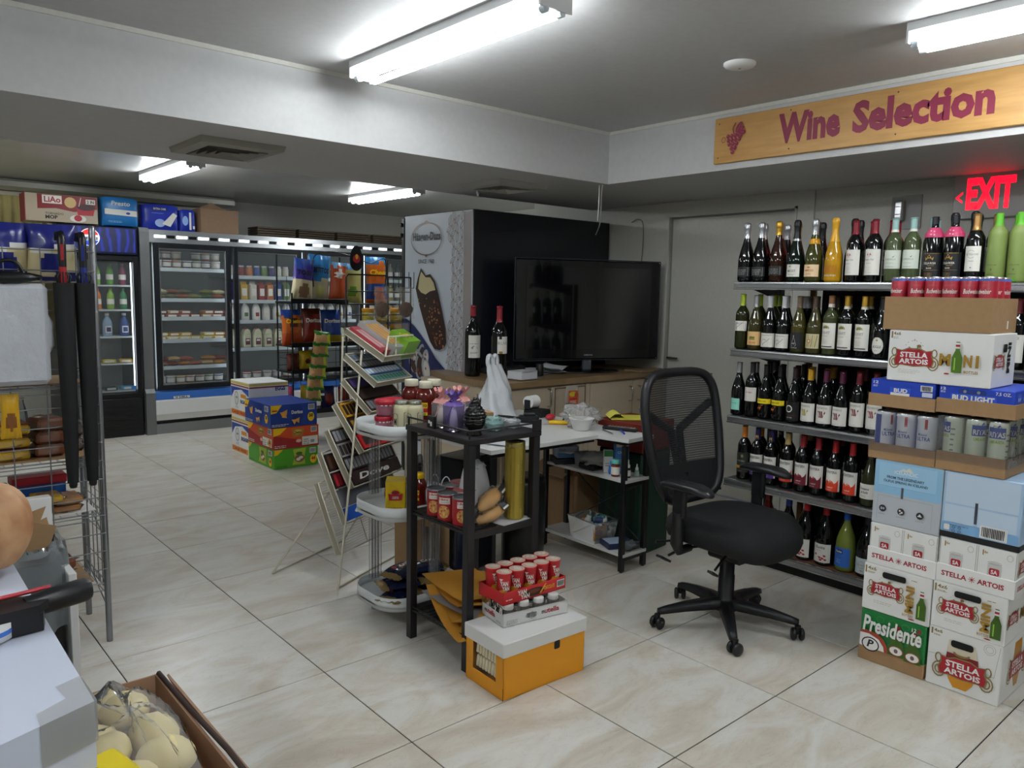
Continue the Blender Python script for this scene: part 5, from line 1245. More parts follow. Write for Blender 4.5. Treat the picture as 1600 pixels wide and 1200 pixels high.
# white carrier bag and small box with trinkets behind the black shelf
wbag = mt('#c9ccd0', .35, bump=.4, sc=14)
g = G()
def cb_(u, v):
    a = 2 * PI * u; z = .30 * v; r = .150 * (1 - .72 * v ** .7) * (1 + .16 * math.sin(a * 5 + v * 6) + .10 * math.sin(a * 9 + v * 13) + .12 * noise.noise(V((math.cos(a) * 2, math.sin(a) * 2, v * 5))))
    return (r * math.cos(a) + .03 * math.sin(v * 3), r * math.sin(a) * .8, z)
g.grid(cb_, 40, 14, wbag)
for s in (-1, 1): g.tube(bezr([(s * .01, 0, .24), (s * .035, .01, .30), (s * .028, .012, .345), (s * .005, .01, .33), (s * .0, .0, .26)], 5), [.014] * 21, wbag, 7)
o = g.ob('carrier_bag', loc=(2.99, 3.60, .737)); tag(o, 'white plastic carrier bag standing on the desk behind the elephant figure', 'bag'); o.scale = (1, 1, 1.05)
# things on the wing shelves
Z1 = .507
def carton(name, label, cat, loc, sz, m, rz=0, art=None, e=.002):
    t = T(name, label, cat, loc, rz); w, d, h = sz
    G().bbox(-w / 2, -d / 2, 0, w / 2, d / 2, h, m, e).ob('carton', t)
    if art: p = Pr(); art(p, w, h); p.build('front_print', t, FY(-w / 2, -d / 2, 0))
    return t
def a_glove(p, w, h): p.rect(.004, .004, w - .004, h * .45, mt('#4a7fb8')).text('Dyn', .012, h * .58, .05, h * .82, mt('#33506e'), .02).poly([(.02, h * .5), (w * .6, h * .35), (w - .01, h * .5)], wl)
carton('glove_box', 'blue and grey glove carton at the back of the upper wing shelf', 'box', (3.165, 3.14, Z1 + .036), (.13, .11, .065), mt('#8f9db0', .5), -.5, a_glove)
carton('glove_box', 'grey tissue carton beside the blue glove carton', 'box', (3.21, 3.04, Z1), (.10, .08, .07), mt('#9c9fa5', .5), -.3, None)
carton('dark_case', 'flat dark blue case under the glove carton', 'box', (3.165, 3.14, Z1), (.16, .13, .034), mt('#15182c', .4), -.5)
thing1(crumple(G(), (0, 0, .055), .085, .07, .040, mt('#8f8d8a', .8), 7, .6).bbox(-.075, -.06, 0, .075, .06, .035, BLACK, .01), 'cloth_cap', 'crumpled grey cloth bundle on a black case, upper wing shelf', 'cloth', (3.185, 2.93, Z1))
def a_wg(p, w, h): p.rect(.002, h * .72, w - .002, h - .002, mt('#2f7a3c')).lines(.008, h * .3, w - .008, h * .5, 2, GR_, .3)
carton('medicine_box', 'narrow white carton with green top, upper wing shelf', 'box', (3.175, 2.82, Z1), (.05, .035, .125), whp, -.7, a_wg)
def a_bb(p, w, h): p.rect(.004, h * .84, w - .004, h - .004, wl).text('CARE', .012, h * .64, w * .7, h * .72, wl, .02).lines(.012, h * .1, w - .012, h * .5, 7, mt('#bcd2e8'), .3)
carton('medicine_box', 'tall blue carton with pale print, upper wing shelf', 'box', (3.22, 2.765, Z1), (.075, .05, .175), mt('#3f78b5', .45), -.6, a_bb)
def small_bottle(label, loc, r, h, body, cap, capr, caph, lab=None, drop=False):
    t = T('medicine_bottle', label, 'bottle', loc)
    G().lathe([(0, 0), (r * .9, 0), (r, .004), (r, h * .78), (r * .6, h * .88), (r * .6, h), (0, h)], body, 18).ob('bottle_body', t)
    G().lathe([(capr, h * .9), (capr, h * .9 + caph), (capr * .9, h * .9 + caph + .002), (0, h * .9 + caph + .002)] if not drop else [(capr, h * .88), (capr, h + .006), (capr * .45, h + .012), (capr * .4, h + caph), (0, h + caph + .003)], cap, 16).ob('cap', t)
    if lab: G().lathe([(r + .0006, h * .15), (r + .0006, h * .68)], lab, 18).ob('label', t)
    return t
small_bottle('amber pill bottle with turquoise cap and white label, upper wing shelf', (3.135, 2.728, Z1), .024, .078, mt('#7a2f14', .2), mt('#5fb0a8', .4), .024, .022, wl)
small_bottle('dark dropper bottle with white tip behind the front desk leg', (3.165, 2.665, Z1), .015, .062, mt('#14161c', .2), whp, .011, .034, wl, True)
small_bottle('small pale dropper bottle at the near end of the upper wing shelf', (3.22, 2.650, Z1), .013, .042, mt('#8fa8a4', .2), whp, .009, .026, mt('#9fb8a8'), True)
t = T('spray_bottle', 'short bright blue plastic bottle before the tall blue carton', 'bottle', (3.155, 2.772, Z1))
G().lathe([(0, 0), (.016, 0), (.018, .004), (.016, .045), (.010, .05), (.010, .07), (0, .072)], mt('#2f7fd0', .25), 14).ob('bottle_body', t)
Z2 = .102
t = T('medicine_tub', 'open clear plastic tub full of medicine bottles, lower wing shelf', 'tub', (3.185, 2.93, Z2), -.1)
cp = clear('#dfe6e8', .22, .08, gl=.4); w, d, h = .085, .12, .12
g = G()
for s in (-1, 1): g.add([(s * w * .85, -d * .85, 0), (s * w * .85, d * .85, 0), (s * w, d, h), (s * w, -d, h)], [(0, 1, 2, 3)], cp).add([(-w * .85, s * d * .85, 0), (w * .85, s * d * .85, 0), (w, s * d, h), (-w, s * d, h)], [(0, 1, 2, 3)], cp)
g.add([(-w * .85, -d * .85, 0), (w * .85, -d * .85, 0), (w * .85, d * .85, 0), (-w * .85, d * .85, 0)], [(0, 1, 2, 3)], cp).tube([(-w, -d, h), (w, -d, h), (w, d, h), (-w, d, h)], .004, cp, 5, closed=True).ob('tub_body', t)
p = Pr(); p.rect(.01, .02, .11, .10, mt('#c88a2c')).ell(.05, .06, .03, .02, mt('#a8401c'), 12).text('MEGA', .02, .082, .08, .096, R_, .02); p.build('tub_print', t, flat((w * .92 - .172, -.104 - .0, 0), (1, 0, 0), (0, 0, 1)))
rm = random.Random(9)
for k in range(13):
    x, y, z = rm.uniform(-.045, .045), rm.uniform(-.085, .085), .03 + .011 * k * .62
    o = T('medicine_bottle', '%s small medicine bottle in the clear tub, counted from the bottom' % nth(k), 'bottle', V((3.185, 2.93, Z2)) + V((x, y, z)), rot=(rm.uniform(.5, 2), rm.uniform(0, 1), rm.uniform(0, 3)), group='medicine bottles in the clear tub')
    c1 = (mt('#d8d8d4', .4), mt('#4a9a9a', .4), mt('#3a4a7a', .4), mt('#c8dcd0', .4), mt('#b5722c', .4))[k % 5]
    G().lathe([(0, -.03), (.017, -.03), (.018, -.026), (.018, .018), (.012, .022), (0, .022)], c1, 14).ob('bottle_body', o)
    G().lathe([(.014, .018), (.014, .036), (0, .037)], (whp, mt('#3f8f8a'))[k % 2], 14).ob('cap', o)
def a_pk(p, w, h): p.poly([(.0, .0), (w, 0), (w * .4, h)], wl)
def a_c2(p, w, h): p.rr(w * .6, h * .60, w * .85, h * .72, .008, dkhole).lines(.03, .02, w * .5, .05, 2, mt('#6a4f34'), .4)
t = T('cardboard_box', 'open brown cardboard box standing on the lower wing shelf end', 'box', (3.53, 3.36, 0), -.05)
w, d, h = .40, .30, .38
g = G().box(-w / 2, -d / 2, 0, w / 2, d / 2, .004, CARD)
for q in ((-w / 2, -d / 2, 0, w / 2, -d / 2 + .004, h), (-w / 2, d / 2 - .004, 0, w / 2, d / 2, h), (-w / 2, -d / 2, 0, -w / 2 + .004, d / 2, h), (w / 2 - .004, -d / 2, 0, w / 2, d / 2, h)): g.box(*q, CARD)
g.ob('box_wall', t)
G().obox((0, -d / 2 - .04, h + .05), (w, .004, .13), CARD, Matrix.Rotation(.9, 4, 'X')).ob('flap', t); G().obox((-w / 2 - .045, 0, h + .03), (.12, d, .004), CARD, Matrix.Rotation(-.5, 4, 'Y')).ob('flap', t)
p = Pr(); a_c2(p, w, h); p.build('front_print', t, FY(-w / 2, -d / 2, 0))
thing1(G().bbox(-.08, -.06, 0, .08, .06, .03, mt('#1b2a4e', .4), .003).bbox(-.07, -.05, .0302, .03, .05, .032, mt('#9fb4cc', .4), .001), 'book_box', 'blue and white flat packet lying on the lower wing shelf', 'packet', (3.19, 2.745, Z2), -.4)
thing1(crumple(G(), (0, 0, .022), .06, .04, .02, mt('#5a5f62', .4), 9, .7), 'phone_gadget', 'small grey gadget lying at the near end of the lower wing shelf', 'gadget', (3.20, 2.665, Z2))
# ============================================================ black shelf stand by the desk
bs = mt('#1a171a', .45, n=.1); t = T('black_shelf', 'black three-tier metal shelf stand with a thin top railing', 'shelf', (1.775, 2.275, 0))
wx, wy = .37, .425
for x, y in ((0, 0), (wx - .034, 0), (0, wy - .034), (wx - .034, wy - .034)): G().bbox(x, y, 0, x + .034, y + .034, .905, bs, .002).ob('post', t)
G().bbox(-.004, -.004, .906, wx + .004, wy + .004, .929, bs, .003).ob('top_panel', t)
for z, nm in ((.562, 'shelf_board'), (.135, 'shelf_board')):
    G().bbox(.0345, .002, z - .028, wx - .0345, .022, z - .001, bs, .001).ob('front_rail', t); G().bbox(.0345, wy - .022, z - .028, wx - .0345, wy - .002, z - .001, bs, .001).ob('back_rail', t)
    for x in (.012, wx - .016): G().tube([(x, .034, z - .008), (x, wy - .034, z - .008)], .005, bs, 6).tube([(x, .034, z + .006), (x, wy - .034, z + .006)], .003, bs, 6).ob('side_rail', t)
    g = G()
    for k in range(13): g.box(.02, .036 + k * .0285, z - .006, wx - .02, .036 + k * .0285 + .022, z - .001, bs)
    tag(g.ob('mesh_shelf', t), kind='stuff')
g = G().tube([(.006, wy, .96), (.006, .004, .96), (wx - .02, .004, .96)], .004, bs, 6)
for p_ in ((.006, .004), (.006, wy - .01), (wx - .02, .004)): g.tube([(p_[0], p_[1], .925), (p_[0], p_[1], .962)], .004, bs, 6)
g.ob('railing', t)
G().obox((-.003, .24, .965), (.012, .05, .05), BLACK, None, .002).ob('railing_clip', t); G().bbox(wx - .05, -.008, .93, wx - .002, -.002, .975, bs, .001).ob('corner_bracket', t)
p = Pr(); p.rect(.008, .018, .020, .030, wl).rect(.022, .008, .034, .026, wl); p.build('clip_emblem', t, flat((-.0095, .262, .942), (0, -1, 0), (0, 0, 1)))
TOP = .9295
# candles with organza tops
gl_ = clear('#f2e6e6', .15, .05, gl=.12); glp = clear('#b9a8e0', .22, .05, gl=.15)
def candle(label, loc, glass, wax, cloth, cl2, h=.105):
    t = T('candle_glass', label, 'candle', loc)
    G().lathe([(0, .002), (.036, .002), (.041, .006), (.044, h), (.0425, h), (.039, .014), (0, .012)], glass, 24).ob('glass_cup', t)
    G().lathe([(0, .014), (.036, .014), (.039, h * .8), (0, h * .8)], wax, 20).ob('wax', t)
    g = G()
    def cf_(u, v):
        a = 2 * PI * u; r = [.040, .030, .008, .016, .030][min(int(v * 4 + 1e-6), 4)]; z = [h - .002, h + .012, h + .020, h + .035, h + .052][min(int(v * 4 + 1e-6), 4)]
        k = 1 + (.25 * math.sin(a * 6) if v > .6 else 0); return (r * k * math.cos(a), r * k * math.sin(a), z + (.010 * math.sin(a * 6 + 1) if v > .9 else 0))
    g.grid(cf_, 24, 4, cloth); g.ob('cloth_wrap', t)
    g = G()
    for s in (-1, 1): g.tube([(0, -.006, h + .018), (s * .018, -.012, h + .030), (s * .030, -.01, h + .018), (s * .012, -.010, h + .014), (0, -.006, h + .018)], .0025, cl2, 5)
    g.tube([(0, -.008, h + .016), (-.03, -.03, h), (-.044, -.02, h * .6), (-.046, -.012, h * .4)], .0016, cl2, 5).ob('ribbon', t)
    return t
pk_ = mt('#c98a86', .6); pu_ = mt('#6a4f9a', .6); waxm = mt('#d6d0cc', .5)
candle('glass candle with pink cloth top, left of two in front', (1.856, 2.560, TOP), gl_, waxm, pk_, pk_)
candle('glass candle with violet cloth top standing behind the railing clip', (1.842, 2.462, TOP), glp, mt('#cfcbe0', .5), pu_, mt('#4a2a8a', .5))
candle('glass candle with pink cloth top, hidden behind the violet one', (1.950, 2.555, TOP), gl_, waxm, pk_, pk_)
# black pinecone jar
t = T('pinecone_jar', 'glossy black ridged jar shaped like a pine cone', 'ornament', (1.862, 2.352, TOP)); bg_ = mt('#060608', .12, coat=.6)
G().lathe([(0, 0), (.030, 0), (.032, .004), (.024, .014), (.026, .020), (.040, .04), (.045, .058), (.044, .068), (0, .070)], bg_, 24).ob('jar_body', t)
g = G()
for k in range(6):
    z = .070 + k * .011; r = [.043, .040, .034, .027, .020, .012][k]
    g.grid(lambda u, v: (r * (1 + .10 * abs(math.sin(u * PI * 9 + k * .8))) * math.cos(2 * PI * u) * [1, 1.06, .8][int(v * 2 + 1e-6)], r * (1 + .10 * abs(math.sin(u * PI * 9 + k * .8))) * math.sin(2 * PI * u) * [1, 1.06, .8][int(v * 2 + 1e-6)], z + [0, .006, .012][int(v * 2 + 1e-6)]), 36, 2, bg_)
g.ell((0, 0, .140), .008, .008, .010, bg_, 8, 6); g.ob('ridged_lid', t)
# elephant figure
t = T('elephant_figurine', 'small grey elephant figurine with raised trunk on the small brown carton', 'ornament', (2.05, 2.575, TOP + .046), -2.2); eg = mt('#4b4a45', .4, metal=.3)
g = G().ell((0, 0, .036), .026, .018, .019, eg, 12, 8).ell((.024, 0, .050), .014, .012, .014, eg, 10, 7).tube([(.034, 0, .050), (.044, 0, .048), (.050, 0, .058), (.046, 0, .074), (.038, 0, .082)], [.006, .005, .004, .0035, .003], eg, 7)
for x in (-.014, .014):
    for y in (-.010, .010): g.tube([(x, y, .032), (x, y, 0)], [.007, .0065], eg, 8)
for s in (-1, 1): g.ell((.018, s * .014, .052), .008, .003, .012, eg, 8, 6)
g.ob('figure_body', t)
t = carton('small_carton', 'small brown carton behind the pine cone jar on the black shelf', 'box', (2.065, 2.575, TOP), (.10, .075, .045), CARD, -.25)
# glass ashtrays
gt = clear('#a9d6d2', .35, .02, gl=.3); gc = clear('#d8dde0', .3, .02, gl=.3)
for (x, y, m, lab) in ((1.985, 2.385, gt, 'greenish glass ashtray in front on the black shelf top'), (2.055, 2.475, gt, 'greenish glass dish behind the front ashtray'), (2.078, 2.385, gc, 'clear glass ashtray at the right corner of the black shelf top')):
    t = T('glass_ashtray', lab, 'ashtray', (x, y, TOP + .0005), group='glass ashtrays on the black shelf top')
    G().lathe([(0, 0), (.032, 0), (.036, .004), (.042, .030), (.037, .034), (.034, .030), (.028, .012), (0, .010)], m, 20).ob('dish', t)
    g = G()
    for k in range(4): g.obox((.038 * math.cos(k * PI / 2 + .4), .038 * math.sin(k * PI / 2 + .4), .034), (.010, .008, .008), m, Matrix.Rotation(k * PI / 2 + .4, 4, 'Z'), .001)
    g.ob('rim_notch', t)
# cans on the middle shelf
MZ = .5625
tinm = mt('#8f9196', .3, metal=.9); canr = mt('#9a1820', .4)
def a_tin(p, h, r):
    p.rect(-.030, h - .040, .018, h - .014, wl).text('Libro', -.028, h - .026, .010, h - .016, R_, .03).text('PIGEON PEAS', -.024, h - .036, .014, h - .031, GR_, .01).ell(-.008, .040, .024, .026, mt('#c89a5a'), 14)
    rr = random.Random(4)
    for k in range(26): p.ell(-.008 + rr.uniform(-.019, .019), .040 + rr.uniform(-.020, .020), .0042, .0038, (mt('#d9a24a'), mt('#b5522a'), mt('#e2c07a'))[k % 3], 6)
    p.rect(.026, .014, .056, h - .012, mt('#c9ccd4')).lines(.028, .018, .054, h - .016, 12, mt('#5a5a78'), .4)
prot = None
for i, (x, y) in enumerate(((1.842, 2.575), (1.832, 2.487), (1.842, 2.398))):
    lab = '%s red pigeon pea can from the left in the front row, middle shelf' % nth(i)
    def mk(loc, lab):
        t = T('food_can', lab, 'can', loc, -.75, 'red food cans on the middle black shelf'); r, h = .0405, .112
        G().lathe([(0, 0), (r * .97, 0), (r, .002), (r * .985, .005), (r * .985, h - .006), (r, h - .002), (r * .98, h), (r * .93, h), (r * .92, h - .004), (0, h - .005)], canr, 24).ob('can_body', t)
        G().lathe([(r * 1.004, h - .006), (r * 1.004, h + .0006), (r * .93, h + .0006), (r * .915, h - .0035), (r * .6, h - .003), (0, h - .004)], tinm, 24).ob('can_lid', t)
        p = Pr(6); a_tin(p, h, r); p.build('can_print', t, wrap(r * .985), .0006, .0001); return t
    prot = mk((x, y, MZ), lab) if prot is None else dup(prot, (x, y, MZ), (-.75, -.8, -.45)[i], lab)
dup(prot, (1.925, 2.585, MZ), .4, 'red pigeon pea can standing behind the front row, middle shelf')
t = T('noodle_cup', 'white paper noodle cup behind the red cans', 'food cup', (1.925, 2.49, MZ))
G().lathe([(0, 0), (.034, 0), (.036, .002), (.048, .105), (.050, .108), (.048, .110), (0, .110)], whp, 24).ob('cup_body', t)
G().lathe([(0, .112), (.047, .111), (.050, .109)], mt('#b5605a', .5), 24).ob('cup_lid', t)
t = dup(t, (1.99, 2.60, MZ), 0, 'paper noodle cup with reddish lid at the back left of the middle shelf')
# gold tin
t = T('gold_tin', 'tall golden ribbed cylinder tin at the front right of the middle shelf', 'tin', (2.062, 2.335, MZ + .001)); gd = mt('#a8953f', .3, metal=.75)
g = G(); n = 48
def tin(u, v):
    a = 2 * PI * u; z = [0, .003, .012, .30, .308, .312][min(int(v * 5 + 1e-6), 5)]; r = [.036, .040, .0405, .0405, .040, .038][min(int(v * 5 + 1e-6), 5)]
    if 1 < int(v * 5 + 1e-6) < 4 or int(v * 5 + 1e-6) in (2, 3): r += .0012 * math.sin(a * 16)
    return (r * math.cos(a), r * math.sin(a), z)
g.grid(tin, 64, 5, gd); g.ob('tin_body', t); G().lathe([(.0415, .296), (.0415, .318), (.040, .321), (.034, .321), (.033, .318), (0, .318)], mt('#b8a860', .25, metal=.8), 28).ob('tin_lid', t)
p = Pr(6); p.text('PANETTONE DI NATALE', -.006, .05, .004, .25, mt('#7d6c28'), .01, rot=90); p.build('tin_print', t, wrap(.0420), .0006)
# bread in bags
bread = mt('#b98a4a', .6, n=.25, sc=14); bf = clear('#fff6e0', .08, .08, gl=.12, bump=.35)
for i, (x, y, z, a, l) in enumerate(((1.955, 2.352, MZ + .032, .18, 'lower bagged bread roll beside the golden tin'), (1.965, 2.372, MZ + .088, .32, 'upper bagged bread roll leaning on the lower one'))):
    t = T('bread_loaf', l, 'bread', (x, y, z), rot=(0, -.22 - .12 * i, a), group='bagged bread rolls on the middle black shelf')
    G().ell((0, 0, 0), .085, .034, .027, bread, 18, 10, .12, 3, i).ob('loaf', t)
    G().ell((0, 0, 0), .098, .040, .031, bf, 22, 12, .35, 3, i + 5).ob('bag_film', t)
    p = Pr(); p.rect(-.024, -.012, .024, .020, mt('#2c3038')).rect(-.020, -.008, .020, .000, wl); p.build('bag_label', t, flat((.055, -.034, .018), (.9, 0, .1), (0, .7, .8)))
thing1(sheet(.17, .16, ppr, .001), 'paper_sheet', 'white paper under the bread and golden tin', 'paper', (2.03, 2.36, MZ - .001), .1)
pbm = mt('#c4c6ca', .3, bump=.5, sc=16)
g = G(); g.grid(lambda u, v: ((.085 * (1 - .55 * v ** 1.5) * (1 + .15 * math.sin(2 * PI * u * 4 + 3 * v))) * math.cos(2 * PI * u), (.075 * (1 - .55 * v ** 1.5) * (1 + .15 * math.sin(2 * PI * u * 3 + 5 * v))) * math.sin(2 * PI * u), .21 * v), 34, 10, pbm).ell((0, 0, .20), .045, .04, .02, pbm, 14, 6, .5)
thing1(g, 'carrier_bag', 'knotted translucent white bag in the middle of the black shelf', 'bag', (1.985, 2.505, MZ))
t = T('paper_bag', 'small brown and white paper gift bag with handles at the back of the black shelf', 'bag', (2.20, 2.92, .40), .2)
# envelopes on the low shelf
env = mt('#c98f34', .55, n=.08, sc=6)
def envelope(w, h, k, m=env):
    g = G(); 
    f = lambda u, v, o: V(((u - .5) * w, (v - .5) * h, o + .010 * math.sin(u * PI) * math.sin(v * PI) + k * (v - .3) ** 2))
    g.grid(lambda u, v: f(u, v, .002), 8, 8, m); g.grid(lambda u, v: f(1 - u, v, 0), 8, 8, m)
    g.add([f(0, 0, .003), f(1, 0, .003), f(.5, .28, .004)], [(0, 1, 2)], mt('#d9a048', .55)); return g
for i, (x, y, z, a, tl, k, m, l) in enumerate((
    (1.90, 2.42, .150, .50, .22, .12, env, 'lowest brown padded envelope sticking out to the left'), (1.96, 2.46, .172, .25, .05, .05, env, 'second brown padded envelope on the low shelf'),
    (1.93, 2.44, .200, .75, .0, .04, mt('#a9a9ac', .3, metal=.3), 'grey plastic mailer between the brown envelopes'), (1.95, 2.47, .222, .42, -.04, .08, env, 'third brown padded envelope above the grey mailer'),
    (1.95, 2.49, .248, .55, -.02, .03, env, 'topmost brown padded envelope on the low shelf'))):
    thing1(envelope(.27, .34, k, m), 'padded_envelope', l, 'envelope', (x, y, z), rot=(tl, .10, a - PI / 2 + .9), group='padded envelopes on the low black shelf')

# ============================================================ yellow box, nutella tray, snack tray
og = mt('#dc930f', .45); t = T('storage_carton', 'orange cardboard box with white lid on the floor before the black shelf', 'box', (1.752, 2.026, 0), -.045)
wd, dp, hh = .405, .235, .215
g = G().box(.030, 0, 0, wd, .003, hh, og).box(.0, 0, 0, .03, .003, hh, og).box(wd - .003, 0, 0, wd, dp, hh, og).box(0, dp - .003, 0, wd, dp, hh, og).box(0, 0, 0, wd, dp, .003, og)
g.box(0, 0, 0, .003, dp, .055, og).box(0, 0, .055, .003, .045, hh, og).box(0, dp - .045, .055, .003, dp, hh, og)
g.ob('box_body', t)
G().box(.003, .04, .055, .012, dp - .04, hh, clear('#ffffff', .02, .1, gl=.03)).ob('window_film', t)
crm_ = mt('#e0d5b4', .6)
for i in range(8):
    for j in range(2): G().obox((.049, .052 + i * .0185, .082 + j * .055), (.07, .014, .05), crm_, Matrix.Rotation(.15, 4, 'X'), .004).ob('inner_packet', t)
G().bbox(-.006, -.006, hh - .05, wd + .006, dp + .006, hh + .006, whp, .003).ob('lid', t)
p = Pr(); p.rr(.245, hh - .085, .275, hh - .052, .007, dkhole); p.line([(-.001, 0), (-.001, .05)], .002, INK); p.build('print_front', t, FY(0, 0, 0))
LID = hh + .007
t = T('jar_tray', 'white cardboard tray of hazelnut spread jars on the white lid', 'tray', (1.835, 2.128, LID), -.16)
tw, td, th_ = .30, .16, .052
g = G().box(0, 0, 0, tw, td, .003, whp).box(0, 0, 0, tw, .002, th_, whp).box(0, td - .002, 0, tw, td, th_, whp).box(0, 0, 0, .002, td, th_, whp).box(tw - .002, 0, 0, tw, td, th_, whp)
g.ob('tray_body', t)
p = Pr(); p.text('n', .175, .020, .188, .032, INK, .04).text('utella', .189, .019, .258, .040, R_, .03).bars(.10, .014, .155, .040).ring(.1275, .027, .03, .014, .0012, INK, 4).lines(.012, .010, .07, .030, 4, GR_, .4); p.build('tray_print', t, FY(0, 0, 0))
p = Pr(); p.text('n', .02, .020, .032, .032, INK, .04).text('utella', .033, .019, .10, .040, R_, .03).lines(.11, .008, .15, .018, 2, GR_, .4); p.build('tray_print', t, flat((0, td, 0), (0, -1, 0), (0, 0, 1)))
choc = mt('#1e0f0a', .12, coat=.4); prot = None
for i in range(4):
    for j in range(3):
        if j == 2 and i == 3: pass
        loc = V((1.835, 2.128, LID + .0035)) + Matrix.Rotation(-.16, 3, 'Z') @ V((.040 + i * .070, .032 + j * .048, 0)); lab = '%s hazelnut spread jar from the left in the %s row of its tray' % (nth(i), ('front', 'middle', 'rear')[j])
        if prot is None:
            prot = t = T('spread_jar', lab, 'jar', loc, -.5, 'hazelnut spread jars in the white tray')
            G().lathe([(0, 0), (.022, 0), (.024, .003), (.0235, .030), (.024, .05), (.020, .058), (0, .058)], choc, 18).ob('jar_body', t)
            G().lathe([(.0215, .055), (.0215, .072), (.020, .074), (0, .074)], whp, 20).ob('cap', t)
            p = Pr(6); p.rect(-.024, .008, .024, .040, mt('#5a1a20')).rect(-.022, .028, .022, .040, wl).text('utella', -.016, .030, .018, .038, R_, .02); p.build('jar_print', t, wrap(.0238), .0005)
        else: dup(prot, loc, -.5 + .3 * (i - j), lab)
thing1(G().grid(lambda u, v: (tw * u, -.002 + .002 * math.sin(u * 30), .05 + .035 * v), 16, 3, film).grid(lambda u, v: (-.003, td * u, .05 + .035 * v), 10, 3, film), 'shrink_wrap', 'clear shrink wrap round the hazelnut spread jars', 'wrap', (1.835, 2.128, LID), -.16)
rt = mt('#c3262c', .4); t = T('snack_tray', 'red cardboard tray of chocolate stick cups on the spread jars', 'tray', (1.845, 2.142, LID + .0785), -.02, rot=(0, -.0, -.04))
tw, td, th_ = .32, .155, .050
g = G().box(0, 0, 0, tw, td, .003, rt).box(0, 0, 0, tw, .002, th_, rt).box(0, td - .002, 0, tw, td, th_, rt).box(0, 0, 0, .002, td, th_, rt).box(tw - .002, 0, 0, tw, td, th_, rt)
g.ob('tray_body', t)
p = Pr(); p.ell(.155, .022, .055, .017, mt('#3a1c10'), 16).ell(.155, .026, .030, .008, mt('#6a3a1c'), 12).text('YAN', .07, .024, .115, .044, wl, .05).text('YAN', .085, .006, .13, .024, wl, .05).poly([(.18, .01), (.21, .044), (.218, .044), (.19, .01)], mt('#d9a23a')).text('CHOCOLATE', .205, .018, .26, .034, mt('#e6b82a'), .03, .2).bars(.272, .014, .312, .042).lines(.01, .018, .05, .026, 1, wl, .5); p.build('tray_print', t, FY(0, 0, 0))
yel_ = mt('#d9a22a', .4); prot = None
for i in range(5):
    for j in range(2):
        loc = V((1.845, 2.142, LID + .082)) + Matrix.Rotation(-.04, 3, 'Z') @ V((.034 + i * .063, .040 + j * .072, 0)); lab = '%s red chocolate stick cup from the left in the %s row' % (nth(i), ('front', 'rear')[j])
        if prot is None:
            prot = t = T('snack_cup', lab, 'snack cup', loc, -.6, 'red chocolate stick cups in the red tray')
            G().lathe([(0, 0), (.0235, 0), (.0245, .002), (.0295, .108), (.0315, .110), (.0315, .114), (.029, .1145)], rt, 22).ob('cup_body', t)
            G().lathe([(0, .1135), (.0285, .1145), (.0305, .1145)], mt('#c9a898', .5), 22).ob('foil_lid', t)
            p = Pr(6); p.ell(-.006, .03, .020, .022, yel_, 12).text('YAN', -.018, .066, .014, .084, wl, .05).text('YAN', -.010, .046, .020, .064, wl, .05).poly([(-.03, .01), (-.02, .05), (-.012, .05), (-.022, .01)], mt('#b5701c')).poly([(-.022, .094), (-.006, .094), (-.014, .084)], wl); p.build('cup_print', t, wrap(lambda z: .0245 + .005 * z / .108), .0006, .0001)
            p = Pr(); p.text('YAN', -.016, .0, .014, .014, wl, .05).text('YAN', -.012, -.016, .018, -.002, wl, .05); p.build('lid_print', t, FT(0, 0, .1148), .0003)
        else: dup(prot, loc, -.6 + (.25 * i - .5) + j * 1.1, lab)

# ============================================================ white corner shelf with clear posts
wsh = mt('#cfd3d4', .35); acr = clear('#b9bcc2', .12, .08, gl=.2)
t = T('white_shelf', 'white plastic three-tier shelf with rounded ends and clear posts', 'shelf', (1.72, 2.745, 0))
def rrect(w, d, r, n=7, r2=.03):
    pts = []
    for cx, cy, a, q in ((w - r2, r2, -PI / 2, r2), (w - r2, d - r2, 0, r2), (r, d - r, PI / 2, r), (r, r, PI, r)):
        for i in range(n + 1): pts.append((cx + q * math.cos(a + PI / 2 * i / n), cy + q * math.sin(a + PI / 2 * i / n)))
    return pts
SW, SD = .46, .365
for z in (.10, .505, .862):
    g = G().prism(rrect(SW, SD, .12), z, z + .006, wsh); o = rrect(SW, SD, .12); n = len(o)
    inn = [(a + (SW / 2 - a) * .018, b + (SD / 2 - b) * .022) for a, b in o]
    vs = [(a, b, z - .014) for a, b in o] + [(a, b, z + .046) for a, b in o] + [(a, b, z + .046) for a, b in inn] + [(a, b, z - .014) for a, b in inn]
    g.add(vs, [(k * n + i, k * n + (i + 1) % n, ((k + 1) % 4) * n + (i + 1) % n, ((k + 1) % 4) * n + i) for k in range(4) for i in range(n)], wsh, True)
    g.ob('shelf_tray', t)
for x, y in ((.11, .30), (.27, .05), (.40, .30)):
    for z0, z1 in ((.146, .49), (.551, .848)):
        g = G()
        for dx in (-.022, -.008, .008, .022): g.lathe([(.0095, z0), (.0095, z1)], acr, 10, c=(x + dx, y, 0))
        g.box(x - .022, y - .002, z0, x + .022, y + .002, z1, acr)
        g.ob('clear_post', t)
    G().lathe([(0, 0), (.018, 0), (.022, .086), (0, .086)], mt('#9a9da0', .4), 12, c=(x, y, 0)).ob('foot', t)
WT = .8685
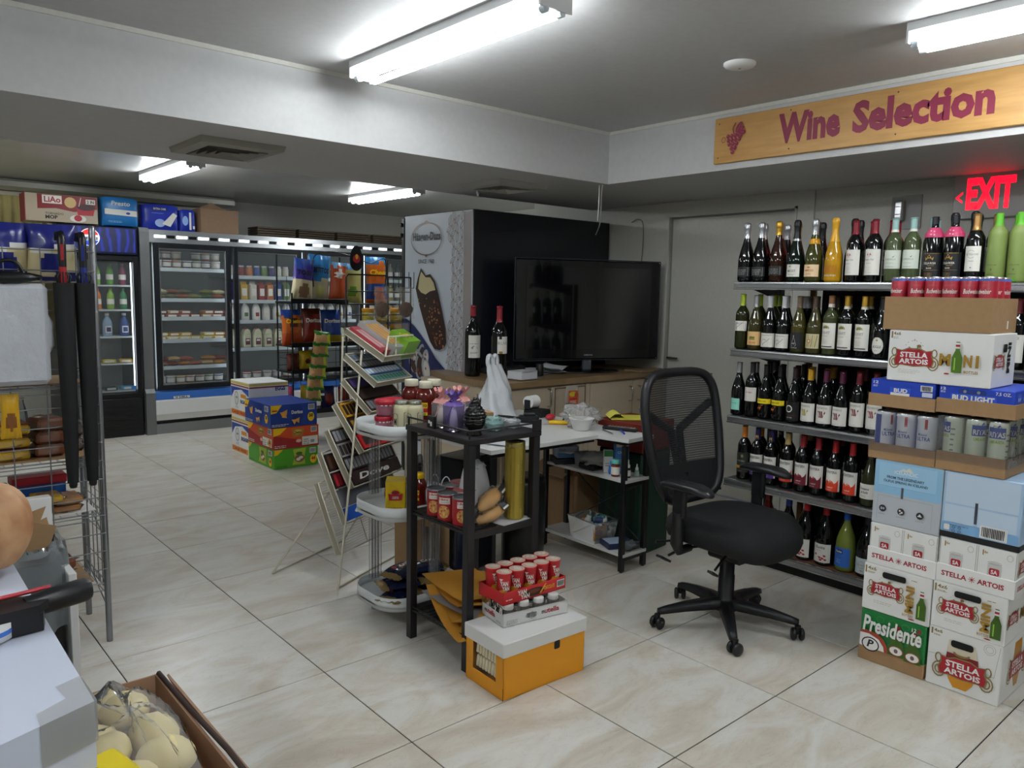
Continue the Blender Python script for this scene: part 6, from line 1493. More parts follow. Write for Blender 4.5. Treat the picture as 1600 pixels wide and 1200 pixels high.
def tub(label, loc, r, h, body, lid):
    t = T('plastic_tub', label, 'container', loc, group='red-lidded plastic tubs on the white shelf')
    G().lathe([(0, 0), (r * .84, 0), (r * .88, .003), (r * .97, h - .012)], body, 22).ob('tub_body', t)
    G().lathe([(r * 1.02, h - .018), (r * 1.06, h - .016), (r * 1.06, h), (r * .95, h + .003), (r * .9, h), (0, h - .001)], lid, 24).ob('tub_lid', t)
    G().lathe([(0, .006), (r * .80, .006), (r * .88, h * .6), (0, h * .62)], mt('#c97a94', .6), 16).ob('tub_filling', t)
    p = Pr(6)
    for k in range(5): p.rect(-r + k * r * .42, h * .66, -r + k * r * .42 + r * .24, h * .80, wl)
    p.build('tub_print', t, wrap(r * .955), .0006); return t
pkc = clear('#d98aa6', .45, .08, gl=.4); rlid = mt('#a81c30', .3)
tub('lower small pink tub with red lid at the left of the white shelf', (1.775, 2.885, WT), .036, .070, pkc, rlid)
tub('upper pink tub with red lid stacked on the small tub', (1.79, 2.890, WT + .0735), .044, .068, pkc, rlid)
tub('red-lidded tub standing behind the cream jars', (1.90, 3.00, WT + .048), .055, .075, pkc, rlid)
tub('red-lidded tub at the back of the white shelf underneath another', (1.90, 3.00, WT), .046, .045, pkc, rlid)
crj = mt('#cbc5a4', .25, coat=.3); lidg = mt('#8a8a80', .35, metal=.7)
for i, (x, y) in enumerate(((1.823, 2.812), (1.868, 2.764 + .012))):
    t = T('mayonnaise_jar', '%s cream-coloured glass jar with metal lid at the front of the white shelf' % ('left', 'right')[i], 'jar', (x, y, WT), -.7, 'cream glass jars on the white shelf')
    G().lathe([(0, 0), (.032, 0), (.036, .004), (.036, .112), (.032, .124), (.027, .130), (.027, .134), (0, .134)], crj, 22).ob('jar_body', t)
    G().lathe([(.0285, .128), (.0285, .144), (.027, .1455), (0, .1455)], lidg, 22).ob('lid', t)
    p = Pr(6); p.rr(-.040, .022, -.012, .092, .01, INK).rr(-.038, .024, -.014, .090, .009, crj).text('M', -.034, .040, -.018, .070, INK, .04).rr(.014, .022, .044, .098, .006, INK).rr(.016, .024, .042, .096, .005, crj).bars(.022, .03, .038, .05).lines(.020, .055, .038, .090, 5, GR_, .4)
    p.build('jar_print', t, wrap(.036), .0006, .0001)
ket = mt('#5a130c', .15, coat=.4); crl = mt('#cfcab4', .4)
def ketchup(label, loc, rz, s=1.0, capm=crl):
    t = T('sauce_bottle', label, 'bottle', loc, rz, 'large dark red sauce bottles')
    P = [(0, 0), (.040, 0), (.046, .006), (.046, .05), (.041, .065), (.040, .12), (.046, .135), (.046, .150), (.040, .172), (.028, .185), (.026, .192), (0, .192)]
    G().lathe([(a * s, b * s) for a, b in P], ket, 22, sy=.78).ob('bottle_body', t)
    G().lathe([(.030 * s, .188 * s), (.031 * s, .190 * s), (.031 * s, .214 * s), (.029 * s, .217 * s), (0, .217 * s)], capm, 24).ob('cap', t)
    p = Pr(6); p.rect(-.022, .068 * s, .006, .125 * s, YEL).text('20', -.019, .105 * s, .003, .120 * s, INK, .03).rect(-.022, .082 * s, .006, .100 * s, R_).ell(-.008, .074 * s, .008, .006, grn, 8)
    p.build('bottle_print', t, lambda x, y, o: V(((.041 * s + o) * math.sin(x / .041), -(.041 * s * .78 + o) * math.cos(x / .041) - .0005, y)), .0012, .0001)
    return t
ketchup('dark red sauce bottle with cream cap, left of three on the top tier', (1.955, 2.935, WT), -.9)
ketchup('dark red sauce bottle with cream cap, front of three on the top tier', (1.965, 2.835, WT), -.55)
ketchup('dark red sauce bottle with cream cap, right of three on the top tier', (2.045, 2.885, WT), -.5)
MT = .5115
mg_ = mt('#d6b416', .5); t = T('spice_carton', 'bright yellow seasoning carton with red label on the middle tier', 'box', (1.782, 2.878, MT), -.62)
bw, bd, bh = .088, .11, .135
G().bbox(0, 0, 0, bw, bd, bh, mg_, .002).ob('carton', t)
def mag(p, w):
    od = mt('#a88c10', .5); rq = random.Random(8)
    for k in range(22): p.ring(rq.uniform(.01, w - .01), rq.uniform(.012, bh - .01), .006, .004 + .003 * (k % 3), .0006, od, 8)
    p.poly([(w * .18, .052), (w * .82, .052), (w * .86, .082), (w * .62, .078), (w * .5, .084), (w * .38, .078), (w * .14, .082)], R_).ell(w * .5, .086, w * .2, .011, R_, 14).ell(w * .5, .086, w * .16, .007, mt('#7a1010'), 12).text('CUBITOS', w * .34, .058, w * .66, .070, wl, .03).line([(.004, .012), (w - .004, .012)], .0008, od).lines(.01, .016, w - .01, .024, 1, od, .5)
p = Pr(); mag(p, bw); p.build('front_print', t, FY(0, 0, 0))
p = Pr(); mag(p, bd); p.build('side_print', t, flat((bw, 0, 0), (0, 1, 0), (0, 0, 1)))
p = Pr(); mag(p, bd); p.build('side_print', t, flat((0, bd, 0), (0, -1, 0), (0, 0, 1)))
ketchup('dark red squeeze bottle with yellow cap beside the yellow carton', (1.905, 2.80, MT), -.7, .80, YEL)
# coffee bags on the lowest tier
cfn = mt('#161c3a', .25, coat=.3); cfg = mt('#8a7346', .3, metal=.4)
def pouch(w, d, h, col, n=14, k=10, seed=0, sag=0):
    """a filled pillow bag lying flat, sealed at both ends; col(u,v) picks the print"""
    g = G()
    def f(u, v, s):
        e = (max(0, math.sin(PI * u)) ** .55) * (max(0, math.sin(PI * v)) ** .42); nn = noise.noise(V((u * 4 + seed, v * 4, s)))
        return V(((u - .5) * w, (v - .5) * d * (1 + .05 * math.sin(u * 9 + seed)), s * h / 2 * e * (1 + .35 * nn) + h / 2 + sag * (u - .5) ** 2 + .004 * math.sin(v * 25) * (1 - e)))
    g.grid(lambda u, v: f(u, v, 1), n, k, None, mfn=col); g.grid(lambda u, v: f(1 - u, v, -1), n, k, None, mfn=lambda u, v: col(1 - u, v)); return g
def cfcol(u, v): return cfg if (u < .16 or u > .86) else (cfg if abs(v - .5) < .12 and .4 < u < .62 else cfn)
BZ = .1065
for i, (x, y, z, a, tl) in enumerate(((1.83, 2.85, BZ, .5, 0), (1.99, 2.87, BZ, .3, 0), (1.85, 2.86, BZ + .045, -.2, .05), (2.00, 2.86, BZ + .045, .6, 0), (1.87, 2.88, BZ + .09, .35, .06), (1.98, 2.86, BZ + .09, -.3, -.05))):
    t = T('coffee_bag', 'navy and gold coffee bag, %s from the bottom of the pile on the lowest tier' % nth(i), 'bag', (x, y, z), rot=(tl, 0, a), group='coffee bags on the lowest white tier')
    pouch(.21, .12, .048, cfcol, seed=i).ob('bag_body', t)
    p = Pr(); p.text('CAFE', -.02, -.01, .05, .012, wl, .03).ell(-.05, .01, .014, .012, R_, 10); p.build('bag_print', t, lambda x_, y_, o: V((x_, y_, .049 + .004 + o)), .0)
# dark blue cylinder bin and white panel heater shapes behind
thing1(G().lathe([(0, 0), (.055, 0), (.056, .004), (.056, .33), (.052, .335), (.050, .33), (.050, .02)], mt('#10183a', .25, coat=.3), 24), 'dark_cylinder', 'dark navy blue tall canister standing behind the black shelf', 'canister', (2.26, 2.93, 0))
t = T('waste_bin', 'tall black bin bag holder standing under the desk', 'bin', (2.76, 3.05, 0))
G().lathe([(0, 0), (.11, 0), (.115, .01), (.125, .40), (.12, .48), (.11, .50), (0, .49)], mt('#0a0a0c', .3, bump=.4, sc=12), 20).ob('bin_body', t)
# black screen, folders and cases under the desk
t = T('storage_chest', 'black plastic case standing under the left part of the desk', 'case', (2.50, 3.24, 0), .2)
G().bbox(-.13, -.10, 0, .13, .10, .62, mt('#17191e', .3), .01).ob('case_body', t); G().bbox(-.11, -.104, .05, .11, -.10, .58, mt('#24282f', .25), .004).ob('case_front', t)
t = bpy.data.objects['paper_bag']; t.location = (2.18, 3.02, .345)
kb = mt('#9a7d56', .7, n=.1); G().bbox(-.07, -.04, 0, .07, .04, .16, kb, .003).ob('bag_body', t); G().bbox(-.0705, -.0405, .12, .0705, .0405, .165, PAPER, .001).ob('white_band', t)
for y in (-.038, .038): G().tube(bezr([(-.03, y, .16), (-.028, y, .22), (0, y, .245), (.028, y, .22), (.03, y, .16)], 5), .003, PAPER, 5).ob('bag_handle', t)
t = T('carton_stack', 'cardboard carton behind the black shelf carrying the paper gift bag', 'box', (2.20, 3.20, 0), .2); G().bbox(-.10, -.10, 0, .10, .10, .343, CARD, .003).ob('carton', t)
# black tubular stand seen behind the low tier
g = G(); 
for a in ((2.18, 3.22), (2.30, 3.40)): g.tube([(a[0], a[1], 0), (a[0] + .02, a[1], .6)], .016, blk, 8)
g.tube([(2.18, 3.22, .10), (2.30, 3.40, .10)], .014, blk, 8).tube([(2.20, 3.22, .6), (2.32, 3.40, .6)], .016, blk, 8)
thing1(g, 'stool_frame', 'black steel stool frame behind the white shelf', 'stool')
# ============================================================ the coolers along the back
rng = random.Random(21)
stl = mt('#8c8e90', .35, metal=.7); led = mt('#dfeaf5', .5, emit=LED); inn = mt('#9aa09e', .5); cgl = clear('#cfd8da', .05, .02, gl=.12); dfr = mt('#1a1c20', .3)
shf = mt('#a8adae', .35, metal=.5)
def panes(g, x0, x1, z0, z1, y, w, m):
    return g.bbox(x0, y, z0, x0 + w, y + .04, z1, m, .003).bbox(x1 - w, y, z0, x1, y + .04, z1, m, .003).bbox(x0 + w, y, z0, x1 - w, y + .04, z0 + w, m, .003).bbox(x0 + w, y, z1 - w, x1 - w, y + .04, z1, m, .003)
t = T('display_cooler', 'long silver four-door display cooler along the back wall', 'cooler', (2.40, 8.15, 0))
L = 3.16
G().box(0, .78, .10, L, .82, 1.98, inn).box(0, .06, .10, .02, .78, 1.98, inn).box(L - .02, .06, .10, L, .78, 1.98, inn).box(0, .06, .40, L, .78, .44, inn).box(0, .06, 1.92, L, .82, 1.99, stl).ob('cabinet', t)
G().prism([(-.02, 1.905), (.0, 2.03), (.82, 2.035), (.82, 1.995), (.05, 1.905)], -.12, L, stl, fr=((0, 0, 0), (0, 1, 0), (0, 0, 1), (1, 0, 0))).ob('canopy', t)
G().prism([(-.05, .0), (-.05, .42), (-.02, .46), (-.02, 2.0), (.0, 2.04), (.10, 2.05), (.82, 2.04), (.82, 0)], -.13, -.04, mt('#77797a', .4, metal=.6), fr=((0, 0, 0), (0, 1, 0), (0, 0, 1), (1, 0, 0))).ob('end_panel', t)
for k in range(15): G().obox((.06 + k * .212, -.016, 1.965), (.105, .008, .026), led, Matrix.Rotation(.16, 4, 'X')).ob('light_segment', t); G().obox((.165 + k * .212, -.014, 1.965), (.075, .008, .03), BLACK, Matrix.Rotation(.16, 4, 'X')).ob('dark_segment', t)
G().prism([(-.03, .135), (-.05, .20), (-.05, .33), (-.045, .345), (.06, .40), (.06, .13)], -.04, L, whp, fr=((0, 0, 0), (0, 1, 0), (0, 0, 1), (1, 0, 0))).ob('bumper', t)
G().prism([(-.047, .345), (-.03, .415), (.06, .43), (.06, .345)], -.04, L, mt('#2d5fa8', .4), fr=((0, 0, 0), (0, 1, 0), (0, 0, 1), (1, 0, 0))).ob('blue_band', t)
G().box(-.04, .0, .10, L, .06, .135, BLACK).box(-.04, -.035, 0, L, -.005, .10, stl).ob('kick_plate', t)
p = Pr(); p.rect(.17, .352, .33, .375, wl).text('V HILL', .185, .355, .315, .372, INK, .04); p.build('maker_plate', t, FY(-.04, -.049, 0))
for d in range(4):
    x0 = .0 + d * .79; x1 = x0 + .76
    dr = panes(G(), x0, x1, .44, 1.90, -.02, .045, dfr).ob('door', t)
    panes(G(), x0 + .045, x1 - .045, .485, 1.855, -.010, .012, stl).ob('door_seal', dr)
    G().box(x0 + .057, .002, .497, x1 - .057, .008, 1.843, cgl).ob('glass', dr)
    G().tube([(x1 - .025, -.02, 1.02), (x1 - .025, -.045, 1.04), (x1 - .025, -.045, 1.30), (x1 - .025, -.02, 1.32)], .007, BLACK, 6).ob('handle', dr)
    G().box(x1 - .030, .04, .46, x1 - .015, .055, 1.88, led).ob('light_strip', t); G().box(x0 + .015, .04, .46, x0 + .03, .055, 1.88, led).ob('light_strip', t)
SHV = [[1.66, 1.35, 1.16, .93, .655, .47], [1.60, 1.34, 1.12, .82, .47], [1.60, 1.34, 1.12, .82, .47], [1.60, 1.34, 1.12, .82, .47]]
for d in range(4):
    x0 = .01 + d * .79; x1 = x0 + .74
    for i, z in enumerate(SHV[d]):
        G().box(x0, .16, z - .012, x1, .74, z, shf).box(x0, .15, z - .03, x1, .16, z + .008, mt('#b9c4c6', .3)).ob('shelf', t)
def C(*h): return [mt(x, .35) for x in h]
mixc = C('#c9c4b4', '#3a2f6a', '#2a4a8a', '#8a2a2a', '#c8a23a', '#d8d4c8', '#5a7a3a', '#b56a3a'); meatc = C('#8a4a3a', '#a8743a', '#6a2a28', '#b59a6a', '#9a5a4a'); cheese = C('#d0a83a', '#c8b83a', '#d8c88a', '#b5842a'); prod = C('#3a5a2a', '#7a7a3a', '#b5b08a', '#8a4a2a', '#5a5a3a')
def item(kind, loc, m, lab, grp, s=1.0):
    g = G(); z0 = 0
    if kind == 'tub': g.lathe([(0, 0), (.040, 0), (.046, .07), (.049, .072, whp), (.049, .082), (.046, .085), (0, .085)], m, 14).lathe([(.0435, .02), (.046, .062)], wl, 14); nm, ct = 'food_tub', 'tub'
    elif kind == 'jar': g.lathe([(0, 0), (.034, 0), (.036, .01), (.036, .09), (.028, .10, whp), (.029, .118), (0, .12)], m, 14); nm, ct = 'glass_jar', 'jar'
    elif kind == 'bag': g = pouch(.15, .11, .05, lambda u, v: m if .2 < u < .8 and .25 < v < .75 else PAPER if m is mixc[0] else m, 8, 6, rng.randint(0, 99)); nm, ct = 'food_packet', 'packet'
    elif kind == 'pack': g.bbox(-.06, -.05, 0, .06, .05, .035, m, .008).box(-.04, -.052, .008, .04, -.050, .028, wl); nm, ct = 'food_packet', 'packet'
    elif kind == 'jug':
        g.bbox(-.045, -.045, 0, .045, .045, .15, m, .012).prism([(-.044, .148), (.044, .148), (.03, .19), (.016, .205), (-.016, .205), (-.03, .19)], -.04, .04, m, fr=((0, 0, 0), (1, 0, 0), (0, 0, 1), (0, -1, 0))).lathe([(.018, .203), (.018, .222), (0, .222)], R_, 12).box(-.028, -.0465, .035, .028, -.0455, .105, mt('#6a2430')).box(-.02, -.0475, .075, .02, -.0465, .095, wl); nm, ct = 'milk_jug', 'jug'
    elif kind == 'btl': g.lathe([(0, 0), (.040, 0), (.044, .01), (.044, .12), (.036, .15), (.018, .185), (.016, .20), (.019, .201, mt('#d8d8d4')), (.019, .225), (0, .226)], m, 16).lathe([(.0448, .035), (.0448, .10)], wl, 8, a0=-PI / 2 - .7, a1=-PI / 2 + .7).lathe([(.0455, .045), (.0455, .088)], mixc[rng.randint(1, 7)], 6, a0=-PI / 2 - .45, a1=-PI / 2 + .45); nm, ct = 'milk_bottle', 'bottle'
    elif kind == 'crt': g.bbox(-.035, -.035, 0, .035, .035, .17, m, .002).prism([(-.035, .17), (.035, .17), (.03, .205), (-.03, .205)], -.004, .004, m, fr=((0, 0, 0), (1, 0, 0), (0, 0, 1), (0, -1, 0))).box(-.025, -.037, .05, .025, -.0355, .13, wl); nm, ct = 'drink_carton', 'carton'
    elif kind == 'soda': g.lathe([(0, 0), (.030, 0), (.033, .008), (.033, .12), (.028, .15), (.014, .175), (.014, .19, whp), (.0155, .191), (.0155, .205), (0, .206)], m, 14).lathe([(.0336, .05), (.0336, .10)], wl, 14); nm, ct = 'drink_bottle', 'bottle'
    o = g.ob(nm, None, loc, (0, 0, rng.uniform(-.2, .2))); 
    if s != 1: o.scale = (s,) * 3
    return tag(o, lab, ct, grp)
PLAN = [
 [('tub', mixc, 7), ('bag', prod, 6), ('pack', meatc, 6), ('pack', cheese, 6), ('bag', meatc, 6), ('tub', mixc, 7)],
 [('jar', mixc, 8), ('crt', mixc, 7), ('btl', C('#d8d8d0'), 6), ('jug', C('#cfcfae'), 6), ('tub', C('#c9c9c4', '#a82a2a'), 6)],
 [('jar', mixc, 7), ('crt', C('#4a6a9a', '#b5b5b0'), 7), ('btl', C('#d0d0c8'), 6), ('jug', C('#cfcfae'), 6), ('tub', C('#c9c9c4'), 6)],
 [('soda', C('#8a8a7a', '#3a4a3a'), 7), ('soda', C('#6a6a5a', '#9a8a4a'), 7), ('crt', mixc, 6), ('jug', C('#cfcfae'), 6), ('tub', C('#c9c9c4'), 6)]]
WN = {'tub': 'lidded food tub', 'bag': 'soft food packet', 'pack': 'flat food packet', 'jar': 'white-capped jar', 'crt': 'printed drink carton', 'btl': 'white milk bottle', 'jug': 'square milk jug', 'soda': 'drink bottle'}
for d in range(4):
    for i, (k, cs, n) in enumerate(PLAN[d]):
        z = SHV[d][i]; x0 = 2.40 + .01 + d * .79 + .085; stp = .59 / (n - 1)
        for j in range(n):
            lab = '%s, %s from the left on the %s shelf behind the %s cooler door' % (WN[k], nth(j), nth(i), nth(d))
            item(k, (x0 + j * stp, 8.15 + .215 + rng.uniform(0, .02), z + .0095 * 0 + .001), cs[(j * 3 + i + j // 2) % len(cs)], lab, 'products on the %s shelf of cooler door %s' % (nth(i), ('one', 'two', 'three', 'four')[d]))
            if k in ('bag', 'pack', 'tub') and j % 4 != 3 and d == 0 and not (k == 'tub' and i): item(k, (x0 + j * stp + (.02 if k != 'tub' else 0), 8.15 + .24, z + {'bag': .05, 'pack': .037, 'tub': .087}[k]), cs[(j + 2) % len(cs)], 'upper %s, %s from the left on the %s shelf, first cooler door' % (WN[k], nth(j), nth(i)), 'products on the %s shelf of cooler door one' % nth(i))
for j, (z, lb_) in enumerate(((.925, 'upper'), (.655, 'lower'))):
    for q in (0,): pass
# things on top of the coolers
def a_mop(p, w, h):
    p.rect(.10, .002, w - .004, h - .002, mt('#a89a86')).poly([(.10, h * .45), (.25, h * .5), (.40, h * .40), (w - .004, h * .55), (w - .004, h - .002), (.10, h - .002)], mt('#7a1a20')).rect(.14, h * .66, .30, h - .01, wl).text('LiAo', .155, h * .70, .29, h * .92, R_, .03).ell(.37, h * .74, .05, .05, mt('#c8a870'), 14).text('TORNADO', .16, h * .26, .31, h * .34, INK, .01).text('MOP', .16, h * .10, .26, h * .24, INK, .04)
    p.poly([(.43, h * .30), (.56, h * .30), (.58, h * .62), (.42, h * .58)], R_).ell(.50, h * .60, .08, .03, mt('#3a1014'), 14).line([(.44, h * .62), (.46, h * .95)], .006, wl).ell(.43, h * .16, .07, .035, wl, 12).ell(.43, h * .18, .035, .03, R_, 10).rect(w - .10, h * .72, w - .02, h * .9, wl).text('2 IN', w - .09, h * .75, w - .03, h * .87, INK, .03)
t = carton('mop_box', 'red and tan mop box lying on the black drinks cooler, far left', 'box', (1.66, 8.45, 2.055), (.60, .24, .25), mt('#a89a86', .5), .0, a_mop)
G().box(-.301, -.121, 0, -.295, .121, .25, mt('#8a3034', .5)).ob('end_print', t)
def softpack(name, label, loc, w, d, h, m, rz, art):
    t = T(name, label, 'packet', loc, rz)
    g = G(); g.grid(lambda u, v: (math.copysign(abs(math.cos(2 * PI * u)) ** .35, math.cos(2 * PI * u)) * w / 2 * (1 + .02 * math.sin(v * 9)), math.copysign(abs(math.sin(2 * PI * u)) ** .35, math.sin(2 * PI * u)) * d / 2 * (1 - .2 * (2 * v - 1) ** 4), h * v + .006 * math.sin(u * 19)), 32, 8, m)
    g.ell((0, 0, h * .97), w * .47, d * .40, .012, m, 20, 6).ob('pack_body', t); p = Pr(); art(p, w, h); p.build('pack_print', t, FY(-w / 2, -d / 2 * 1.02, 0), .004); return t
bl1 = mt('#1d6fb0', .35); bl2 = mt('#1c2f9a', .35)
softpack('diaper_pack', 'light blue soft pack with white band on the drinks cooler', (2.165, 8.45, 2.055), .34, .20, .27, bl1, 0, lambda p, w, h: p.text('Presto', .09, h * .72, .26, h * .88, wl, .02, .1).poly([(.03, h * .40), (w - .02, h * .36), (w - .02, h * .56), (.03, h * .60)], wl).ell(.24, h * .46, .02, .012, bl2, 10).lines(.06, h * .12, .2, h * .2, 2, mt('#8fc0e0'), .4))
softpack('diaper_pack', 'dark blue wide soft pack on the silver cooler left of another', (2.56, 8.50, 2.045), .36, .18, .25, bl2, 0, lambda p, w, h: p.rect(.10, h * .78, .24, h * .90, mt('#141c50')).text('EXTRA CARE', .11, h * .80, .23, h * .88, wl, .02).ell(.17, h * .28, .05, .04, mt('#9ab0d8'), 14).poly([(.19, h * .25), (.27, h * .15), (.34, h * .62), (.30, h * .72)], wl).lines(.09, h * .66, .22, h * .70, 1, mt('#8fa8e0'), .4))
softpack('diaper_pack', 'narrow dark blue soft pack standing against the brown carton', (2.83, 8.50, 2.045), .16, .18, .22, bl2, 0, lambda p, w, h: p.rect(.09, .02, .11, h * .9, wl).ell(.05, h * .5, .03, .05, mt('#8fb0e8'), 10).rect(.125, .03, .145, .06, wl))
t = T('cardboard_box', 'plain brown carton with raised flap on top of the silver cooler', 'box', (3.15, 8.52, 2.045)); bc = mt('#7f6650', .8, n=.1)
G().bbox(-.20, -.14, 0, .20, .14, .25, bc, .003).ob('carton', t); G().prism([(-.20, .25), (.0, .34), (.20, .25)], .10, .104, bc, fr=((0, 0, 0), (1, 0, 0), (0, 0, 1), (0, 1, 0))).ob('flap', t)
wdp = mt('#4f4336', .7, n=.2)
for k in range(4):
    t = T('pallet_stack', '%s low stack of brown boards from the left on the silver cooler' % nth(k), 'boards', (3.66 + k * .50, 8.75, 2.045), group='brown board stacks on the silver cooler')
    for j in range(5): G().bbox(0, -.14 + .004 * (j % 2), j * .026, .46, .14, j * .026 + .020, wdp, .002).ob('board', t)
# black drinks cooler
t = T('drinks_cooler', 'black glass-door drinks cooler with glowing blue header at the left', 'cooler', (1.57, 8.15, 0)); bw_ = .685; bc = mt('#0d0e12', .35)
G().box(0, .06, .10, .03, .64, 2.03, bc).box(bw_ - .03, .06, .10, bw_, .64, 2.03, bc).box(.03, .60, .10, bw_ - .03, .64, 2.03, bc).box(.03, .06, 1.74, bw_ - .03, .60, 2.03, bc).box(.03, .06, .38, bw_ - .03, .60, .42, bc).ob('cabinet', t)
G().box(.03, .59, .42, bw_ - .03, .598, 1.74, inn).ob('liner', t)
dr = panes(G(), 0, bw_, .385, 1.76, 0, .045, bc).ob('door', t); G().box(.045, .02, .43, bw_ - .045, .026, 1.715, cgl).ob('glass', dr); G().box(bw_ - .10, .018, .46, bw_ - .055, .019, .50, mt('#3a78c0')).ob('door_sticker', dr)
G().bbox(0, -.005, 1.77, bw_, .06, 2.03, mt('#0a1030', .3), .006).ob('header', t)
bsw = bpy.data.materials.new('lit_blue_header'); bsw.use_nodes = True; n_ = bsw.node_tree; b_ = n_.nodes['Principled BSDF']; tc = n_.nodes.new('ShaderNodeTexCoord'); wv = n_.nodes.new('ShaderNodeTexWave'); wv.inputs['Scale'].default_value = 4; wv.inputs['Distortion'].default_value = 5; cr = n_.nodes.new('ShaderNodeValToRGB')
cr.color_ramp.elements[0].color = (.002, .004, .03, 1); cr.color_ramp.elements[1].color = (.006, .012, .16, 1); cr.color_ramp.elements[0].position = .5
n_.links.new(tc.outputs['Object'], wv.inputs[0]); n_.links.new(wv.outputs[0], cr.inputs[0]); n_.links.new(cr.outputs[0], b_.inputs['Base Color']); n_.links.new(cr.outputs[0], b_.inputs['Emission Color']); b_.inputs['Emission Strength'].default_value = 1.0
lw_ = mt('#e8ecf0', .4, emit=.5); lr_ = mt('#e02a2a', .4, emit=.6)
p = Pr(); p.rect(.02, .02, bw_ - .02, .24, bsw).ell(.27, .145, .085, .082, lw_, 28)
p.poly([(.27 + .078 * math.cos(a), .145 + .076 * math.sin(a)) for a in [PI * .10 + PI * .80 * k / 10 for k in range(11)]], lr_).poly([(.27 + .078 * math.cos(a), .145 + .076 * math.sin(a)) for a in [-PI * .12 - PI * .76 * k / 10 for k in range(11)]], mt('#2a4ac0', .4, emit=.4)).text('PEPSI', .205, .122, .335, .150, INK, .04)
p.build('header_print', t, FY(0, -.0055, 1.775))
for z in (1.245, .983, .719, .45): G().box(.04, .10, z - .016, bw_ - .04, .56, z, mt('#c4ccca', .4)).ob('shelf', t)
for x in (.052, bw_ - .060): G().box(x, .05, .46, x + .010, .06, 1.70, led).ob('light_strip', t)
G().bbox(0, 0, .0, bw_, .06, .38, bc, .004).ob('base_panel', t)
for k in range(6): G().bbox(.04, -.006, .05 + k * .045, bw_ - .06, .0, .075 + k * .045, mt('#06070a', .3), .0).ob('louvre', t)
for i, (z, k, cs, n) in enumerate(((1.482, 'soda', C('#7ab52a', '#5a9a2a', '#7a2a4a'), 5), (1.245, 'soda', C('#d0742a', '#8ab53a', '#2a7a4a'), 5), (.983, 'btl', C('#2a4a8a', '#8fa8c0'), 4), (.719, 'pack', cheese, 4), (.45, 'pack', C('#3a9ac0', '#2a3a4a'), 4))):
    if i == 0: G().box(.04, .10, z - .016, bw_ - .04, .56, z, mt('#c4ccca', .4)).ob('shelf', t)
    for j in range(n): item(k, (1.69 + j * (.46 / (n - 1)), 8.15 + .16, z + .001), cs[(n - 1 - j) % len(cs)] if k != 'soda' else cs[(j + 1) % len(cs)], '%s, %s from the left on the %s shelf of the drinks cooler' % (WN[k], nth(j), nth(i)), 'products on the %s shelf of the drinks cooler' % nth(i))

# ============================================================ snack cartons and egg boxes on the floor
def snack(label, z0, z1, m, m2, art, W_=.39, D=.52, x=2.635, y=5.96):
    t = T('snack_carton', label, 'box', (x, y, z0)); H = z1 - z0
    G().bbox(0, 0, 0, W_, D, H, m, .003).ob('carton', t)
    for nm, w, mp in (('front_print', W_, FY(0, 0, 0)), ('side_print', D, flat((0, D, 0), (0, -1, 0), (0, 0, 1)))):
        p = Pr(); art(p, w, H, nm[0] == 'f'); p.build(nm, t, mp)
chip = mt('#d99a3a', .5)
def tri(p, x, y, s, a): p.poly([(x + s * math.cos(a + k * 2.094), y + s * math.sin(a + k * 2.094)) for k in range(3)], chip)
def a_dor(p, w, H, f):
    p.poly([(.002, H - .002), (.002, H * .62), (.05, H * .66), (.10, H - .002)], YEL).lines(.012, H * .72, .06, H * .84, 1, R_, .5).lines(.01, .012, w * .4, .035, 2, wl, .4)
    p.poly([(w * .42, .012), (w * .47, H * .5), (w * .40, H - .006), (w * .66, H - .01), (w * .70, H * .5), (w * .64, .01)], mt('#16307a', .3)).text('Doritos', w * .44, H * .56, w * .68, H * .72, wl, .03)
    for x, y, a in ((.25, .6, .5), (.31, .66, .9), (.5, .24, .5), (.57, .28, .9), (.29, .5, 1.4)): tri(p, w * x, H * y, .028, a)
    p.ell(w * .86, H * .38, .030, .038, YEL, 18).text('50', w * .86 - .018, H * .36, w * .86 + .018, H * .36 + .03, INK, .05); p.bars(w * .80, H * .70, w * .94, H * .94)
def a_red(p, w, H, f):
    p.poly([(.002, .002), (w - .002, .002), (w - .002, H * .28), (w * .5, H * .40), (.002, H * .66)], mt('#9a1f22')).poly([(.002, H - .002), (.002, H * .62), (.06, H * .70), (.12, H - .002)], YEL)
    p.poly([(w * .42, H * .50), (w * .40, H - .01), (w * .68, H - .02), (w * .64, H * .52)], mt('#a8702a')).ell(w * .53, H * .74, .04, .02, mt('#c8b04a'), 12).text('Cheetos', w * .44, H * .66, w * .62, H * .80, INK, .03).ell(w * .55, H * .32, .025, .014, mt('#d8b8a8'), 10).lines(.01, .012, w * .35, .04, 2, wl, .4)
    p.bars(w * .82, H * .68, w * .95, H * .94); p.rect(w * .62, H * .10, w * .97, H * .50, wl).bars(w * .80, H * .16, w * .90, H * .34).lines(w * .65, H * .14, w * .78, H * .44, 3, GR_, .4)
    if not f: p.ell(w * .90, H * .3, .028, .035, mt('#e0902a'), 14).text('50', w * .90 - .016, H * .24, w * .90 + .016, H * .40, INK, .04)
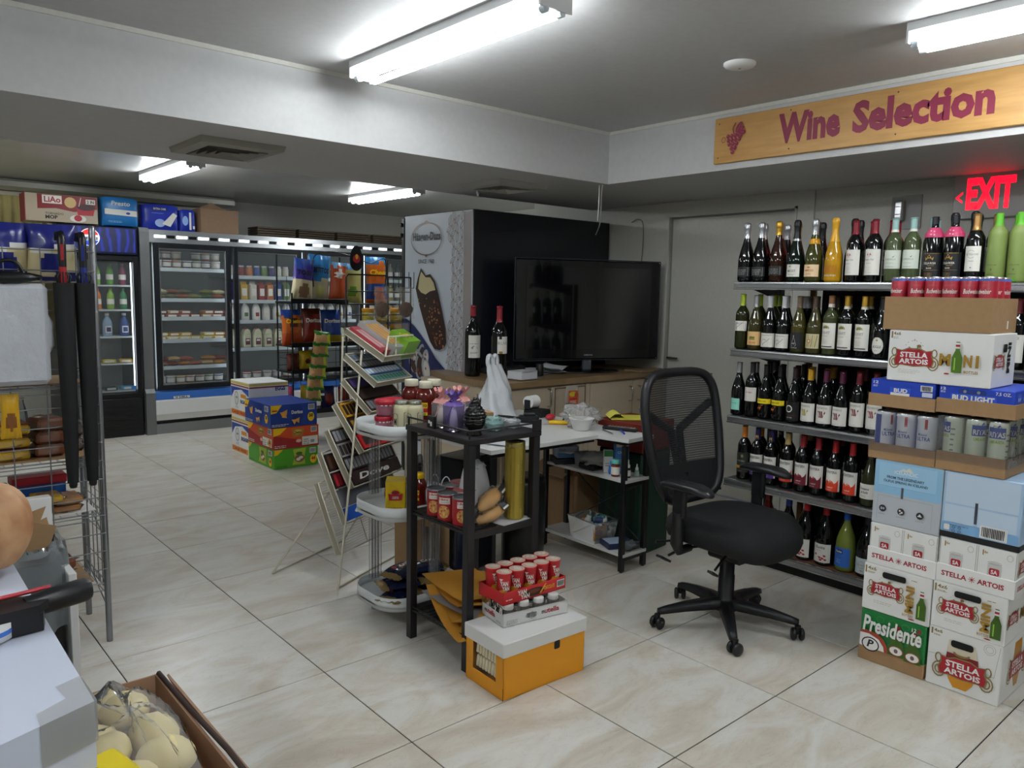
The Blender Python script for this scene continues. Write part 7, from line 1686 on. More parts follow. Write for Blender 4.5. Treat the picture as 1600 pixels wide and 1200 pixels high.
def a_grn(p, w, H, f):
    p.poly([(.002, H - .002), (.002, H * .70), (.03, H * .74), (.08, H - .002)], YEL); P = [(w * .40, H * .14), (w * .46, H * .5), (w * .42, H * .92), (w * .72, H * .96), (w * .68, H * .5), (w * .70, H * .12)]
    p.poly(P, mt('#a8b53a')).ell(w * .57, H * .45, .045, .035, mt('#8a5a3a'), 14).ell(w * .54, H * .40, .02, .014, wl, 8).ell(w * .60, H * .48, .02, .012, wl, 8).ell(w * .56, H * .70, .03, .014, mt('#2a6a1c'), 10).lines(.02, .012, w * .3, .03, 2, mt('#2a5a1c'), .4)
    p.bars(w * .80, H * .66, w * .94, H * .92).ell(w * .88, H * .34, .030, .036, YEL, 16).text('44', w * .88 - .018, H * .28, w * .88 + .018, H * .48, R_, .05)
snack('green snack carton at the bottom of the snack stack', 0, .164, mt('#4a9a22', .4), None, a_grn)
snack('red and orange snack carton in the middle of the snack stack', .1655, .344, mt('#c8481c', .4), None, a_red, .405, .51, 2.627, 5.957)
snack('dark blue snack carton on top of the snack stack', .3455, .535, mt('#1c3a8a', .4), None, a_dor, .41, .52, 2.61, 5.96)
for i, (z0, z1, l) in enumerate(((0, .333, 'lower white egg carton behind the snack stack'), (.3345, .66, 'upper white egg carton behind the snack stack'))):
    t = T('egg_carton', l, 'box', (2.655, 6.495, z0)); H = z1 - z0; dd = .41
    G().bbox(0, 0, 0, .36, dd, H, boxw, .003).ob('carton', t)
    for nm, w, mp in (('front_print', .36, FY(0, 0, 0)), ('side_print', dd, flat((0, dd, 0), (0, -1, 0), (0, 0, 1)))):
        p = Pr(); p.rect(.002, H - .03, w - .002, H - .008, mt('#d9c46a')).rect(.002, H - .048, w - .002, H - .036, mt('#9a2a2a'))
        if nm[0] == 's': p.poly([(.01, H * .50), (.01, H * .82), (w * .98, H * .82), (w * .98, H * .62), (w * .6, H * .78), (w * .2, H * .72)], mt('#2a4aa0')).ell(w * .32, H * .52, .045, .06, wl, 14).ring(w * .32, H * .52, .045, .06, .005, mt('#2a4aa0'), 16).line([(w * .30, H * .32), (w * .28, H * .24)], .006, mt('#2a4aa0')).line([(w * .36, H * .32), (w * .38, H * .24)], .006, mt('#2a4aa0')).ell(w * .30, H * .54, .008, .01, INK, 6).ell(w * .36, H * .54, .008, .01, INK, 6).rect(w * .56, H * .56, w * .84, H * .66, mt('#e0902a')).text('EGGS', w * .54, H * .40, w * .92, H * .50, mt('#1c2a6a'), .05).rect(.012, H * .06, w * .9, H * .20, mt('#e0902a')).text('CAGE FREE', .03, H * .09, w * .8, H * .17, R_, .04)
        else: p.text('EGGS', w * .66, H * .76, w * .92, H * .88, mt('#1c2a6a'), .05)
        p.build(nm, t, mp)
# ============================================================ wire rack at the left
wr = mt('#8e9094', .3, metal=.8)
t = T('wire_rack', 'tall chrome wire shelving rack at the left with bakery goods', 'rack', (0, 0, 0))
RX0, RX1, RY0, RY1 = -.42, .785, 3.44, 3.79
for x, y in ((RX1, RY0), (RX1, RY1), (RX0, RY0), (RX0, RY1)):
    G().lathe([(0, 0), (.012, 0), (.0125, .01), (.0125, 1.70), (.010, 1.715), (0, 1.716)], wr, 12, c=(x, y, 0)).ob('post', t)
LV = [1.49, 1.085, .785, .555, .255]
for z in LV:
    g = G()
    for y in (RY0, RY1): g.tube([(RX0, y, z), (RX1, y, z)], .0035, wr, 5).tube([(RX0, y, z - .03), (RX1, y, z - .03)], .003, wr, 5)
    for x in (RX0, RX1):
        g.tube([(x, RY0, z), (x, RY1, z)], .0035, wr, 5).tube([(x, RY0, z - .03), (x, RY1, z - .03)], .003, wr, 5)
        for k in range(1, 6): g.tube([(x, RY0 + k * .058, z - .03), (x, RY0 + k * .058, z)], .002, wr, 4)
    for k in range(20): x = RX0 + .03 + k * .06; g.tube([(x, RY0, z + .003), (x, RY1, z + .003)], .002, wr, 4)
    g.ob('wire_shelf', t)
g = G()
for k in range(10): x = RX0 + .06 + k * .12; g.tube([(x, RY0 - .014, .30), (x, RY0 - .014, 1.62)], .0025, wr, 5)
for k in range(18): z = .32 + k * .076; g.tube([(RX0, RY0 - .018, z), (RX1 + .0, RY0 - .018, z)], .0025, wr, 5)
g.ob('front_grid', t)
g = G()
for k in range(1, 5): y = RY0 + k * .07; g.tube([(RX1, y, .22), (RX1, y, 1.64)], .0025, wr, 5)
for k in range(12): z = .20 + k * .13; g.tube([(RX1, RY0, z), (RX1, RY1, z)], .0025, wr, 5)
for z0 in (.26, .56, .79): g.tube([(RX1, RY0, z0 - .12), (RX1, RY1, z0)], .003, wr, 5)
g.ob('side_grid', t)
Y_ = 3.61
# cardboard liners lying on the wires
for z, x0, x1, m, l in ((1.0925, -.30, .74, CARD, 'brown cardboard liner on the upper middle level of the wire rack'), (.7925, -.30, .76, CARD, 'brown cardboard liner under the yellow cakes on the wire rack'), (.5625, .30, .76, PAPER, 'white board liner under the flat brown packets on the wire rack'), (.2625, .40, .74, CARD, 'torn brown cardboard liner on the lowest level of the wire rack')):
    thing1(G().bbox(x0, 3.46, 0, x1, 3.77, .005, m, .001), 'shelf_liner', l, 'cardboard', (0, 0, z))
# crisps on top
tb = mt('#1c2374', .3, coat=.3); tcl = mt('#c9bd94', .35)
def bag3(w, h, d, col, seed=0, n=14, k=12):
    """a standing pillow bag with sealed, crimped ends"""
    g = G()
    def f(u, v, s):
        e = max(0, math.sin(PI * v)) ** .5 * max(0, math.sin(PI * u)) ** .45; q = noise.noise(V((u * 4 + seed * 1.7, v * 4, s * 2)))
        return V(((u - .5) * w * (1 - .10 * math.sin(PI * v) - .10 * v), -s * d / 2 * e * (1 + .4 * q) + .005 * math.sin(u * 30 + seed) * (1 - e), v * h))
    g.grid(lambda u, v: f(u, v, 1), n, k, None, mfn=col); g.grid(lambda u, v: f(1 - u, v, -1), n, k, None, mfn=lambda u, v: col(1 - u, v)); return g
def colf(bands, mid=None, box=None):
    """bands: (v limit, material) from the bottom; box: coloured window (u0,v0,u1,v1,m)"""
    def f(u, v):
        for b in (box or []):
            if ((u - (b[0] + b[2]) / 2) / (b[2] - b[0]) * 2) ** 2 + ((v - (b[1] + b[3]) / 2) / (b[3] - b[1]) * 2) ** 2 < 1: return b[4]
        for l, m in bands:
            if v + .03 * math.sin(u * 6) < l: return m
        return bands[-1][1]
    return f
def snackbag(label, loc, w, h, d, col, txt=None, tm=wl, rz=0, tilt=0, group=None, tz=.66, seed=0, roll=0):
    t = T('snack_bag', label, 'bag', loc, rot=(tilt, roll, rz), group=group)
    bag3(w, h, d, col, seed).ob('bag_body', t)
    if txt:
        p = Pr(); p.text(txt, -w * .34, h * (tz - .06), w * .34, h * (tz + .06), tm, .04, .1)
        p.build('bag_print', t, lambda x, y, o: V((x, -d / 2 * (max(.02, math.sin(PI * y / h)) ** .5) * (max(.05, math.cos(PI * x / w)) ** .45) * 1.22 - .004 - o, y)), .0)
    return t
tc = colf([(.12, tb), (.55, tcl), (.62, mt('#d8d8d4')), (1, tb)], None, [(.25, .15, .75, .5, tb)])
for i, (x, y, z, rz) in enumerate(((.50, 3.56, 1.497, .1), (.66, 3.54, 1.497, -.2), (.32, 3.58, 1.497, .2), (.58, 3.66, 1.50, 0))):
    snackbag('blue and cream tortilla crisp bag on the rack top, %s' % ('left of the umbrella handles', 'behind the umbrella handles', 'at the picture edge', 'rearmost')[i], (x, y, z), .19, .22, .09, tc, None, rz=rz, tilt=.1, group='crisp bags on top of the wire rack', seed=i)
# umbrellas
for i, (x, m, l) in enumerate(((.665, mt('#a02028', .35), 'black folded umbrella with a red strip on its hooked handle'), (.735, mt('#1c2a7a', .35), 'black folded umbrella with a blue strip on its hooked handle'))):
    t = T('umbrella', l, 'umbrella', (x, 3.375, .69), rot=(0, 0, -.2), group='folded umbrellas hanging on the wire rack'); bk_ = mt('#0a0b0e', .7, n=.2)
    def um(u, v):
        a = 2 * PI * u; r = (.018 + .017 * v ** .8) * (1 + .10 * math.cos(a * 4 + v * 2)); return (r * math.cos(a) - .018 * v * 0, r * math.sin(a) * .8, .02 + .78 * v)
    G().grid(um, 28, 10, bk_).ob('canopy', t); G().lathe([(0, 0), (.012, 0), (.015, .01), (.015, .14)], BLACK, 12).ob('tip_sleeve', t)
    g = G()
    for k in range(8): a = k * PI / 4; g.tube([(.020 * math.cos(a), .018 * math.sin(a), .80), (.026 * math.cos(a), .022 * math.sin(a), .825), (.012 * math.cos(a), .012 * math.sin(a), .84)], .003, BLACK, 5)
    g.ob('rib_tips', t); G().lathe([(.013, .80), (.013, .87)], m, 12).ob('strip_collar', t)
    G().tube([(0, 0, .86), (0, 0, .93), (0, .002, .965), (-.004, .012, .985), (-.012, .03, .985), (-.016, .036, .96)], [.013, .0145, .0145, .014, .013, .011], BLACK, 12).ob('hook_handle', t)
    G().bbox(-.005, -.0165, .885, .005, -.0135, .945, m, .001).ob('strip', t)
thing1(G().ell((0, 0, .195), .29, .030, .19, mt('#b9bdc4', .28, bump=.7, sc=22), 24, 14, .06, 5, 3).bbox(-.29, -.022, .005, .27, .022, .385, mt('#b9bdc4', .28, bump=.7, sc=22), .018), 'wrapped_parcel', 'big white flat parcel in crinkled plastic leaning on the wire rack', 'parcel', (.34, 3.385, 1.10))
thing1(G().ell((0, 0, .02), .11, .03, .022, BLACK, 16, 8, .3).tube(bezr([(-.08, 0, .03), (-.03, 0, .075), (.02, 0, .078), (.05, 0, .03)], 5), .008, BLACK, 6), 'black_strap_bag', 'black strap bag handle lying on top of the white parcel', 'bag', (.49, 3.385, 1.487))
# bakery goods
bwn = mt('#7a3f22', .5, n=.3, sc=25); ycake = mt('#c8a01c', .5, n=.15); film2 = clear('#fff8ec', .10, .08, gl=.15, bump=.4); tan_ = mt('#a8743c', .6, n=.3)
def packed(name, label, loc, sz, m, m2=None, rz=0, group=None):
    t = T(name, label, 'packaged food', loc, rz, group); w, d, h = sz
    G().bbox(-w / 2, -d / 2, 0, w / 2, d / 2, h, m, min(w, d, h) * .22).ob('food', t)
    if m2: G().bbox(-w / 2 + .004, -d / 2 + .004, h, w / 2 - .004, d / 2 - .004, h + .008, m2, .003).ob('food_top', t)
    G().ell((0, 0, h / 2), w * .62, d * .66, h * .72, film2, 16, 9, .35, 3, w * 99).ob('clear_wrap', t); return t
for k in range(3): packed('cake_slab', '%s yellow cake slab from the bottom in its wrapped pile' % nth(k), (.455, 3.56, .799 + k * .050), (.18, .14, .036), ycake, bwn, .04 * k, 'yellow cake slabs on the wire rack')
for k in range(3): packed('sponge_roll', '%s brown cake roll from the bottom beside the yellow cakes' % nth(k), (.615, 3.56, .799 + k * .052), (.105, .12, .048), bwn, None, .1 * k, 'brown cake rolls on the wire rack')
for k in range(2): packed('cookie_pack', '%s pack of dark biscuits behind the umbrella tips' % ('lower', 'upper')[k], (.715, 3.60, .799 + k * .062), (.07, .10, .055), mt('#3a2a24', .5), None, 0)
for k, (x, z, m, l) in enumerate(((.47, .569, bwn, 'flat dark meat packet lying left on the white liner'), (.56, .569, mt('#4a2420', .5), 'flat dark red packet lying in the middle of the white liner'), (.66, .569, tan_, 'lower tan wafer packet under the umbrella tips'), (.67, .600, tan_, 'upper tan wafer packet under the umbrella tips'), (.60, .612, ycake, 'small yellow packet leaning on the dark meat packets'))): packed('food_packet', l, (x, 3.55, z), (.10, .14, .022), m)
snackbag('yellow plantain crisp bag hanging in front of the water bottles', (.475, 3.42, .90), .07, .17, .035, colf([(1, mt('#c89a1c', .3))], None, [(.2, .2, .8, .6, mt('#7a4a1c'))]), seed=8)
for k in range(2):
    t = T('water_bottle', '%s clear water bottle on the rack behind the crisp bag' % ('left', 'right')[k], 'bottle', (.515 + k * .038, 3.70, .80)); G().lathe([(0, 0), (.022, 0), (.024, .01), (.024, .12), (.020, .16), (.010, .20), (.010, .22)], clear('#a8c4d8', .3, .05, gl=.4), 14).ob('bottle_body', t); G().lathe([(.0115, .21), (.0115, .228), (0, .229)], whp, 10).ob('cap', t)
thing1(G().bbox(0, 0, 0, .19, .10, .09, mt('#1f5aa8', .4), .003).bbox(-.004, -.004, .09, .194, .104, .125, R_, .003), 'biscuit_box', 'blue box with red lid on the rack behind the packets', 'box', (.50, 3.64, .569))
thing1(G().bbox(0, 0, 0, .075, .06, .10, mt('#2a6a30', .4), .003).bbox(.01, -.002, .01, .065, 0, .05, whp, .0), 'green_carton', 'small green carton with white spots left of the blue box', 'box', (.415, 3.66, .569))
for k, (x, z, l) in enumerate(((.62, .268, 'brown packet low on the rack at the torn cardboard'), (.63, .315, 'upper brown packet low on the rack'))): packed('food_packet', l, (x, 3.58, z), (.12, .12, .038), bwn)
for x, w, h, l in ((.43, .06, .17, 'narrow white carton with blue frame beside the bin'), (.53, .11, .17, 'white carton with torn brown patch beside the bin')):
    t = carton('white_carton', l, 'box', (x, 3.40, .36), (w, .05, h), whp, 0)
    if w > .1: p = Pr(); p.poly([(.01, h * .3), (.10, h * .25), (.09, h * .55), (.07, h * .5), (.09, h * .8), (.04, h * .72), (.01, h * .7)], CARD); p.build('torn_patch', t, FY(-w / 2, -.025, 0))
    t.location = (x, 3.385, .5)
thing1(G().box(.36, 3.345, .0, .60, 3.42, .498, mt('#3a3c40', .5)), 'low_crate', 'dark crate standing before the wire rack under the white cartons', 'crate')
# ============================================================ bin, white counter, squash, tape gun
t = T('waste_bin', 'black waste bin with clear plastic liner beside the white counter', 'bin', (.385, 2.66, 0))
G().prism([(-.10, -.11), (.075, -.11), (.075, .11), (-.10, .11)], 0, .67, mt('#111215', .35)).ob('bin_body', t)
ln = clear('#a9b2b6', .42, .15, gl=.12, bump=.3)
def lnf(u, v):
    a = 2 * PI * u; k = 1 + .05 * math.sin(a * 7 + v * 5) + .03 * math.sin(a * 13); r = (.155, .150, .135, .125, .13)[min(int(v * 4 + 1e-6), 4)]
    return (-.012 + r * .86 * k * math.copysign(abs(math.cos(a)) ** .7, math.cos(a)), r * .98 * k * math.copysign(abs(math.sin(a)) ** .7, math.sin(a)), (.47, .57, .67, .725, .70)[min(int(v * 4 + 1e-6), 4)] + .008 * math.sin(a * 5))
G().grid(lnf, 44, 4, ln).ob('bin_liner', t)
thing1(G().obox((0, 0, 0), (.10, .004, .14), CARD, Matrix.Rotation(.3, 4, 'Y')), 'cardboard_scrap', 'piece of brown cardboard sticking out of the waste bin', 'cardboard', (.41, 2.70, .69), -.3)
thing1(G().bbox(0, 0, 0, .022, .10, .64, whp, .002), 'white_board', 'narrow white board standing on edge right of the waste bin', 'board', (.468, 2.50, 0))
cw = mt('#c2c8d8', .4)
t = T('white_counter', 'white laminate counter at the lower left corner with taped edge', 'counter', (.243, 1.168, 0), 0)
G().prism([(0, 0), (-.12, -.044), (-1.0, -.37), (-1.0, 1.35), (.012, 1.35)], .80, .90, cw).ob('counter_top', t)
G().prism([(-.03, .02), (-.98, -.33), (-.98, 1.33), (-.03, 1.33)], 0, .799, mt('#8d909a', .5)).ob('counter_body', t)
tp = clear('#c9c4a8', .22, .15, gl=.2)
G().add([(.002, .09, .9015), (-.035, .075, .9015), (-.03, .03, .9015), (-.07, .01, .9015), (-.072, -.0275, .9015), (.003, -.001, .9015), (.003, -.001, .84), (.003, .09, .84), (-.072, -.0285, .84)], [(0, 1, 2, 5), (2, 3, 4, 5), (0, 5, 6, 7), (5, 4, 8, 6)], tp).ob('edge_tape', t)
# squash
sq = noise_mat('squash_skin', '#94603a', '#c39a72', 14, .6, .3)
def sqf(u, v):
    a = 2 * PI * u; th = PI * v; rb2 = 1 + .07 * abs(math.sin(a * 5)) ** .7; r = math.sin(th) ** .8 * .092 * rb2; return (r * math.cos(a), r * math.sin(a), .098 - .098 * math.cos(PI - th) * (1 - .12 * math.exp(-(th / .5) ** 2)) if False else .098 + .098 * math.cos(th) * (1 - .15 * math.exp(-(min(th, PI - th) / .5) ** 2)))
t = T('squash', 'large ribbed orange-brown squash at the far end of the white counter', 'squash', (.185, 1.83, .902), rot=(.0, .0, .3))
G().grid(sqf, 60, 22, sq).ob('squash_skin', t); G().tube([(0, 0, .18), (.004, 0, .20), (.014, 0, .215)], [.014, .010, .009], mt('#7a6a3a', .8, n=.2), 8).ob('stem', t)
# tape gun
t = T('tape_gun', 'black tape gun with thick round handle lying on the white counter', 'tape dispenser', (.17, 1.50, .902), .12)
G().prism([(-.10, -.035), (.055, -.04), (.075, -.02), (.075, .012), (-.02, .05), (-.10, .05)], .030, .045, BLACK).prism([(-.10, -.035), (.06, -.04), (.07, -.012), (-.10, .0)], .0, .030, BLACK).ob('frame', t)
G().tube([(.045, .0, .032), (.075, .0, .034), (.14, .0, .038), (.148, .0, .038)], [.017, .021, .0215, .018], BLACK, 16).ob('grip_handle', t)
G().tube([(-.01, .018, .052), (.09, .018, .052)], .004, mt('#b0303a', .35), 6).ob('red_strip', t)
G().lathe([(.018, 0), (.042, 0), (.042, .026), (.018, .026)], whp, 28, c=(-.02, -.012, .002)).lathe([(.0424, .009), (.0424, .017)], mt('#3a6ac0', .4), 28, c=(-.02, -.012, .002)).ob('tape_roll', t)
thing1(G().grid(lambda u, v: ((.03 + .10 * u ** .8), .004 * math.sin(u * 5) + (v - .5) * .012, .004 - .11 * u ** 2.4 + .01 * math.sin(u * 6)), 14, 2, whp), 'plastic_strap', 'loose white plastic strap curling over the counter edge', 'strap', (.155, 1.475, .905))
# goods in the box at the lower left
ch_ = mt('#d4c48e', .55, n=.08); t = T('cardboard_box', 'brown cardboard carton with dark rim in the lower left corner', 'box', (.366, 1.46, 0), 0); bc2 = mt('#a88468', .8, n=.08)
g = G().box(-.11, -.36, 0, .13, -.356, .62, bc2).box(-.11, .30, 0, .13, .304, .62, bc2).box(-.11, -.356, 0, -.106, .30, .62, bc2).box(.124, -.356, 0, .13, .30, .62, bc2).box(-.106, -.356, 0, .124, .30, .40, bc2); g.ob('box_wall', t)
G().obox((.155, -.02, .60), (.05, .60, .005), bc2, Matrix.Rotation(1.15, 4, 'Y')).ob('flap', t); G().tube([(.134, -.35, .622), (.136, -.1, .63), (.134, .10, .622), (.132, .30, .622)], .006, mt('#3a2a24', .8), 6).ob('dark_rim', t)
p = Pr(); p.ring(0, 0, .045, .018, .005, INK, 4, PI / 4, PI * 2.25); p.build('hand_hole', t, flat((.1195, .12, .585), (0, 1, 0), (0, 0, 1)))
for k, (x, y, z) in enumerate(((.385, 1.70, .655), (.315, 1.66, .63), (.385, 1.595, .69), (.312, 1.555, .66), (.315, 1.45, .69), (.41, 1.49, .68), (.40, 1.385, .69), (.33, 1.34, .69), (.41, 1.28, .66))):
    tag(G().ell((0, 0, 0), .052, .042, .036, ch_, 16, 10, .08, 2, k).ob('bread_bun', None, (x, y, z - .045), (0, .2, k)), '%s pale round bun in the clear bag, counted from the far end' % nth(k), 'bun', 'pale buns in the clear bag')
def bgf(u, v):
    a = 2 * PI * u; th = PI * v * .5; k = 1 + .10 * noise.noise(V((math.cos(a) * 2, math.sin(a) * 2, v * 3))) * .5 + .02 * math.sin(a * 9 + v * 6)
    return (.363 + .108 * math.sin(th) * k * math.cos(a), 1.47 + .285 * math.sin(th) * k * math.sin(a), .708 - .13 * (1 - math.cos(th)) + .012 * math.sin(a * 7 + v * 9))
bt = G().grid(bgf, 44, 14, clear('#ffffff', .16, .12, gl=.04, bump=.2)).ob('bun_bag'); tag(bt, 'big clear crinkled plastic bag holding the pale buns', 'bag')
thing1(G().bbox(-.07, -.05, 0, .07, .05, .10, mt('#d9c21c', .4), .01).box(-.02, -.052, .02, .02, -.0505, .08, whp), 'yellow_packet', 'yellow packet wedged under the counter edge beside the bun bag', 'packet', (.225, 1.17, .69), .2)
# ============================================================ black crisp rack
t = T('crisp_rack', 'black wire crisp rack with tilted shelves and a round topper', 'rack', (3.21, 6.83, 0)); rw = 1.23
for x, y in ((0, .30), (.67, .30), (rw, .30), (0, -.02), (rw, -.02)): G().tube([(x, y, 0), (x, y, 1.44 if y < .1 else 1.80)], .008, blk, 6).ob('post', t)
for z, x1_ in ((1.372, .56), (.963, .67), (.717, .67), (.325, .78)):
    G().bbox(-.03, -.06, z - .03, x1_, .28, z - .012, blk, .004).bbox(-.03, -.066, z - .03, x1_, -.06, z + .015, blk, .002).ob('shelf_tray', t)
g = G()
for k in range(9): g.tube([(0, -.02, .30 + k * .13), (0, .30, .30 + k * .13)], .003, blk, 5).tube([(rw, -.02, .30 + k * .13), (rw, .30, .30 + k * .13)], .003, blk, 5)
for k in range(8): g.tube([(0, .30, .5 + k * .12), (rw, .30, .5 + k * .12)], .003, blk, 5).tube([(.1 + k * .13, .30, .3), (.1 + k * .13, .30, 1.6)], .003, blk, 5)
g.ob('wire_back', t)
G().tube(bezr([(.28, .1, 1.5), (.28, .1, 1.77), (.45, .1, 1.84), (.69, .1, 1.81), (.90, .1, 1.75), (1.08, .1, 1.79), (1.08, .1, 1.5)], 5), .005, blk, 6).ob('topper_wire', t)
G().prism([(.07 * math.cos(a) * (1 - .18 * math.sin(a)), .125 * math.sin(a)) for a in [2 * PI * k / 20 for k in range(20)]], -.006, .006, BLACK, fr=((.74, .09, 1.79), (1, 0, 0), (0, 0, 1), (0, -1, 0))).ob('topper_disc', t)
p = Pr(); p.ell(0, -.005, .042, .042, R_, 16).ell(.002, .015, .016, .026, mt('#e0a02a'), 10); p.build('topper_emblem', t, FY(.74, .083, 1.79))
pur = mt('#3a2a8a', .3, coat=.2); cyb = mt('#2a7ab8', .3, coat=.2); crc = mt('#c9bd98', .35); orr = mt('#b84a1c', .3, coat=.2); lym = mt('#c8c67a', .35); grc = mt('#6a9a2a', .35); lbl = mt('#6aa0cc', .35); ogc = mt('#c8641c', .3, coat=.2); dkb = mt('#2a4a9a', .3); brn = mt('#5a2418', .3, coat=.2); redc = mt('#8a2418', .3, coat=.2); yw = mt('#c8a81c', .3, coat=.2)
CB = [('purple tortilla crisp bag at the left of the top row', 3.00, .20, .36, colf([(.50, crc), (.8, pur), (1, dkb)], None, [(.3, .08, .8, .4, mt('#8a6a4a'))]), 'TOST', INK), ('light blue tortilla crisp bag in the top row', 3.16, .22, .40, colf([(.45, crc), (1, cyb)], None, [(.35, .1, .7, .35, lym)]), 'OSTITOS', INK),
 ('orange-red crisp bag in the top row', 3.34, .17, .34, colf([(.9, orr), (1, lbl)], None, [(.3, .6, .75, .8, wl)]), '7', wl), ('green and yellow lime crisp bag in the top row', 3.50, .20, .35, colf([(.86, lym), (1, lbl)], None, [(.2, .15, .7, .42, grc)]), None, wl), ('orange puff crisp bag at the right of the top row', 3.74, .22, .42, colf([(.10, ogc), (.42, dkb), (.86, ogc), (1, cyb)], None, [(.3, .10, .8, .35, orr)]), 'Chee', YEL)]
for i, (l, x, w, h, c, tx, tm_) in enumerate(CB): snackbag(l, ((x - 2.86) * 1.12 + 3.21, 6.94 + .03 * (i % 2), 1.363 if i < 3 else 1.345), w * 1.12, h * 1.12, .09, c, tx, tm_, rz=-.1, tilt=-.08, group='crisp bags on the top row of the black rack', seed=i + 20, roll=(.12, .10, .08, .05, .0)[i])
thing1(G().bbox(-.23, -.08, 0, .36, .12, .012, blk, .002), 'rack_tray', 'black tray board under the right crisp bags', 'tray', (4.03, 6.95, 1.330))
for i, (l, x, z, w, h, c, tx, tm_) in enumerate((('orange crisp bag with blue corners on the second shelf', 2.90, 1.012, .21, .30, colf([(.35, orr), (.8, ogc), (1, dkb)], None, [(.25, .5, .75, .75, brn)]), 'Cheetos', YEL), ('dark red crisp bag on the second shelf', 3.08, 1.012, .20, .31, colf([(.8, redc), (1, brn)]), 'Doritos', wl), ('blue and yellow crisp bag on the second shelf', 3.26, 1.012, .21, .30, colf([(.25, yw), (1, dkb)]), 'Doritos', wl),
   ('small brown snack bag at the left of the third shelf', 2.90, .792, .13, .15, colf([(1, brn)]), None, wl), ('yellow snack bag on the third shelf', 3.02, .792, .14, .17, colf([(1, yw)], None, [(.3, .3, .7, .6, brn)]), None, wl), ('pale green snack bag on the third shelf', 3.16, .792, .13, .17, colf([(1, lym)], None, [(.3, .2, .7, .6, yw)]), None, wl), ('pink snack bag at the left of the lowest shelf', 2.86, .442, .11, .22, colf([(.4, yw), (1, mt('#c0486a', .3))]), None, wl), ('yellow snack bag on the lowest shelf', 3.04, .442, .16, .22, colf([(1, yw)], None, [(.2, .2, .8, .7, mt('#a8822a'))]), None, wl), ('dark snack bag at the right of the lowest shelf', 3.22, .442, .15, .20, colf([(1, mt('#2a2a5a', .3))], None, [(.2, .2, .8, .7, redc)]), None, wl), ('red snack bag at the far right of the lowest shelf', 3.38, .442, .13, .19, colf([(1, redc)]), None, wl))):
    snackbag(l, ((x - 2.86) * 1.12 + 3.21, 6.89, z * 1.12 - .185), w * 1.12, h * 1.12, .09, c, tx, tm_, rz=.1 - .1 * (i % 3), tilt=-.12, group='crisp bags on the lower shelves of the black rack', seed=i + 40)
for i in range(3):
    for j in range(2):
        t = T('dip_jar', '%s yellow-lidded dip jar in the %s row of the crisp rack' % (nth(i), ('lower', 'upper')[j]), 'jar', (3.98 + i * .162, 6.75, .995 + j * .165), group='yellow-lidded dip jars'); bnd = mt('#15171c', .4)
        G().lathe([(0, 0), (.055, 0), (.060, .01), (.060, .115), (0, .118)], mt('#a88a2a', .3), 18).lathe([(.0608, .02), (.0608, .10)], bnd if j == 0 else mt('#c8b04a', .4), 16).ob('jar_body', t); G().lathe([(.062, .112), (.062, .135), (.058, .14), (0, .14)], mt('#d9961c', .4), 18).ob('jar_lid', t)
        p = Pr(6); p.ell(0, .076, .030, .018, wl, 12).ring(0, .085, .055, .045, .016, mt('#d9d22a'), 12, PI * 1.15, PI * 1.85).rect(-.04, .022, .0, .032, wl); p.build('jar_print', t, wrap(.061), .001)
thing1(G().bbox(0, 0, 0, .46, .16, .012, blk, .002), 'rack_tray', 'black tray under the yellow-lidded dip jars', 'tray', (3.90, 6.66, .982))
# hanging strip of nut bags
nutc = mt('#b58a5a', .5, n=.35, sc=40); gre = mt('#2f7a2a', .35, coat=.2)
thing1(G().tube([(0, 0, 0), (-.03, .0, -.62)], .004, whp, 5).bbox(-.05, -.01, -.62, .02, .01, -.60, whp, .002), 'clip_strip', 'thin white clip strip holding the green nut packets', 'strip', (3.43, 6.66, 1.10))
for k in range(6): snackbag('%s green and brown nut packet from the top of the hanging strip' % nth(k), (3.42 - .018 * k, 6.63, .96 - k * .104), .18, .135, .035, colf([(.15, gre), (.72, nutc), (1, gre)], None, [(.75, .2, 1.1, .8, mt('#b5c42a'))]), rz=-.15 + .1 * (k % 3), tilt=-.35, group='nut packets on the clip strip', seed=k + 60, roll=.15)
# hook stand with clear nut bags
t = T('hook_stand', 'black wire hook stand with clear nut bags behind the candy rack', 'stand', (2.77, 5.0, 0))
g = G().tube([(.0, 0, .95), (0, 0, 1.57), (.02, 0, 1.59), (.33, 0, 1.59), (.35, 0, 1.57), (.35, 0, 1.25)], .006, blk, 6)
for z in (1.47, 1.30, 1.12, .97): g.tube([(0, 0, z), (.55, 0, z)], .004, blk, 5)
for x in (.35, .55): g.tube([(x, 0, 0), (x, 0, 1.58)], .006, blk, 6)
g.tube([(.35, 0, 1.58), (.55, 0, 1.58)], .006, blk, 6).tube([(0, 0, .95), (0, 0, 0)], .006, blk, 6)
for k in range(5): g.tube([(.36 + k * .045, -.002, 1.50), (.36 + k * .045, -.06, 1.50), (.36 + k * .045, -.06, 1.62)], .003, blk, 5)
g.ob('wire_frame', t); G().bbox(-.02, -.12, 0, .58, .12, .012, blk, .003).ob('foot_plate', t)
for i, (x, z) in enumerate(((.27, 1.27), (.48, 1.27), (.44, 1.0))):
    t = T('nut_bag', ('clear bag of nuts hanging left on the hook stand', 'clear bag of nuts hanging right on the hook stand', 'clear bag of nuts hanging low on the hook stand')[i], 'bag', (2.77 + x, 4.95, z), group='clear nut bags on the hook stand')
    bag3(.15, .24, .05, lambda u, v: film2, i + 70).ob('bag_film', t); G().ell((0, 0, .07), .058, .018, .055, mt('#5a3a22', .6, n=.5, sc=90), 14, 9, .3).ob('nuts', t)
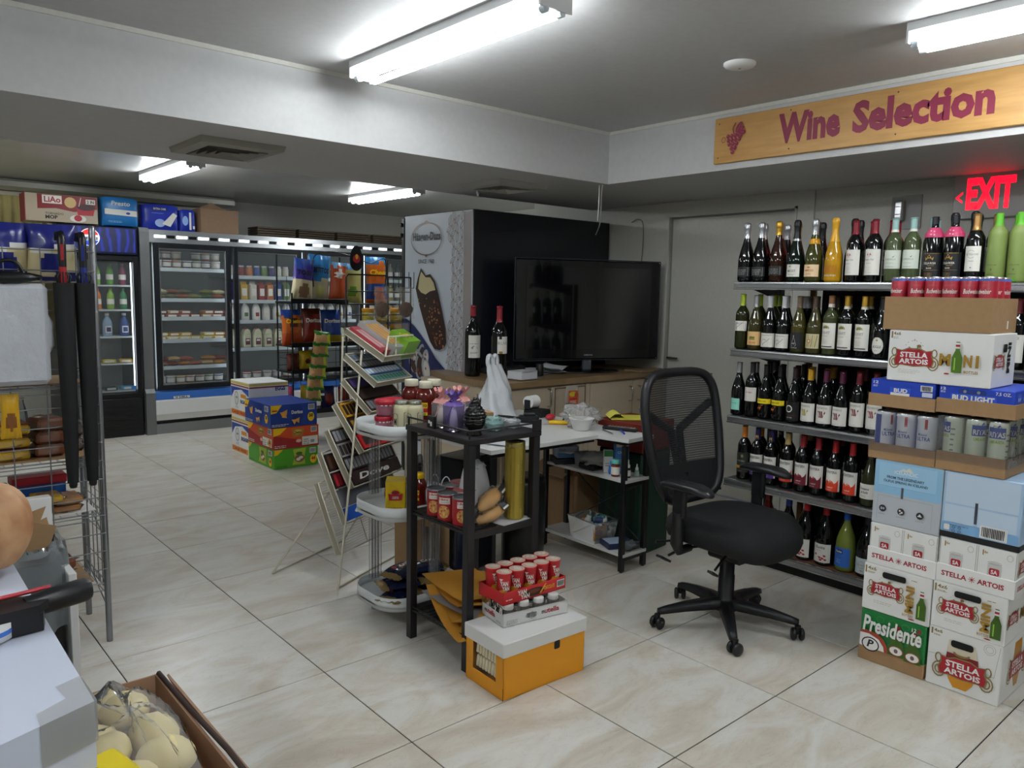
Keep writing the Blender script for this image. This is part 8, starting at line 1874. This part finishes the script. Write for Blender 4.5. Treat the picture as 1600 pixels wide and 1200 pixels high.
# ============================================================ candy rack
cx_ = mt('#c9c3b0', .4); A25 = math.radians(25); U = V((math.cos(A25), math.sin(A25), 0)); N_ = V((math.sin(A25), -math.cos(A25), 0))
t = T('candy_rack', 'cream wire candy rack with seven slanted trays left of the white shelf', 'rack', (0, 0, 0))
TR = [(V((2.121, 3.45, 1.117)), .24, .137, .30), (V((2.071, 3.45, .987)), .195, .137, .34), (V((2.033, 3.45, .841)), .17, .160, .36), (V((1.983, 3.45, .646)), .17, .238, .42), (V((1.923, 3.45, .471)), .155, .283, .46), (V((1.882, 3.45, .290)), .155, .352, .52), (V((1.844, 3.45, .140)), .135, .353, .56)]
def tray_pt(k, u, v, o=0):
    F0, dn, dz, w = TR[k]; s = V((0, 0, dz)) - N_ * dn; nn = U.cross(s).normalized(); return F0 + U * (w * u) + s * v + nn * o
for k in range(7):
    g = G(); P = [tray_pt(k, 0, 0, .03), tray_pt(k, 1, 0, .03), tray_pt(k, 1, 1, .03), tray_pt(k, 0, 1, .03)]
    g.tube(P, .0045, cx_, 6, closed=True); 
    for a, b in (((0, 0), (0, 1)), ((1, 0), (1, 1)), ((0, 0), (1, 0))):
        q = [tray_pt(k, a[0], a[1], 0), tray_pt(k, b[0], b[1], 0), tray_pt(k, b[0], b[1], .03), tray_pt(k, a[0], a[1], .03)]; g.add(q, [(0, 1, 2, 3), (3, 2, 1, 0)], cx_)
    nw = 30 if k == 6 else 10
    for j in range(nw + 1): g.tube([tray_pt(k, 0, j / nw, 0), tray_pt(k, 1, j / nw, 0)], .0016, cx_, 4)
    for j in (0, .5, 1): g.tube([tray_pt(k, j, 0, -.002), tray_pt(k, j, 1, -.002)], .003, cx_, 5)
    g.ob('wire_tray', t)
q = tray_pt(0, 0, 0, .03); g = G()
g.tube([q, q + V((0, 0, .10)) + U * .03, q + V((0, 0, .10)) + U * .27, q + U * .30], .0055, cx_, 6)
for k in range(1, 3): g.tube([q + U * (.1 * k), q + U * (.1 * k) + V((0, 0, .10))], .005, cx_, 6)
g.ob('front_loop', t)
F1 = V((1.813, 3.368, .006)); w6 = .62; K_ = tray_pt(3, 0, .1, -.02)
for nm, a, b, c in (('leg', F1, V((1.93, 3.44, .60)), tray_pt(0, 0, .5, -.02)), ('leg', F1 + U * w6, V((1.93, 3.44, .60)) + U * .52, tray_pt(0, 1, .5, -.02)), ('leg', F1 - N_ * .42, V((1.95, 3.60, .5)), tray_pt(0, 0, 1, -.02)), ('leg', F1 + U * w6 - N_ * .42, V((1.95, 3.60, .5)) + U * .5, tray_pt(0, 1, 1, -.02))): G().tube([a, b, c], .006, cx_, 6).ob(nm, t)
G().tube([F1, F1 + U * w6], .005, cx_, 6).tube([F1 - N_ * .42, F1 + U * w6 - N_ * .42], .005, cx_, 6).ob('floor_bar', t)
dbr = mt('#2e211b', .5); slv = mt('#8a8d92', .35); gy = mt('#6f7178', .45)
def cbox(k, u0, u1, v0, v1, h, m, lab, m2=None, txt=None, tm=wl, nm='candy_box'):
    g = G(); a = [tray_pt(k, u, v, o) for o in (.004, h) for (u, v) in ((u0, v0), (u1, v0), (u1, v1), (u0, v1))]
    g.add(a, [(3, 2, 1, 0), (4, 5, 6, 7), (0, 1, 5, 4), (1, 2, 6, 5), (2, 3, 7, 6), (3, 0, 4, 7)], m)
    base = a[0].copy(); g.v = [tuple(V(x) - base) for x in g.v]
    o = T(nm, lab, 'candy box', base, group='candy boxes on the cream candy rack'); g.ob('box_body', o)
    w = (a[5] - a[4]).length; hh = (a[7] - a[4]).length; mp = flat(a[4] - base, a[5] - a[4], a[7] - a[4]); p = Pr()
    if m2:
        for q in range(max(2, int(w / .03))): p.rect(.004 + q * .03, hh * .12, .028 + q * .03, hh * .86, m2)
    if txt: p.text(txt, w * .12, hh * .25, w * .75, hh * .75, tm, .03, .2)
    if not m2 and not txt: p.rect(w * .05, hh * .2, w * .95, hh * .8, dbr)
    p.build('box_print', o, mp)
cbox(0, .02, .25, .1, .95, .05, mt('#a8404a', .4), 'dark pink candy carton at the left of the top tray', mt('#c8a0a0'))
cbox(0, .28, .78, .05, 1.0, .075, clear('#e8e8ea', .4, .06, gl=.3), 'clear plastic box of orange biscuits on the top tray', mt('#c8944a'))
cbox(0, .55, .97, .0, .45, .11, grc, 'bright green candy carton at the front of the top tray', None, 'Oops', YEL)
for j in range(4): cbox(1, .03, .97, .04 + .24 * j, .24 + .24 * j, .03, (slv, mt('#4a7aa8', .4), dbr, slv)[j], '%s gum carton from the front on the second tray' % nth(j), (mt('#2a6a5a'), mt('#c8d0d8'), gy, mt('#4a5a6a'))[j])
for j in range(3): cbox(2, .03, .97, .04 + .32 * j, .32 + .32 * j, .035, dbr, '%s dark chocolate carton from the front on the third tray' % nth(j), (gy, dbr, mt('#3a2a6a'))[j])
for j, (m, m2) in enumerate(((mt('#b01c22', .4), dbr), (dbr, mt('#a8782a')), (mt('#c8922a', .4), dbr))): cbox(3, .03, .97, .04 + .32 * j, .32 + .32 * j, .04, m, '%s chocolate carton from the front on the fourth tray' % nth(j), m2 if j else None, None)
cbox(4, .02, .98, .03, .24, .04, mt('#2a1a18', .4), 'brown chocolate carton with white script at the front of the fifth tray', None, 'Dove', wl)
for j in range(3): cbox(4, .02, .98, .26 + .245 * j, .49 + .245 * j, .035, (dbr, slv, dbr)[j], '%s chocolate carton behind the script carton, fifth tray' % nth(j), (slv, dbr, slv)[j])
cbox(5, .02, .98, .03, .20, .05, mt('#1f4fa8', .4), 'blue chocolate egg carton at the front of the sixth tray', None, 'Cadbury', wl)
cbox(5, .02, .98, .21, .46, .02, gy, 'grey lilac backing card of the sixth tray', gy)
cbox(5, .02, .98, .48, .70, .04, dbr, 'dark carton with red packs on the sixth tray', R_); cbox(5, .02, .98, .72, .96, .04, dbr, 'dark carton with brown packs at the back of the sixth tray', mt('#5a3a2a'))
